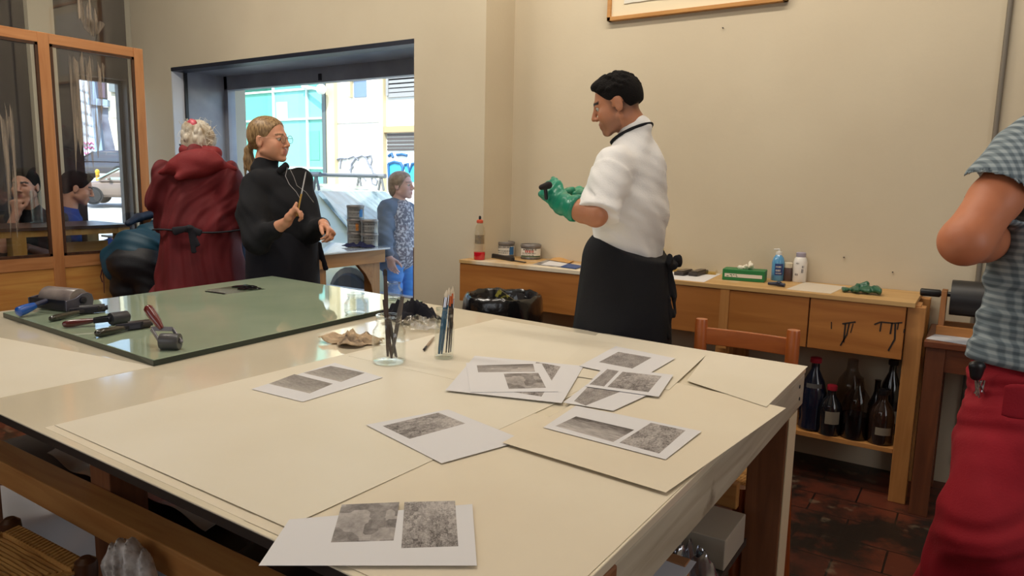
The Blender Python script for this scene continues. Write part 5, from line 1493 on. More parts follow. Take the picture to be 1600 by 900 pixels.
def trousers(name, m, parent, hipc, l, f, feet, waist=(.17, .125), rk=1.0, knee_fwd=.03, fold_seed=1, top=.12, h=.007, amp=.006):
    B = Blob(h); z = hipc[2]
    B.tub(hipc + [0, 0, .02], hipc + [0, 0, top], (waist[0], waist[1]), (waist[0] * .93, waist[1] * .93), l, .03, flat=False)
    for sgn, ft in ((1, feet[0]), (-1, feet[1])):
        hp = hipc + l * sgn * .085 + np.array([0, 0, -.02]); an = np.array([ft[0], ft[1], .10]); kn = (hp + an) / 2 + f * knee_fwd; kn[2] = z * .53
        B.chain([hp, kn, an], [.102 * rk, .078 * rk, .068 * rk], .03)
    B.mesh(name, m, parent, fold=folds(amp, 55, (.2, .2, 1), fold_seed, 3))

def tubes_mesh(name, lines, m, parent):
    B = MB()
    for pts, rads in lines: B.tube(pts, rads, 6)
    return B.build(name, m, parent, smooth=True)

SKIN = tint_mat('skin', .48, bump=.05, bscale=220, sss=.06)
def cloth(name, rgb, rough=.85, rgb2=None, scale=6, sheen=0., bump=.15, bscale=180): return mat(name, srgb(*rgb), rough, col2=None if rgb2 is None else srgb(*rgb2), scale=scale, bump=bump, bscale=bscale, sheen=sheen)

def root_for(px, py, d):
    p = at(px, py, d); return np.array([p[0], p[1], 0.])

def finish(B, name_label, root, H, tintf, hh=.0045):
    o = B.mesh('person', SKIN, None, tint=tintf, origin=root, smooth_it=2)
    return tag(o, name_label, 'person')

# ---- the man in the white T-shirt and dark apron
def man_in_apron():
    R0 = root_for(987, 300, 2.75); f = np.array([-1., 0, 0]); l = np.array([0, -1., 0]); up = np.array([0, 0, 1.])
    P = lambda a, b, z: R0 + f * a + l * b + up * z
    H = Frame(at(964, 164, 2.70), (-.94, -.34), 17, 0, .875)
    nb = P(-.005, 0, 1.595)
    shL, shR = P(.005, .165, 1.465), P(.0, -.165, 1.465)
    elL, wrL = at(931, 336, 2.50), at(876, 318, 2.58)
    elR, wrR = at(985, 335, 2.98), at(906, 306, 2.90)
    B = Blob(.0045)
    head(B, H, True)
    B.cone(H.p(-.030, 0, -.05), nb, .050, .058, .02)
    B.tub(P(0, 0, 1.34), P(-.005, 0, 1.46), (.15, .105), (.15, .085), l, .03); B.tub(P(0, 0, 1.02), P(0, 0, 1.30), (.135, .10), (.145, .105), l, .04)
    B.cone(shL, shR, .05, .05, .03)
    hip = P(0, 0, .94); B.ell(hip + up * .02, (.11, .155, .11), None, .04)
    for sh, el, wr in ((shL, elL, wrL), (shR, elR, wrR)):
        B.chain([sh, el], [.048, .040], .02); B.chain([el, el + (wr - el) * .35, wr], [.041, .041, .028], .015)
    # hands inside the gloves
    fL = unit(at(862, 300, 2.60) - wrL); fR = unit(at(880, 300, 2.84) - wrR)
    kwL = dict(f=fL, n=AWAY, t=up, curl=((40, 62, 50), (48, 68, 50), (52, 70, 50), (55, 72, 50)), thumb=[unit(fL * .7 + up * .6 + AWAY * .3), unit(fL * .8 + up * .2 + AWAY * .6), unit(fL * .5 + AWAY * .8)])
    kwR = dict(f=fR, n=unit(-up * .8 - AWAY * .4), t=-AWAY, curl=((18, 28, 20), (20, 30, 20), (22, 30, 20), (25, 32, 20)))
    for w_, f_ in ((wrL, fL), (wrR, fR)): B.cone(w_, w_ + f_ * .042, .022, .017, .01)
    feet = [P(.02, .10, 0), P(-.02, -.12, 0)]
    legs(B, hip, l, *feet, f)
    o = finish(B, 'young man in white T-shirt, dark apron and teal rubber gloves standing at the bench', R0, H,
               skin_tint(H, srgb(190, 128, 94), srgb(160, 88, 76), srgb(30, 22, 20), srgb(120, 88, 74), .006, srgb(196, 116, 88), srgb(52, 38, 34)))
    eyes(H, o)
    # hair: short and black, tapering to the nape
    B = Blob(.004)
    B.ell(H.p(-.014, 0, .046), np.array([.104, .081, .086]) * H.s, H.M, .01)
    B.ell(H.p(.044, 0, .094), np.array([.050, .058, .032]) * H.s, H.M, .02)
    B.ell(H.p(-.070, 0, .018), np.array([.048, .068, .072]) * H.s, H.M, .02)
    n1 = H.d(.80, 0, -.60); B.half(H.p(.040, 0, .030), n1)                      # hairline from temple over the ear
    B.ell(H.p(-.004, .088, -.018), np.array([.032, .03, .042]) * H.s, H.M, .006, 's'); B.ell(H.p(-.004, -.088, -.018), np.array([.032, .03, .042]) * H.s, H.M, .006, 's')
    B.half(H.p(-.08, 0, -.022), H.d(-.30, 0, -1))
    R = np.random.RandomState(2)
    for i in range(150):
        a, b = R.uniform(-3.1, 3.1), R.uniform(.1, 1.3)
        d0 = np.array([math.cos(a) * math.cos(b), math.sin(a) * math.cos(b), math.sin(b)])
        q = np.array([-.008, 0, .046]) + d0 * np.array([.104, .080, .088])
        if q[0] < .055 or q[2] > .09: B.ell(H.p(*q), np.array([.012, .009, .010]) * H.s, H.M, .003)
    B.mesh('hair', mat('black_hair', srgb(22, 18, 17), .85, spec=.2, bump=.6, bscale=200), o, smooth_it=1)
    # T-shirt
    WH = cloth('white_cotton', (240, 238, 236), .85, sheen=.1)
    B = Blob(.005)
    B.tub(P(-.005, 0, 1.30), P(-.01, 0, 1.45), (.188, .118), (.165, .090), l, .04); B.tub(P(.01, 0, 1.10), P(.0, 0, 1.32), (.172, .126), (.188, .124), l, .05)
    B.cone(shL, shR, .056, .056, .05); B.cone(P(-.01, 0, 1.45), P(-.008, 0, 1.598), .098, .064, .07)
    hmL = shL + (elL - shL) * .93 - up * .008
    B.cone(shL, shL + (elL - shL) * .4, .060, .064, .04); B.tub(shL + (elL - shL) * .25, hmL, (.066, .062), (.084, .068), f, .03, flat=True)
    hmR = shR + (elR - shR) * .85
    B.tub(shR, hmR, (.058, .056), (.072, .064), f, .03)
    B.half(P(0, 0, 1.09), (0, 0, -1))
    B.cone(P(.022, 0, 1.645), P(.05, 0, 1.74), .054, .075, .006, 's')
    f1_, f2_ = folds(.0055, 30, (.35, .25, .85), 5, 6), folds(.002, 95, (.6, .2, .7), 15, 5); fa = lambda Q: f1_(Q) + f2_(Q)
    B.mesh('t_shirt', WH, o, fold=fa)
    # apron: bib front, skirt to the shins, straps
    NV = cloth('navy_apron', (17, 18, 26), .9, (14, 15, 22), 5)
    B = Blob(.006)
    B.tub(P(.005, 0, 1.10), P(.03, 0, .42), (.202, .162), (.225, .225), l, .02)
    B.tub(P(-.0, 0, .95), P(-.03, 0, .42), (.185, .155), (.205, .17), l, .02)
    B.half(P(.0, 0, 1.175), unit(f * -.42 + up))
    B.half(P(0, 0, .43), (0, 0, -1))
    B.mesh('apron', NV, o, fold=folds(.006, 26, (.5, .9, .0), 3, 2.5))
    B = MB()
    ring = [P(.010 + .074 * math.cos(a), .074 * math.sin(a), 1.590 - .036 * math.cos(a)) for a in [2 * math.pi * k / 28 for k in range(29)]]
    B.tube(ring, .0085, 8, flat=.6)
    B.build('neck_strap', NV, o, smooth=True)
    q = P(-.155, -.03, 1.10); B = Blob(.005)
    B.cone(q, q - f * .02, .022, .018)
    for dx, dy, dz in ((-.02, .05, .02), (-.02, -.06, .015)): B.tub(q, q + f * dx + l * dy + up * dz, (.012, .012), (.024, .010), up, .01)
    for dy, L in ((.02, .28), (-.035, .20), (-.01, .13)): B.tub(q, q + l * dy - f * .022 - up * L, (.016, .007), (.020, .006), l, .006)
    B.mesh('apron_bow', NV, o, fold=folds(.003, 90, (0, 1, .6), 4, 2))
    trousers('trousers', cloth('dark_trousers', (34, 34, 40)), o, P(0, 0, .92), l, f, feet)
    shoes('shoe', o, feet, f, BLACKP)
    # gloves
    TEAL = mat('teal_rubber', srgb(30, 150, 116), .38, coat=.25, bump=.1, bscale=60, col2=srgb(24, 128, 100), scale=12)
    for nm, wr, el, kw, c1 in (('glove', wrL, elL, kwL, .30), ('glove', wrR, elR, kwR, .25)):
        B = Blob(.0032); d = unit(wr - el)
        hand(B, wr, s=1.0, fat=1.18, k=.006, **kw)
        B.tub(wr - d * .085, wr + d * .01, (.052, .046), (.036, .030), up, .012)
        B.half(wr - d * .078, -d)
        B.mesh(nm, TEAL, o, fold=folds(.0022, 130, d, 3, 3))
    # the dark sponge/dauber in the gloved hand
    kn = wrL + fL * .075
    c = at(852, 291, 2.56)
    r = thing('ink_dauber', 'small black ink dauber gripped in the front gloved hand', 'tool', tuple(c))
    a = unit(np.array([-.1, .35, -.9])); 
    MB().tube([c + a * .01, c + a * .05], [.007, .006], 12).build('handle', DARKMETAL, r, smooth=True)
    B = Blob(.0035); B.tub(c - RIGHT * .014 - up * .004, c + RIGHT * .012 + up * .004, (.010, .014), (.014, .014), up, .008); B.mesh('pad', mat('black_pad', srgb(26, 18, 20), .8), r)

# ---- woman in the black turtleneck
def woman_in_black():
    D0 = 4.1
    R0 = root_for(439, 300, D0); f = unit(np.array([.94, -.34, 0])); l = np.array([-f[1], f[0], 0.]); up = np.array([0, 0, 1.])
    P = lambda a, b, z: R0 + f * a + l * b + up * z
    H = Frame(at(421, 219, D0 - .02), unit(RIGHT * .96 - AWAY * .26), -2, 2, 1.06)
    zs = at(400, 285, D0)[2]
    shR, shL = at(400, 289, D0 - .10), at(468, 283, D0 + .08)
    elR, wrR = at(402, 374, D0 - .22), at(448, 347, D0 - .34)
    elL, wrL = at(488, 362, D0 - .02), at(506, 350, D0 - .20)
    nb = at(413, 262, D0)
    B = Blob(.0045)
    head(B, H, full=1.10)
    B.cone(H.p(-.02, 0, -.06), nb, .055, .062, .02)
    ch = P(0, 0, zs - .10); B.tub(P(0, 0, zs - .28), P(0, 0, zs - .04), (.145, .11), (.15, .09), l, .04)
    hip = P(-.01, 0, .93); B.tub(hip, P(0, 0, zs - .28), (.16, .12), (.14, .11), l, .04)
    B.cone(shR, shL, .05, .05, .03)
    for sh, el, wr in ((shR, elR, wrR), (shL, elL, wrL)):
        B.chain([sh, el], [.05, .042], .02); B.chain([el, el + (wr - el) * .4, wr], [.043, .042, .027], .015)
    fR = unit(at(466, 322, D0 - .36) - wrR)
    tH = at(471, 318, D0 - .38)
    hand(B, wrR, fR, unit(RIGHT * .8 - up * .15 - AWAY * .25), unit(RIGHT * .3 - AWAY * .8 + up * .3), curl=((42, 62, 30), (62, 70, 45), (70, 72, 50), (72, 75, 50)), s=1.0,
         thumb=[unit(RIGHT * .7 + up * .7 - AWAY * .4), unit(RIGHT * .55 + up * .85), unit(RIGHT * .3 + up * .9 + AWAY * .2)])
    fL = unit(at(519, 360, D0 - .28) - wrL)
    hand(B, wrL, unit(RIGHT * .62 - up * .55 - AWAY * .5), unit(-RIGHT * .75 - up * .65 - AWAY * .1), unit(-AWAY * .7 - RIGHT * .3), curl=((45, 50, 30), (48, 52, 30), (52, 55, 30), (55, 55, 30)), s=1.0)
    feet = [P(.02, .11, 0), P(.0, -.11, 0)]
    legs(B, hip, l, *feet, f)
    o = finish(B, 'woman with blond ponytail and glasses in a black turtleneck holding a thin tool', R0, H,
               skin_tint(H, srgb(212, 152, 122), srgb(160, 82, 76), srgb(120, 88, 60), None, .0045, srgb(224, 140, 116)))
    eyes(H, o)
    # hair pulled back into a low ponytail
    HM = NT('blond_hair'); b = HM.n('ShaderNodeBsdfPrincipled'); b.inputs['Roughness'].default_value = .45
    tc = HM.n('ShaderNodeTexCoord'); mp = HM.n('ShaderNodeMapping'); mp.inputs['Scale'].default_value = (40, 40, 9)
    no = HM.n('ShaderNodeTexNoise'); no.inputs['Scale'].default_value = 3; no.inputs['Detail'].default_value = 4
    cr = HM.n('ShaderNodeValToRGB'); cr.color_ramp.elements[0].color = c4(srgb(112, 84, 54)); cr.color_ramp.elements[1].color = c4(srgb(178, 146, 102)); cr.color_ramp.elements[0].position = .35; cr.color_ramp.elements[1].position = .68
    HM.l(tc.outputs['Object'], mp.inputs[0]); HM.l(mp.outputs[0], no.inputs[0]); HM.l(no.outputs[0], cr.inputs[0]); HM.l(cr.outputs[0], b.inputs['Base Color'])
    bp = HM.n('ShaderNodeBump'); bp.inputs['Strength'].default_value = .3; bp.inputs['Distance'].default_value = .004; HM.l(no.outputs[0], bp.inputs['Height']); HM.l(bp.outputs[0], b.inputs['Normal']); HM.l(b.outputs[0], HM.out.inputs[0])
    B = Blob(.004)
    B.ell(H.p(-.016, 0, .044), np.array([.107, .083, .086]) * H.s, H.M, .01); B.ell(H.p(-.060, 0, .012), np.array([.058, .074, .07]) * H.s, H.M, .02)
    B.half(H.p(.048, 0, .040), H.d(.86, 0, -.52))
    for s in (1, -1): B.ell(H.p(.002, s * .09, -.020), np.array([.036, .03, .040]) * H.s, H.M, .006, 's')
    B.half(H.p(-.08, 0, -.05), H.d(.1, 0, -1))
    B.ell(H.p(-.112, 0, -.022), np.array([.020, .020, .022]) * H.s, H.M, .012)
    tail = [H.p(-.112, 0, -.022), H.p(-.138, .006, -.05), H.p(-.142, .01, -.10), H.p(-.132, .012, -.15), H.p(-.122, .010, -.20)]
    B.chain(tail, [.016, .024, .027, .023, .008], .01)
    R = np.random.RandomState(6)
    for i in range(10):
        o2 = R.uniform(-.018, .018, 3); B.chain([p + o2 * (k * .55) for k, p in enumerate(tail)], [.008, .010, .010, .009, .004], .006)
    B.mesh('hair', HM.m, o, smooth_it=1)
    # round thin-rimmed glasses
    B = MB()
    for s in (-1, 1):
        q = [H.p(.106, s * .034 + .024 * math.cos(a), .000 + .021 * math.sin(a)) for a in [2 * math.pi * k / 24 for k in range(25)]]
        B.tube(q, .0014, 6)
        B.tube([H.p(.104, s * .058, .006), H.p(.06, s * .076, .008), H.p(-.008, s * .082, .014), H.p(-.02, s * .082, .0)], .0015, 6)
    B.tube([H.p(.108, -.011, .005), H.p(.113, 0, .009), H.p(.108, .011, .005)], .0014, 6)
    gl = B.build('glasses', mat('glasses_wire', srgb(120, 92, 70), .3, metal=.7), o, smooth=True)
    for s in (-1, 1):
        q = [H.p(.106, s * .034 + .0235 * math.cos(a), .0205 * math.sin(a)) for a in [2 * math.pi * k / 24 for k in range(24)]]
        MB().prism(q, H.d(.0008, 0, 0)).build('lens', CLEARG, gl)
    # turtleneck top
    BK = cloth('black_knit', (15, 16, 23), .95, (12, 13, 19), 4)
    B = Blob(.006)
    B.tub(P(-.0, 0, zs - .16), P(-.01, 0, zs - .03), (.195, .145), (.165, .105), l, .05); B.tub(P(-.0, 0, .93), P(0, 0, zs - .16), (.20, .15), (.195, .155), l, .05)
    B.cone(shR, shL, .068, .068, .05)
    B.cone(nb - up * .02, H.p(-.02, 0, -.105), .076, .066, .02); 
    B.chain([shR, shR + (elR - shR) * .5 - RIGHT * .02, elR + (elR - shR) * .04], [.075, .085, .072], .03); B.chain([elR, elR + (wrR - elR) * .62], [.070, .046], .03)
    B.chain([shL, elL], [.072, .062], .03); B.chain([elL, elL + (wrL - elL) * .8], [.058, .046], .03)
    B.half(P(0, 0, .86), (0, 0, -1))
    B.mesh('turtleneck', BK, o, fold=folds(.005, 40, (.6, .3, .6), 11, 4))
    # raised collar flap and pale zip cord
    B = Blob(.005); a = at(448, 258, D0 - .10)
    B.tub(at(436, 268, D0 - .09), a, (.020, .012), (.022, .012), up, .01); B.mesh('collar', BK, o)
    z0 = [at(x, y, D0 - d) for x, y, d in ((449, 262, .15), (446, 275, .19), (452, 288, .205), (463, 300, .21), (470, 312, .21))]
    z1 = [at(x, y, D0 - d) for x, y, d in ((452, 262, .15), (459, 276, .17), (464, 290, .17), (478, 300, .155), (490, 316, .13))]
    tubes_mesh('zip_cord', [(z0, .0014), (z1, .0014)], mat('pale_cord', srgb(150, 146, 146), .4), o)
    # apron skirt
    B = Blob(.006)
    B.tub(P(0, 0, 1.06), P(-.0, 0, .40), (.205, .16), (.225, .19), l, .02); B.half(P(0, 0, 1.10), up); B.half(P(0, 0, .42), -up)
    B.mesh('apron', cloth('dark_navy_apron', (15, 16, 28), .9), o, fold=folds(.005, 28, (.7, .7, 0), 13, 2))
    q = P(.05, .20, 1.02); B = Blob(.005)
    for dz, dx in ((-.16, .04), (-.12, -.02)): B.tub(q, q + up * dz + RIGHT * dx, (.014, .006), (.018, .006), RIGHT, .006)
    B.mesh('apron_tie', MATS['dark_navy_apron'], o)
    trousers('trousers', MATS['dark_trousers'], o, hip, l, f, feet); shoes('shoe', o, feet, f, BLACKP)
    # thin pale tool held upright
    dh = np.dot(tH - EYE, AWAY)
    a, b = at(464, 338, dh - .00), at(478, 268, dh)
    r = thing('etching_needle', 'thin pale etching tool held upright by the woman in black', 'tool', tuple(a))
    MB().tube([a, a + (b - a) * .5], [.0045, .0045], 10).build('handle', mat('ochre_handle', srgb(176, 138, 60), .4), r, smooth=True)
    MB().tube([a + (b - a) * .5, a + (b - a) * .9, b], [.0038, .0032, .0018], 10).build('shaft', mat('pale_steel', srgb(206, 206, 206), .25, metal=.5), r, smooth=True)

# ---- woman in the hooded dark red coat, seen from behind
def woman_in_red():
    D0 = 4.24
    R0 = root_for(309, 300, D0); f = unit(np.array([AWAY[0], AWAY[1], 0])); l = np.array([-f[1], f[0], 0.]); up = np.array([0, 0, 1.]); r_ = -l
    P = lambda a, b, z: R0 + f * a + l * b + up * z
    Z = lambda y: 1.4 + (270 - y) * D0 / 1115.
    H = Frame(at(313, 228, D0 + .05), f + r_ * .15, 24, 0, 1.0)
    nb = P(.01, 0, Z(250))
    B = Blob(.005)
    head(B, H); B.cone(H.p(-.03, 0, -.05), nb, .052, .06, .02)
    B.tub(P(0, 0, Z(330)), P(0, 0, Z(265)), (.14, .10), (.15, .08), l, .04); hip = P(0, 0, .92); B.tub(hip, P(0, 0, Z(330)), (.17, .12), (.14, .10), l, .04)
    sh = [P(0, s * .17, Z(272)) for s in (1, -1)]; el = [P(.06, s * .22, Z(345)) for s in (1, -1)]; wr = [P(.28, s * .12, Z(355)) for s in (1, -1)]
    B.cone(sh[0], sh[1], .05, .05, .03)
    for i, s in enumerate((1, -1)):
        B.chain([sh[i], el[i], wr[i]], [.048, .042, .028], .02)
        hand(B, wr[i], unit(f - l * s * .2 - up * .2), -up, -l * s, curl=(25, 28, 30, 32))
    feet = [P(.02, .11, 0), P(.0, -.11, 0)]; legs(B, hip, l, *feet, f)
    o = finish(B, 'woman with white hair and pink clip in a hooded dark red coat, back turned', R0, H, skin_tint(H, srgb(226, 166, 140), srgb(176, 92, 86), srgb(190, 180, 170)))
    # loosely pinned silver hair
    HM = mat('silver_hair', srgb(212, 204, 190), .6, col2=srgb(150, 128, 98), scale=22, stretch=(1, 1, .4), bump=.4, bscale=90)
    B = Blob(.004)
    B.ell(H.p(-.02, 0, .040), np.array([.108, .088, .090]) * H.s, H.M, .01); B.ell(H.p(-.06, 0, -.005), np.array([.058, .080, .075]) * H.s, H.M, .02)
    B.half(H.p(.045, 0, .03), H.d(.9, 0, -.45)); 
    B.ell(H.p(-.10, .02, .065), np.array([.04, .05, .042]) * H.s, H.M, .015)
    R = np.random.RandomState(12)
    for i in range(46):
        a, b = R.uniform(1.4, 4.9), R.uniform(-.5, 1.4)
        d0 = np.array([math.cos(a) * math.cos(b), math.sin(a) * math.cos(b), math.sin(b)]); q = np.array([-.03, 0, .03]) + d0 * np.array([.098, .086, .092])
        B.ell(H.p(*q), np.array([.015, .013, .022]) * H.s, H.M, .008)
    B.mesh('hair', HM, o, smooth_it=1)
    ln = []
    for i in range(90):
        a, b = R.uniform(1.2, 5.1), R.uniform(-.6, 1.4)
        d0 = np.array([math.cos(a) * math.cos(b), math.sin(a) * math.cos(b), math.sin(b)]); q = np.array([-.03, 0, .03]) + d0 * np.array([.10, .088, .094])
        q2 = q + d0 * R.uniform(.008, .022) + R.normal(size=3) * .014; q3 = q2 + R.normal(size=3) * .018 - [0, 0, .014]
        ln.append(([H.p(*q), H.p(*q2), H.p(*q3)], [.0013, .0011, .0007]))
    tubes_mesh('loose_strands', ln, mat('pale_strand', srgb(236, 228, 212), .5), o)
    B = Blob(.004); B.ell(H.p(-.122, -.005, .080), np.array([.015, .028, .030]), H.M, .01); B.cone(H.p(-.128, .005, .10), H.p(-.122, .03, .068), .011, .012, .008); B.mesh('hair_clip', mat('pink_clip', srgb(212, 88, 104), .4, col2=srgb(150, 40, 52), scale=40), o)
    B = MB().tube([H.p(-.02, .082, -.02), H.p(-.07, .085, -.03), H.p(-.10, .06, -.045)], .005, 8); B.build('mask_strap', BLACKP, o, smooth=True)
    # coat
    RD = cloth('maroon_coat', (112, 20, 27), .75, (96, 16, 22), 4, 0.)
    X = lambda px: (px - 309) / 1115. * D0
    B = Blob(.006)
    B.tub(P(0, 0, Z(345)), P(.01, 0, Z(268)), (.225, .15), (.165, .105), l, .06)
    B.cone(sh[0], sh[1], .075, .075, .06); B.cone(nb - up * .03, nb + up * .03, .085, .075, .03)
    for i, s in enumerate((1, -1)):
        B.chain([sh[i], (sh[i] + el[i]) / 2 + l * s * .015, el[i] + up * .01], [.08, .092, .085], .04); B.chain([el[i], wr[i]], [.080, .050], .04)
    B.tub(P(0, 0, Z(356)), P(0, 0, Z(470)), (.230, .15), (.292, .205), l, .03); B.tub(P(0, 0, Z(470)), P(0, 0, .40), (.292, .205), (.30, .21), l, .03)
    B.half(P(0, 0, .42), -up)
    fv = folds(.017, 21, (l[0], l[1], 0.05), 8, 2.0); fv2 = folds(.005, 55, (l[0], l[1], .4), 9, 4)
    B.mesh('coat', RD, o, fold=lambda Q: fv(Q) + fv2(Q))
    # hood lying folded over the shoulders
    B = Blob(.005); hd = lambda x, y, d: at(x, y, D0 - d)
    ctr = hd(305, 256, .11); u_ = unit(RIGHT * .97 + up * .16); v_ = -AWAY; w_ = np.cross(u_, v_)
    B.ell(ctr, (.155, .065, .085), np.stack([u_, unit(v_), w_], 1), .02)
    B.cone(ctr - u_ * .06 + up * .005, hd(244, 272, .085), .052, .007, .035); B.cone(ctr + u_ * .06, hd(367, 264, .06), .050, .016, .035)
    B.cone(ctr - up * .02, hd(279, 277, .165), .055, .016, .03); B.cone(hd(292, 236, .02), hd(336, 240, .02), .045, .040, .04)
    B.cone(hd(279, 277, .165), hd(345, 252, .12), .012, .010, .03)
    B.mesh('hood', cloth('red_hood', (132, 26, 30), .75, (118, 22, 26), 4, 0.), o, fold=folds(.003, 36, (.4, .3, .8), 4, 2.5))
    # apron ties round the waist with a bow
    TB = cloth('dark_tie', (28, 26, 34))
    B = MB(); zb = Z(354)
    B.tube([P(.182 * math.cos(a), .258 * math.sin(a), zb + .006 * math.sin(3 * a)) for a in [2 * math.pi * k / 40 for k in range(41)]], .011, 8, flat=.5); B.build('waist_tie', TB, o, smooth=True)
    q = hd(296, 356, .205); B = Blob(.004); B.cone(q, q + RIGHT * .01, .016, .014)
    B.tub(q, q - RIGHT * .09 - up * .02, (.014, .008), (.026, .008), up, .008); B.tub(q, q + RIGHT * .06 - up * .03, (.014, .008), (.022, .008), up, .008)
    B.tub(q, q - up * .14 + RIGHT * .02, (.013, .006), (.017, .006), RIGHT, .006); B.tub(q, q - up * .10 + RIGHT * .045, (.013, .006), (.015, .006), RIGHT, .006)
    B.mesh('bow', TB, o)
    # blue apron edge peeking out at her right side
    B = Blob(.006); B.tub(P(.10, -.215, Z(358)), P(.10, -.255, Z(460)), (.05, .02), (.06, .02), f, .01); B.mesh('apron', cloth('blue_apron', (62, 84, 124)), o)
    trousers('trousers', MATS['dark_trousers'], o, hip, l, f, feet); shoes('shoe', o, feet, f, BLACKP)

# ---- person in a teal jacket bending over the table
def bending_person():
    D0 = 4.5
    hipc = at(212, 400, D0); R0 = np.array([hipc[0], hipc[1], 0.]); up = np.array([0, 0, 1.])
    shc = at(292, 356, D0 + .42); f = unit((shc - hipc) * [1, 1, 0]); l = np.array([-f[1], f[0], 0.])
    H = Frame(at(330, 366, D0 + .58), f, 55)
    B = Blob(.006)
    head(B, H); B.cone(H.p(-.03, 0, -.05), shc, .05, .055, .02)
    sp = unit(shc - hipc)
    B.tub(hipc + up * .02, shc, (.115, .075), (.14, .085), l, .05)
    sh = [shc + l * s * .17 for s in (1, -1)]; el = [shc + l * s * .2 + f * .12 - up * .22 for s in (1, -1)]
    wr = [np.array([*(shc + f * .22 + l * s * .12)[:2], .94]) for s in (1, -1)]; 
    for i, s in enumerate((1, -1)):
        el[i][2] = max(el[i][2], 1.0); B.chain([sh[i], el[i], wr[i]], [.048, .042, .028], .02); hand(B, wr[i], f - up * .1, -up, -l * s, curl=(20, 22, 24, 26))
    feet = [R0 + l * .10 - f * .02, R0 - l * .10 + f * .04]; hp = np.array([hipc[0], hipc[1], min(hipc[2], .92)])
    legs(B, hp, l, *feet, f, .02)
    o = finish(B, 'person in a teal jacket and black trousers bending forward behind the red coat', R0, H, skin_tint(H, srgb(214, 160, 130), srgb(170, 90, 84), srgb(60, 44, 34)))
    B = Blob(.006); B.ell(H.p(-.016, 0, .042), (.106, .082, .086), H.M, .01); B.half(H.p(.045, 0, .03), H.d(.9, 0, -.45)); B.mesh('hair', mat('brown_hair', srgb(60, 44, 34), .5, bump=.4, bscale=120), o)
    TL = cloth('teal_jacket', (16, 70, 92), .55, (14, 58, 78), 5)
    B = Blob(.006)
    B.tub(hipc + sp * .03 + up * .032, shc + up * .01, (.155, .118), (.185, .125), l, .05)
    a = at(172, 400, D0 - .02); B.tub(hipc - sp * .02 + up * .04, at(169, 411, D0 + .02), (.13, .075), (.11, .045), l, .04)
    for i in (0, 1): B.chain([sh[i], el[i]], [.075, .062], .03); B.chain([el[i], el[i] + (wr[i] - el[i]) * .8], [.06, .045], .02)
    B.mesh('jacket', TL, o, fold=folds(.007, 46, sp + up * .2, 6, 2.5))
    B = Blob(.006); B.chain([at(200, 349, D0 + .1), at(216, 340, D0 + .2), at(240, 334, D0 + .34)], [.020, .026, .03], .02); B.mesh('jacket_hood', cloth('navy_hood', (18, 34, 58), .6), o)
    tubes_mesh('hem_cord', [([at(160, 420, D0), at(157, 432, D0), at(160, 441, D0)], .004), ([at(161, 420, D0 + .01), at(162, 438, D0), at(163, 458, D0)], .003)], mat('maroon_cord', srgb(70, 22, 30), .6), o)
    B = Blob(.006)
    B.ell(hipc - up * .05 - f * .01, (.130, .140, .125), None, .04)
    B.tub(hipc - up * .02, hipc + sp * .18 - up * .05, (.145, .115), (.15, .09), l, .05)
    for s, ft in ((1, feet[0]), (-1, feet[1])):
        h0 = hp + l * s * .085 - up * .04; an = np.array([ft[0], ft[1], .10]); kn = (h0 + an) / 2 + f * .02
        B.chain([h0, kn, an], [.098, .082, .070], .04)
    B.mesh('trousers', cloth('black_trousers', (20, 20, 24), .6, (26, 26, 32), 6), o, fold=folds(.006, 50, (.3, .3, 1), 3, 3))
    shoes('shoe', o, feet, f, BLACKP)

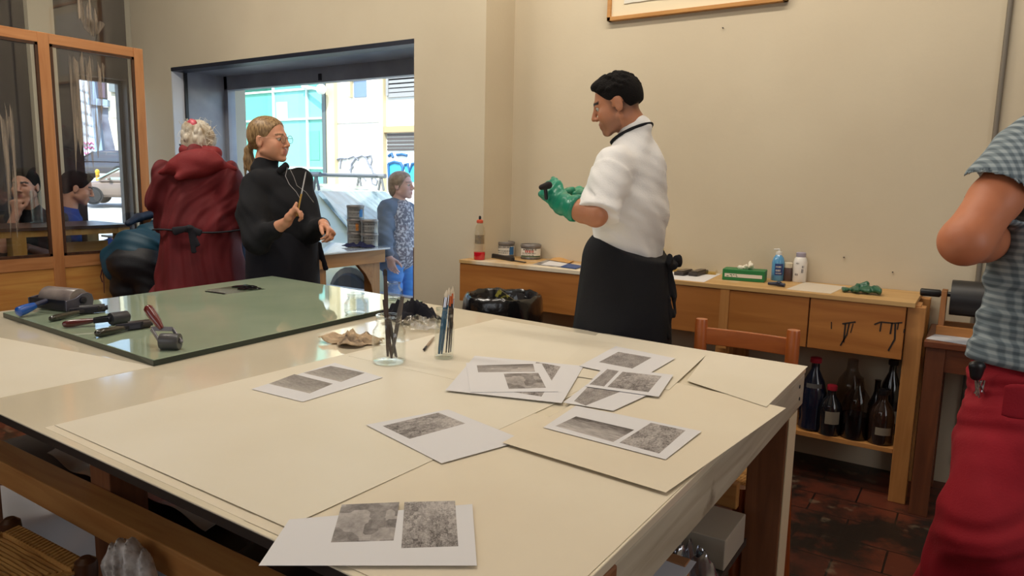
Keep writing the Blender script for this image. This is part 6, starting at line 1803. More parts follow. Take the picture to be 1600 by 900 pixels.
# ---- woman passing outside the window
def woman_outside():
    D0 = 6.1; G = -.16
    R0 = root_for(622, 300, D0); R0[2] = G; f = unit((RIGHT * .93 - AWAY * .36) * [1, 1, 0]); l = np.array([-f[1], f[0], 0.]); up = np.array([0, 0, 1.])
    P = lambda a, b, z: np.array([R0[0], R0[1], 0]) + f * a + l * b + up * z
    Z = lambda y: 1.4 + (277 - y) * D0 / 1115.
    H = Frame(at(628, 290, D0), unit(RIGHT * .93 - AWAY * .3), -3, 0, .96)
    B = Blob(.006); nb = P(0, 0, Z(315))
    head(B, H); B.cone(H.p(-.025, 0, -.05), nb, .05, .056, .02)
    B.tub(P(0, 0, Z(360)), P(0, 0, Z(325)), (.14, .10), (.15, .08), l, .04); hip = P(0, 0, Z(398)); B.tub(hip, P(0, 0, Z(360)), (.16, .12), (.14, .10), l, .04)
    shR = at(603, 326, D0 - .12); elR = at(601, 374, D0 - .16); wrR = at(608, 402, D0 - .20); shL = P(0, .17, Z(326)); elL = P(-.03, .25, Z(372)); wrL = P(.0, .28, Z(402))
    B.cone(shR, shL, .048, .048, .03)
    for a, b, c in ((shR, elR, wrR), (shL, elL, wrL)): B.chain([a, b, c], [.045, .038, .026], .02)
    hand(B, wrR, unit(at(614, 424, D0 - .2) - wrR), unit(RIGHT * .4 + AWAY * .8), unit(RIGHT * .8 - AWAY * .3), curl=(16, 18, 20, 22)); hand(B, wrL, -up, -l, f, curl=(20, 20, 20, 20))
    feet = [P(.06, .09, G), P(-.06, -.09, G)]
    for s, ft in ((1, feet[0]), (-1, feet[1])):
        h0 = hip + l * s * .085; an = np.array([ft[0], ft[1], G + .09]); kn = (h0 + an) / 2 + f * .03; B.chain([h0, kn, an], [.08, .055, .036], .03); B.cone(an - up * .04 - f * .03, np.array([ft[0], ft[1], G + .032]) + f * .14, .035, .028, .02)
    o = finish(B, 'woman in grey cardigan, patterned blouse and jeans standing outside the window', R0, H, skin_tint(H, srgb(222, 172, 154), srgb(186, 90, 90), srgb(120, 94, 80), None, .004, srgb(206, 130, 116)))
    eyes(H, o)
    B = Blob(.005); B.ell(H.p(-.016, 0, .040), np.array([.108, .088, .088]), H.M, .01); B.ell(H.p(-.07, 0, -.02), np.array([.055, .075, .085]), H.M, .02)
    B.half(H.p(.050, 0, .04), H.d(.88, 0, -.5)); B.ell(H.p(.03, -.095, -.03), (.04, .03, .05), H.M, .006, 's'); B.mesh('hair', mat('light_brown_hair', srgb(176, 144, 116), .5, col2=srgb(140, 112, 88), scale=30, bump=.4, bscale=90), o)
    GC = cloth('grey_cardigan', (116, 122, 134), .9, (104, 110, 122), 5)
    B = Blob(.006)
    B.tub(P(-.02, -.01, Z(385)), P(-.02, 0, Z(322)), (.19, .13), (.165, .10), l, .05); B.cone(shR, shL, .062, .062, .04); B.tub(P(-.02, -.02, Z(385)), P(-.03, -.02, Z(398)), (.19, .14), (.2, .15), l, .03)
    for a, b, c in ((shR, elR, wrR), (shL, elL, wrL)): B.chain([a, b, b + (c - b) * .75], [.066, .06, .05], .03)
    B.ell(P(.14, .05, Z(350)), (.10, .11, .22), None, .02, 's')
    B.mesh('cardigan', GC, o, fold=folds(.004, 46, (.3, .3, .9), 14, 3))
    B = Blob(.006); B.tub(P(.015, .0, Z(380)), P(.015, .0, Z(326)), (.165, .138), (.14, .105), l, .04); B.tub(P(.015, .0, Z(380)), P(.02, .0, Z(392)), (.17, .142), (.17, .147), l, .03)
    B.mesh('blouse', mat('patterned_blouse', srgb(120, 114, 122), .8, col2=srgb(214, 206, 206), scale=45, contrast=(.46, .60)), o)
    trousers('jeans', cloth('blue_jeans', (86, 146, 206), .8, (70, 126, 190), 5), o, hip - up * 0, l, f, [feet[0] - up * 0, feet[1]], rk=.92, top=.06)
    for ft in feet:
        B = Blob(.007); q = np.array([ft[0], ft[1], G]); B.cone(q + up * .05 - f * .04, q + up * .045 + f * .15, .045, .036, .03); B.half(q + up * .002, -up); B.mesh('shoe', BLACKP, o)
    # crescent bag at the hip
    B = Blob(.006); q = at(590, 398, D0 - .10); B.tub(q - RIGHT * .06, q + RIGHT * .07, (.035, .05), (.05, .045), AWAY, .02); B.ell(q - up * .02, (.07, .05, .055), None, .03)
    r = tag(B.mesh('shoulder_bag', mat('blue_bag', srgb(70, 100, 130), .6, col2=srgb(120, 150, 176), scale=14), fold=folds(.004, 60, (1, 0, .4), 2, 2)), 'blue crescent bag at the hip of the woman outside', 'bag')
    tubes = MB().tube([q + up * .03, P(-.03, -.14, Z(360)), P(0, -.02, Z(322)), P(.02, .10, Z(318))], .006, 8).build('bag_strap', MATS['blue_bag'], r, smooth=True)

# ---- man in a checked shirt and red trousers at the right edge
def man_in_check():
    D0 = 2.02; up = np.array([0, 0, 1.])
    hipc = at(1650, 640, D0 + .03); hipc = np.array([hipc[0], hipc[1], .93]); R0 = np.array([hipc[0], hipc[1], 0.])
    f = unit((AWAY + RIGHT * .25) * [1, 1, 0]); l = np.array([-f[1], f[0], 0.])
    P = lambda a, b, z: R0 + f * a + l * b + up * z
    shz = at(1600, 190, 2.0)[2]
    shL, shR = at(1622, 215, 2.0), None; shc = P(-.01, 0, shz - .03); shL[2] = shz - .05
    shR = P(0, -.19, shz - .05)
    elL = at(1508, 377, 1.90); wrL = at(1580, 372, 2.22)
    H = Frame(P(.05, 0, shz + .19), f, 8)
    B = Blob(.005); nb = P(0, 0, shz + .04)
    head(B, H); B.cone(H.p(-.03, 0, -.05), nb, .056, .062, .02)
    B.tub(P(0, 0, 1.2), P(0, 0, shz - .06), (.15, .11), (.17, .09), l, .04); B.tub(hipc, P(0, 0, 1.2), (.165, .12), (.15, .11), l, .04)
    B.cone(shL, shR, .052, .052, .03)
    B.chain([shL, shL + (elL - shL) * .6, elL], [.062, .064, .060], .02); B.chain([elL, elL + (wrL - elL) * .35, wrL], [.058, .058, .034], .03)
    hand(B, wrL, unit(f * .6 + RIGHT * .7), unit(-RIGHT * .3 + f * .2 - up * .8), up, curl=(30, 35, 35, 40))
    elR = P(.02, -.26, 1.2); wrR = P(.24, -.15, 1.15); B.chain([shR, elR, wrR], [.055, .048, .032], .02); hand(B, wrR, f, l, up)
    feet = [P(.0, .23, 0), P(.06, -.10, 0)]
    legs(B, hipc, l, *feet, f)
    o = finish(B, 'man in checked short sleeved shirt and red trousers cut off by the right edge', R0, H, skin_tint(H, srgb(200, 124, 88), srgb(170, 90, 84), srgb(60, 44, 34)))
    B = Blob(.006); B.ell(H.p(-.016, 0, .042), (.106, .082, .086), H.M, .01); B.half(H.p(.045, 0, .03), H.d(.9, 0, -.45)); B.mesh('hair', MATS['brown_hair'], o)
    # checked cloth: two sets of crossing bands woven in the object's own space
    N = NT('grey_blue_check'); b = N.n('ShaderNodeBsdfPrincipled'); b.inputs['Roughness'].default_value = .85
    tc = N.n('ShaderNodeTexCoord'); mp = N.n('ShaderNodeMapping'); mp.inputs['Rotation'].default_value = (0, 0, math.atan2(RIGHT[1], RIGHT[0]) * -1)
    N.l(tc.outputs['Object'], mp.inputs[0]); sx = N.n('ShaderNodeSeparateXYZ'); N.l(mp.outputs[0], sx.inputs[0])
    def band(src, fr, off):
        m = N.n('ShaderNodeMath', operation='MULTIPLY'); m.inputs[1].default_value = fr; N.l(src, m.inputs[0])
        a = N.n('ShaderNodeMath', operation='SINE'); N.l(m.outputs[0], a.inputs[0])
        r = N.n('ShaderNodeMapRange'); r.inputs[1].default_value = -.5; r.inputs[2].default_value = .5; N.l(a.outputs[0], r.inputs[0]); return r.outputs[0]
    h1, h2 = band(sx.outputs['X'], 330, 0), band(sx.outputs['Z'], 330, 0)
    ad = N.n('ShaderNodeMath', operation='ADD'); N.l(h1, ad.inputs[0]); N.l(h2, ad.inputs[1]); hf = N.n('ShaderNodeMath', operation='MULTIPLY'); hf.inputs[1].default_value = .5; N.l(ad.outputs[0], hf.inputs[0])
    cr = N.n('ShaderNodeValToRGB'); cr.color_ramp.elements[0].color = c4(srgb(92, 106, 116)); cr.color_ramp.elements[1].color = c4(srgb(164, 176, 182)); k = cr.color_ramp.elements.new(.5); k.color = c4(srgb(126, 140, 148))
    N.l(hf.outputs[0], cr.inputs[0]); N.l(cr.outputs[0], b.inputs['Base Color']); N.l(b.outputs[0], N.out.inputs[0])
    B = Blob(.005)
    B.tub(P(0, 0, 1.18), P(-.01, 0, shz - .04), (.195, .14), (.18, .10), l, .05); B.tub(P(0, 0, .93), P(0, 0, 1.20), (.238, .190), (.195, .145), l, .05)
    B.cone(shL, shR, .072, .072, .04); B.cone(P(-.01, 0, shz - .02), P(0, 0, shz + .06), .085, .07, .03)
    d = unit(elL - shL); L = np.linalg.norm(elL - shL); hem = shL + d * L * .52
    B.tub(shL + d * .02, hem, (.080, .076), (.104, .094), RIGHT, .03); B.half(P(0, 0, .915), -up)
    B.tub(shL + d * L * .40, hem + d * .12, (.088, .080), (.104, .094), RIGHT, .003, 's', True)
    dR = elR - shR; B.tub(shR, shR + dR * .6, (.078, .075), (.09, .085), f, .03)
    B.mesh('shirt', N.m, o, fold=folds(.006, 42, (.3, .2, .9), 21, 3.5))
    RED = cloth('red_trousers', (164, 14, 36), .85, (146, 10, 30), 4)
    B = Blob(.006)
    B.tub(hipc - up * .04, hipc + up * .03, (.182, .148), (.165, .135), l, .03)
    hL = hipc + l * .10 - up * .05; kL = at(1556, 830, 1.98); aL = np.array([*feet[0][:2], .09]); hR = hipc - l * .10 - up * .05; kR = (hR + np.array([*feet[1][:2], .1])) / 2 + f * .02
    B.chain([hL, (hL + kL) / 2, kL], [.125, .126, .128], .05); B.chain([kL, aL], [.140, .10], .05); B.chain([hR, kR, np.array([*feet[1][:2], .09])], [.125, .12, .10], .05)
    B.half((0, 0, .06), -up); B.half((0, 0, .985), up)
    B.mesh('trousers', RED, o, fold=(lambda a, b: (lambda Q: a(Q) + b(Q)))(folds(.007, 13, (.7, .3, .45), 17, 9), folds(.004, 38, (.5, .2, .7), 18, 8)))
    B = Blob(.005); q = at(1600, 628, D0 - .160); B.tub(q - up * .04, q + up * .04, (.05, .008), (.05, .008), l, .006); B.mesh('back_pocket', RED, o)
    B = MB(); n = 40; zz = 1.00
    B.tube([P(.158 * math.cos(a), .192 * math.sin(a), zz - .01) for a in [2 * math.pi * k / n for k in range(n + 1)]], .014, 8, flat=.5); B.build('belt', BLACKP, o, smooth=True)
    B = Blob(.005); q = at(1526, 578, D0 - .02); B.tub(q + up * .012, q - up * .018, (.024, .016), (.016, .014), RIGHT, .01); B.mesh('belt_pouch', BLACKP, o)
    R = random.Random(3); B = MB()
    for i in range(6): B.tube([q + up * -.03 + RIGHT * R.uniform(.0, .03), q + up * (-.05 - R.uniform(0, .03)) + RIGHT * R.uniform(.0, .035)], .003, 6)
    B.build('keys', CHROME, o)
    shoes('shoe', o, feet, f, BLACKP)

# ---- two people reflected in the screen's glass, built as solid figures beyond it
def seated(label, hx, hy, d, face, shirt, shname, hairm, chin=False, pitch=0.):
    up = np.array([0, 0, 1.]); hc = at(hx, hy, d); f = unit(np.array([face[0], face[1], 0])); l = np.array([-f[1], f[0], 0.])
    R0 = np.array([hc[0], hc[1], 0]) - f * .10; zh = hc[2]
    P = lambda a, b, z: R0 + f * a + l * b + up * z
    H = Frame(hc, f, pitch); B = Blob(.006); nb = P(.03, 0, zh - .19)
    head(B, H); B.cone(H.p(-.03, 0, -.05), nb, .053, .06, .02)
    zs = zh - .26; zp = zh - .70
    B.tub(P(0, 0, zp + .05), P(.02, 0, zs - .03), (.155, .115), (.165, .09), l, .05)
    sh = [P(.02, s * .18, zs) for s in (1, -1)]; el = [P(.16, s * .22, zs - .26) for s in (1, -1)]; wr = [P(.34, s * .08, zs - .16) for s in (1, -1)]
    if chin: wr[1] = H.p(.085, -.03, -.185); el[1] = P(.22, -.16, zs - .25)
    B.cone(sh[0], sh[1], .05, .05, .03)
    for i, s in enumerate((1, -1)):
        B.chain([sh[i], el[i], wr[i]], [.048, .042, .028], .02)
        if chin and i == 1: hand(B, wr[i], unit(up * .9 + f * .1), -f, l, curl=(60, 65, 65, 65))
        else: hand(B, wr[i], f - up * .1, -up, -l * s, curl=(25, 25, 28, 30))
    zk = zp - .02; feet = []
    for s in (1, -1):
        h0 = P(.0, s * .09, zp); kn = P(.40, s * .11, zk); an = P(.36, s * .11, .10)
        B.chain([h0, kn, an], [.085, .058, .038], .03); B.cone(an - up * .04, P(.50, s * .11, .032), .036, .028, .02); feet.append(P(.36, s * .11, 0))
    o = finish(B, label, R0, H, skin_tint(H, srgb(196, 142, 116), srgb(160, 90, 84), srgb(34, 26, 24)))
    B = Blob(.006); B.ell(H.p(-.016, 0, .044), (.108, .084, .088), H.M, .01); B.ell(H.p(.045, 0, .09), (.05, .06, .036), H.M, .02); B.ell(H.p(-.06, 0, .0), (.055, .074, .072), H.M, .02); B.half(H.p(.052, 0, .034), H.d(.86, 0, -.5)); B.mesh('hair', hairm, o)
    SM = cloth(shname, shirt, .85); B = Blob(.006)
    B.tub(P(0, 0, zp + .02), P(.01, 0, zs - .02), (.19, .15), (.18, .105), l, .05); B.cone(sh[0], sh[1], .068, .068, .04); B.cone(nb - up * .04, nb + up * .01, .08, .07, .03)
    for i in (0, 1): B.chain([sh[i], el[i]], [.07, .06], .03)
    if not chin:
        for i in (0, 1): B.chain([el[i], el[i] + (wr[i] - el[i]) * .8], [.058, .045], .02)
    B.mesh('shirt', SM, o, fold=folds(.005, 44, (.3, .3, .9), 31, 3))
    B = Blob(.007)
    B.ell(P(0, 0, zp), (.17, .17, .12), None, .04)
    for s in (1, -1): B.chain([P(.0, s * .09, zp), P(.40, s * .11, zk), P(.36, s * .11, .12)], [.11, .08, .065], .04)
    B.mesh('trousers', MATS['dark_trousers'], o); shoes('shoe', o, feet, f, BLACKP)
    r = thing('stool', 'round wooden stool under ' + ('the seated man resting his chin' if chin else 'the seated person in blue'), 'stool', (R0[0], R0[1], 0))
    MB().lathe((R0[0], R0[1], zp - .15), [(.15, 0), (.16, .005), (.16, .028), (.15, .033)], 24).build('seat', DKWOOD, r, smooth=True)
    for a in (.8, 2.37, 3.94, 5.5): MB().tube([R0 + [.19 * math.cos(a), .19 * math.sin(a), 0], R0 + [.11 * math.cos(a), .11 * math.sin(a), zp - .148]], [.015, .017], 10).build('leg', DKWOOD, r, smooth=True)

def people():
    man_in_apron(); woman_in_black(); woman_in_red(); bending_person(); woman_outside(); man_in_check()
    BH = MATS['black_hair']
    seated('man in black shirt resting his chin on his hand beyond the glazed screen', 39, 291, 5.15, -AWAY + RIGHT * .2, (30, 30, 34), 'black_shirt', BH, True)
    seated('person in a blue top seated with back turned beyond the glazed screen', 121, 294, 5.5, AWAY * .5 + RIGHT * .8, (32, 58, 130), 'blue_top', BH, False, 15)

# ------------------------------------------------------------------ the street
def car(label, pos, heading, gz, paint, glassm, L=3.9, rack=False):
    """hatchback: lower body, glasshouse, windows, wheels, lights"""
    f = unit([heading[0], heading[1], 0]); l = np.array([-f[1], f[0], 0.]); up = np.array([0, 0, 1.])
    o = np.array([pos[0], pos[1], gz]); s = L / 4.0
    W = lambda x, y, z: o + f * x * s + l * y + up * z
    r = thing('car', label, 'car', tuple(o))
    st = [(-2.0, .62, .40, .72), (-1.93, .76, .30, .88), (-1.5, .81, .24, .93), (-.7, .83, .22, .93), (.2, .83, .22, .93), (1.0, .82, .22, .91), (1.5, .80, .24, .84), (1.88, .74, .28, .70), (2.0, .60, .36, .58)]
    B = MB(); rings = []
    for x, w, zb, zt in st:
        m = (zb + zt) / 2
        rings.append([W(x, y, z) for y, z in ((-w * .86, zb), (-w, zb + .10), (-w * 1.02, m), (-w * .97, zt - .08), (-w * .85, zt), (0, zt + .03), (w * .85, zt), (w * .97, zt - .08), (w * 1.02, m), (w, zb + .10), (w * .86, zb), (0, zb))])
    B.loop(rings).build('body', paint, r, smooth=True, subd=1)
    # glasshouse
    def ring(x0, x1, w, z, c): return [W(x0, -w * .7, z), W(x0 + c, -w, z), W((x0 + x1) / 2, -w * 1.0, z), W(x1 - c * 2, -w, z), W(x1, -w * .7, z), W(x1 + .05, 0, z), W(x1, w * .7, z), W(x1 - c * 2, w, z), W((x0 + x1) / 2, w, z), W(x0 + c, w, z), W(x0, w * .7, z), W(x0 - .03, 0, z)]
    MB().loop([ring(-1.85, 1.12, .80, .88, .08), ring(-1.72, .62, .74, 1.20, .08), ring(-1.55, .22, .64, 1.42, .10), ring(-1.35, .0, .56, 1.49, .14), ring(-1.0, -.3, .30, 1.51, .12)]).build('cabin', paint, r, smooth=True)
    def pane(name, pts, thick): return MB().prism(pts, thick).build(name, glassm, r)
    pane('windscreen', [W(1.10, -.62, .95), W(1.10, .62, .95), W(.30, .50, 1.40), W(.30, -.50, 1.40)], f * .045 + up * .03)
    pane('rear_window', [W(-1.86, -.55, 1.0), W(-1.86, .55, 1.0), W(-1.60, .46, 1.38), W(-1.60, -.46, 1.38)], -f * .03)
    for sg in (-1, 1):
        for a in ([(-1.5, .95), (-.55, .95), (-.55, 1.38), (-1.38, 1.36)], [(-.48, .95), (.80, .95), (.22, 1.38), (-.48, 1.38)]):
            yy = lambda z: sg * (.80 + (z - .88) * -.27)
            pane('side_window', [W(x, yy(z), z) for x, z in a], l * sg * .014)
        for x in (-1.22, 1.25):
            c = W(x, sg * .70, .30)
            w = MB().lathe(c, [(.18, 0), (.28, .01), (.30, .04), (.30, .13), (.28, .17), (.18, .175)], 28, l * sg).build('wheel', mat('tyre', srgb(36, 36, 38), .8), r, smooth=True)
            B = MB(); B.lathe(c, [(.185, .15), (.18, .168), (.05, .165), (.001, .17)], 24, l * sg); 
            B.build('hub_cap', mat('alloy', srgb(176, 178, 180), .3, metal=.6), w, smooth=True)
            MB().lathe(c + l * sg * .118, [(.36, 0), (.36, .014), (.001, .014)], 28, l * sg).build('wheel_arch', BLACKP, r)
        MB().ball(W(1.86, sg * .56, .62), (.12, .12, .09), 8).build('headlight', mat('headlight', srgb(210, 214, 216), .15), r, smooth=True)
        MB().ball(W(.62, sg * .90, 1.0), (.07, .07, .06), 8).build('wing_mirror', paint, r, smooth=True)
    if rack:
        B = MB(); zz = 1.56
        for y in (-.5, .5):
            B.tube([W(-1.5, y, zz + .06), W(.35, y, zz + .06)], .028, 8)
            for x in (-1.2, -.2, .22): B.tube([W(x, y, 1.44), W(x + .05, y, zz + .06)], .016, 6); B.tube([W(x + .1, y, 1.44), W(x + .05, y, zz + .06)], .016, 6)
        for x in (-1.2, -.2, .22): B.tube([W(x, -.5, zz + .06), W(x, .5, zz + .06)], .018, 6)
        B.build('roof_rack', mat('rack_grey', srgb(120, 122, 124), .5), r, smooth=True)
    return r

def street():
    G = -.16
    PAVE = mat('pavement', srgb(188, 186, 180), .85, col2=srgb(168, 166, 162), scale=1.2)
    tag(MB().box((-30, YG + .22, G - .1), (12, 5.3, G)).build('sidewalk', PAVE), kind='structure')
    tag(MB().box((-30, 5.3, G - .2), (12, 11.2, G - .02)).build('road', mat('asphalt', srgb(120, 120, 122), .9, col2=srgb(104, 104, 108), scale=2)), kind='structure')
    tag(MB().box((-30, 11.2, G - .1), (12, 13, G)).build('kerb', PAVE), kind='structure')
    # side street climbing away on the left
    a = [np.array([-6.8, -4, G]), np.array([-6.8, 4.2, G])]
    q = [at(60, 300, 30), at(300, 300, 30)]; q2 = [at(60, 280, 47), at(300, 280, 47)]
    B = MB(); z1, z2 = -.05, 1.05
    lo = [(-6.75, -3, G - .13), (-6.75, 4.1, G - .13), (q[1][0], q[1][1] , z1), (q2[1][0], q2[1][1], z2), (q2[0][0], q2[0][1] - 14, z2), (q[0][0], q[0][1] - 8, z1)]
    def slab(pts): B.prism(pts, (0, 0, -.1))
    slab([lo[0], lo[1], lo[2], lo[5]]); slab([lo[5], lo[2], lo[3], lo[4]])
    tag(B.build('street_slope', PAVE), kind='structure')
    YW = 13.0
    W = lambda px, py, dy=0.: on(px, py, y=YW + dy)
    z_ = lambda px, py: W(px, py)[2]
    # green glazed building
    TEALS = [mat('teal_glass_%d' % i, srgb(*c), .3, spec=.25) for i, c in enumerate([(92, 176, 154), (112, 190, 172), (18, 88, 70), (122, 196, 190)])]
    xc = W(513, 200)[0]; xl = -22.0
    r = thing('glass_building', 'green glass curtain wall building across the street', 'building', ((xl + xc) / 2, YW + 2, G))
    MB().box((xl, YW + .05, G), (xc, YW + 5, 11)).build('core', mat('teal_core', srgb(120, 196, 180), .3), r)
    xs = [xl, W(367, 200)[0] - 3.2, W(367, 200)[0], W(430, 200)[0], W(482, 200)[0], xc]
    zs = [G, z_(430, 262), z_(430, 188), z_(430, 143), z_(430, 100) + .25, z_(430, 100) + 2.2, 11]
    R = random.Random(11)
    for j in range(len(zs) - 1):
        for i in range(len(xs) - 1):
            m = TEALS[R.choice((0, 1, 1, 3))]
            if i == 2 and j == 3: m = TEALS[2]
            MB().box((xs[i] + .02, YW, zs[j] + .02), (xs[i + 1] - .02, YW + .049, zs[j + 1] - .02)).build('glass_panel', m, r)
    B = MB()
    for x in xs[1:-1]: B.box((x - .022, YW - .06, G), (x + .022, YW, 11))
    for z in zs[1:-1]: B.box((xl, YW - .05, z - .025), (xc, YW, z + .025))
    B.build('mullions', mat('mullion_white', srgb(214, 228, 222), .5), r)
    # pale dark silhouettes inside the lower panes and yellowish blind
    a, b = W(432, 160), W(450, 187); MB().box((a[0], YW - .012, b[2]), (b[0], YW - .002, a[2])).build('blind', mat('blind_yellow', srgb(196, 222, 168), .6), r)
    a, b = W(484, 205), W(500, 250); MB().box((a[0], YW - .012, b[2]), (b[0], YW - .002, a[2])).build('door_panel', mat('teal_door', srgb(96, 164, 146), .4), r)
    MB().box((xc - .10, YW - .12, G), (xc + .03, YW - .0, 11)).build('corner_post', mat('steel_post', srgb(84, 96, 96), .5), r)
    B = MB(); p = W(515, 142); B.tube([(p[0] - .9, YW - .1, p[2] + .15), (p[0], YW - .3, p[2])], .04, 8); B.ball((p[0] + .05, YW - .32, p[2]), .13, 8); B.build('bracket_lamp', mat('lamp_white', srgb(220, 224, 222), .4), r, smooth=True)
    # white building
    r = thing('white_building', 'white rendered building with louvred windows and graffiti across the street', 'building', (xc + 3, YW + 2, G))
    WH = mat('render_white', srgb(236, 234, 226), .85, col2=srgb(226, 224, 214), scale=.8); BG = mat('render_beige', srgb(206, 190, 152), .8)
    xr = W(760, 200)[0]
    MB().box((xc + .03, YW + .02, G), (xr, YW + 5, 11)).build('wall', WH, r)
    def slab_(name, px0, py0, px1, py1, m, out=.06, par=r):
        a, b = W(px0, py0), W(px1, py1); return MB().box((a[0], YW + .02 - out, min(a[2], b[2])), (b[0], YW + .03, max(a[2], b[2]))).build(name, m, par)
    x0 = xc + .04; b = W(527, 200)
    MB().box((x0, YW - .10, G), (b[0], YW + .03, 11)).build('pilaster', BG, r); 
    a, b = W(597, 200), W(603, 200); MB().box((a[0], YW - .10, G), (b[0], YW + .03, 11)).build('pilaster', BG, r)
    a, b = W(527, 192), W(597, 194); MB().box((a[0], YW - .0, a[2] - .02), (b[0], YW + .03, a[2] + .02)).build('joint_line', mat('joint_grey', srgb(170, 166, 156), .8), r)
    GW = mat('hazy_glass', srgb(112, 134, 158), .3); LV = mat('louvre_grey', srgb(150, 150, 148), .6)
    w = slab_('window', 552, 60, 572, 151, GW, .02); slab_('window_frame', 545, 60, 551, 152, BG, .10, w); slab_('window_bar', 551, 121, 572, 124, mat('bar_grey', srgb(110, 108, 104), .6), .05, w)
    w = slab_('window', 606, 60, 700, 150, mat('louvre_window', srgb(196, 200, 198), .4), .02)
    for y in (104, 110, 117, 124, 131, 138, 145): slab_('louvre', 607, y, 700, y + 2, LV, .06, w)
    slab_('window_post', 605, 60, 609, 150, LV, .08, w)
    # roller shutter with brown lintel and dark vents
    w = slab_('shutter', 606, 205, 700, 330, mat('shutter_pale', srgb(222, 222, 214), .6), .03)
    slab_('lintel', 602, 198, 700, 205, mat('lintel_tan', srgb(190, 156, 116), .7), .10, w)
    for y in (209, 215, 221, 227, 232): slab_('vent_slot', 606, y, 700, y + 2.6, mat('vent_dark', srgb(84, 78, 74), .7), .05, w)
    # graffiti: black outline tag on the wall, turquoise letters on the shutter
    B = MB()
    def st(pts, w=.035): B.tube([W(x, y, -.008) for x, y in pts], w * .55, 6)
    st([(524, 250), (533, 247), (541, 248)], .05); st([(533, 248), (531, 264)]); st([(548, 270), (549, 256), (556, 247), (566, 243), (572, 246), (575, 254), (579, 262)], .04)
    st([(543, 248), (553, 244), (560, 250)]); st([(571, 245), (580, 243), (581, 250), (579, 258), (583, 270), (590, 274)], .04); st([(585, 272), (580, 279), (582, 287), (588, 289), (590, 282), (585, 277)], .035); st([(546, 266), (552, 259)], .03)
    st([(558, 282), (566, 275), (572, 282)], .03)
    B.build('graffiti', mat('spray_black', srgb(128, 132, 140), .7), r, smooth=True)
    TQ = mat('spray_turquoise', srgb(64, 176, 206), .6); DT = mat('spray_outline', srgb(44, 96, 140), .6)
    B = MB()
    for poly in ([(607, 256), (616, 253), (626, 255), (630, 262), (628, 272), (624, 280), (616, 284), (608, 282)], [(632, 258), (637, 256), (640, 268), (644, 256), (652, 255), (650, 284), (640, 285), (634, 282)], [(656, 256), (668, 256), (668, 284), (656, 284)]):
        B.prism([W(x, y, -.014) for x, y in poly], (0, -.008, 0))
    B.build('graffiti', TQ, w)
    B = MB()
    def st2(pts): B.tube([W(x, y, -.03) for x, y in pts], .035, 6)
    st2([(607, 256), (616, 253), (626, 255), (630, 262), (628, 272), (624, 280), (616, 284), (608, 282), (607, 256)]); st2([(632, 258), (637, 256), (640, 268), (644, 256), (652, 255)]); st2([(607, 244), (612, 240), (614, 246)]); st2([(620, 242), (628, 241), (636, 243)])
    B.build('graffiti', DT, w, smooth=True)
    # parked car outside
    c = at(560, 450, 7.55); f = np.array([.99, -.06])
    PAINT = mat('cream_green_paint', srgb(190, 196, 172), .25, coat=.6); CG = mat('car_glass', srgb(96, 116, 122), .04, spec=.9, coat=.6, col2=srgb(136, 156, 160), scale=3, stretch=(1, 6, 1))  # paler streaks in the car glass colour stand for reflections
    car('pale green hatchback with a roof rack parked outside the window', (c[0] - 1.22, c[1] + .84), f, G - .02, PAINT, CG, 3.9, True)
    # side street seen through the screen and the left window
    DK = mat('dark_car_paint', srgb(58, 58, 66), .2, coat=.6); BRN = mat('brown_car_paint', srgb(126, 108, 96), .3, coat=.4); DG = mat('dark_car_glass', srgb(60, 68, 76), .08, spec=.7)
    p = at(165, 277, 40); gz = p[2]
    car('dark grey car far up the side street beyond the glazed screen', (p[0], p[1]), -RIGHT, gz - .02, DK, DG, 3.9)
    p = at(205, 316, 30); car('brown car nearer on the side street beyond the yellow bollard', (p[0], p[1]), -RIGHT * .9 - AWAY * .3, p[2] - .02, BRN, mat('pale_car_glass', srgb(160, 180, 170), .1), 3.9)
    p = at(153.5, 290, 34); r = thing('bollard', 'yellow street bollard between the two cars on the side street', 'bollard', tuple(p))
    MB().lathe(p, [(.11, 0), (.11, .06), (.085, .10), (.085, .60), (.10, .62), (.10, .68), (.07, .74), (.02, .77)], 16).build('post', mat('bollard_yellow', srgb(226, 176, 40), .5), r, smooth=True)
    MB().lathe(p, [(.088, .40), (.088, .50)], 16).build('band', mat('bollard_band', srgb(150, 110, 40), .5), r, smooth=True)
    D_ = 50.
    V = lambda px, py, dd=0.: at(px, py, D_ + dd)
    base = V(170, 270); r = thing('corner_building', 'pale building with leaning buttresses on the far side street', 'building', (base[0], base[1], base[2]))
    def pl(name, pts, m, dd=0., th=.5, par=None):
        return MB().prism([V(x, y, dd) for x, y in pts], AWAY * np.array([1, 1, 0]) * th).build(name, m, par or r)
    pl('wall', [(96, 60), (260, 60), (260, 282), (96, 282)], mat('far_white_wall', srgb(214, 222, 232), .85), .8, 1.)
    BLU = mat('far_blue_frame', srgb(140, 164, 190), .6); DKW = mat('far_dark_window', srgb(88, 88, 104), .3, col2=srgb(130, 136, 150), scale=.8); CRM = mat('far_cream', srgb(216, 208, 182), .8)
    pl('frame', [(133, 60), (140, 60), (162, 250), (150, 250)], BLU, 0); pl('frame', [(136, 152), (168, 156), (168, 166), (138, 163)], BLU, -.2)
    pl('window', [(140, 60), (162, 60), (164, 153), (141, 151)], mat('far_purple_window', srgb(92, 76, 92), .4), .3); pl('window', [(141, 166), (168, 168), (184, 250), (156, 250)], DKW, .3)
    pl('lintel', [(163, 60), (222, 60), (222, 186), (170, 184)], CRM, .1); pl('window', [(170, 60), (213, 60), (213, 147), (170, 143)], mat('far_grey_window', srgb(120, 128, 128), .4), -.15, .2)
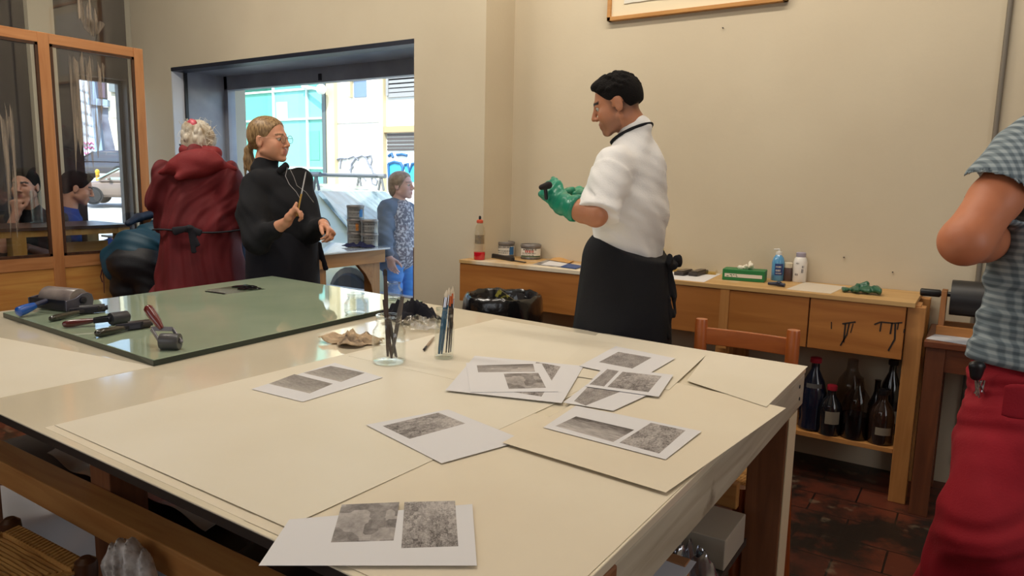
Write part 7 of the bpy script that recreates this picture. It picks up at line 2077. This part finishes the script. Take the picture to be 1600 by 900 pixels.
    pl('buttress', [(169, 184), (188, 186), (222, 276), (190, 278)], CRM, -.6); pl('window', [(192, 190), (222, 190), (222, 260), (212, 250)], mat('far_tan', srgb(176, 164, 140), .7), -.2)
    pl('red_door', [(196, 202), (208, 200), (222, 262), (222, 276), (213, 272)], mat('far_maroon', srgb(140, 58, 62), .6), -.9, .3)
    q = [V(199, 100, -1.5), V(205, 160, -1.5), V(210, 215, -1.5), V(220, 262, -1.5)]
    MB().tube(q, [.16] * 4, 10).build('drain_pipe', mat('far_pipe', srgb(170, 184, 190), .4), r, smooth=True)
    B = MB()
    for j, y in enumerate((224, 231, 240, 246)):
        B.tube([V(131 + 3 * k + .5 * j, y + (1.6 if k % 2 else -1.6), .76) for k in range(6 - j // 3)], .045, 6)
    B.build('pink_graffiti', mat('spray_pink', srgb(226, 84, 160), .6), r, smooth=True)
    B = MB()
    for j in range(6): B.tube([V(122, 138 + 17 * j, .7), V(142 + 2 * j, 146 + 17 * j, .7)], .03, 6)
    B.build('plank_lines', mat('far_lines', srgb(150, 160, 176), .7), r)

# ------------------------------------------------------------------ light
def area(name, loc, size, power, col, rot=(0, 0, 0), sy=None):
    d = bpy.data.lights.new(name, 'AREA'); d.energy = power; d.color = col; d.size = size
    if sy: d.shape = 'RECTANGLE'; d.size_y = sy
    o = bpy.data.objects.new(name, d); COL.objects.link(o); o.location = loc; o.rotation_euler = rot
    return o

def lights():
    w = bpy.data.worlds.new('sky'); SC.world = w; w.use_nodes = True; nt = w.node_tree; nt.nodes.clear()
    out = nt.nodes.new('ShaderNodeOutputWorld'); bg = nt.nodes.new('ShaderNodeBackground'); sk = nt.nodes.new('ShaderNodeTexSky')
    sk.sky_type = 'NISHITA'; sk.sun_disc = False; sk.sun_elevation = math.radians(55); sk.sun_rotation = math.radians(200)
    bg.inputs[1].default_value = SKY
    nt.links.new(sk.outputs[0], bg.inputs[0]); nt.links.new(bg.outputs[0], out.inputs[0])
    d = bpy.data.lights.new('sun', 'SUN'); d.energy = SUN; d.angle = math.radians(.6); d.color = (1, .96, .88)
    o = bpy.data.objects.new('sun', d); COL.objects.link(o)
    o.rotation_euler = Vector((-.35, .62, -.95)).to_track_quat('-Z', 'Y').to_euler()
    warm = (1.0, .91, .78)
    area('track_lamp', (-1.1, 2.75, 3.60), 2.8, LAMP, warm, (math.radians(38), 0, 0), sy=.12)
    area('ceiling_lamp', (-1.6, 1.2, 3.62), 1.6, LAMP2, (1.0, .92, .80), sy=.3)
    area('ceiling_lamp.001', (-4.2, 1.5, 3.62), 1.8, LAMP2 * 2.1, (1.0, .92, .80), (math.radians(30), 0, 0), sy=.3)
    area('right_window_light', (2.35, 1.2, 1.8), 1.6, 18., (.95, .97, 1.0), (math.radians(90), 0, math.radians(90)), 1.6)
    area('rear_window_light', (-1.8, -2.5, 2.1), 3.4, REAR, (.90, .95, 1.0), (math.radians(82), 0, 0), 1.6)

SKY, SUN, LAMP, LAMP2, REAR = .55, 9.0, 37., 23., 28.

def main():
    make_camera()
    SC.cycles.transparent_max_bounces = 40
    room(); glazed_screen(); wall_things()
    worktable(); big_sheets(); prints()
    zg = glass_slab() + .0005
    brayers(zg); table_clutter(zg)
    bench(); bench_things(); shelf_bottles(); trash_bin()
    ladder_chair(); rush_chair(); side_table_and_roller(); under_table(); can_table(); screen_reflection()
    people(); street(); lights()
    v = SC.view_settings; v.view_transform = 'Standard'; v.look = 'None'; v.exposure = 0.0; v.gamma = 1.0; v.use_curve_mapping = False

main()
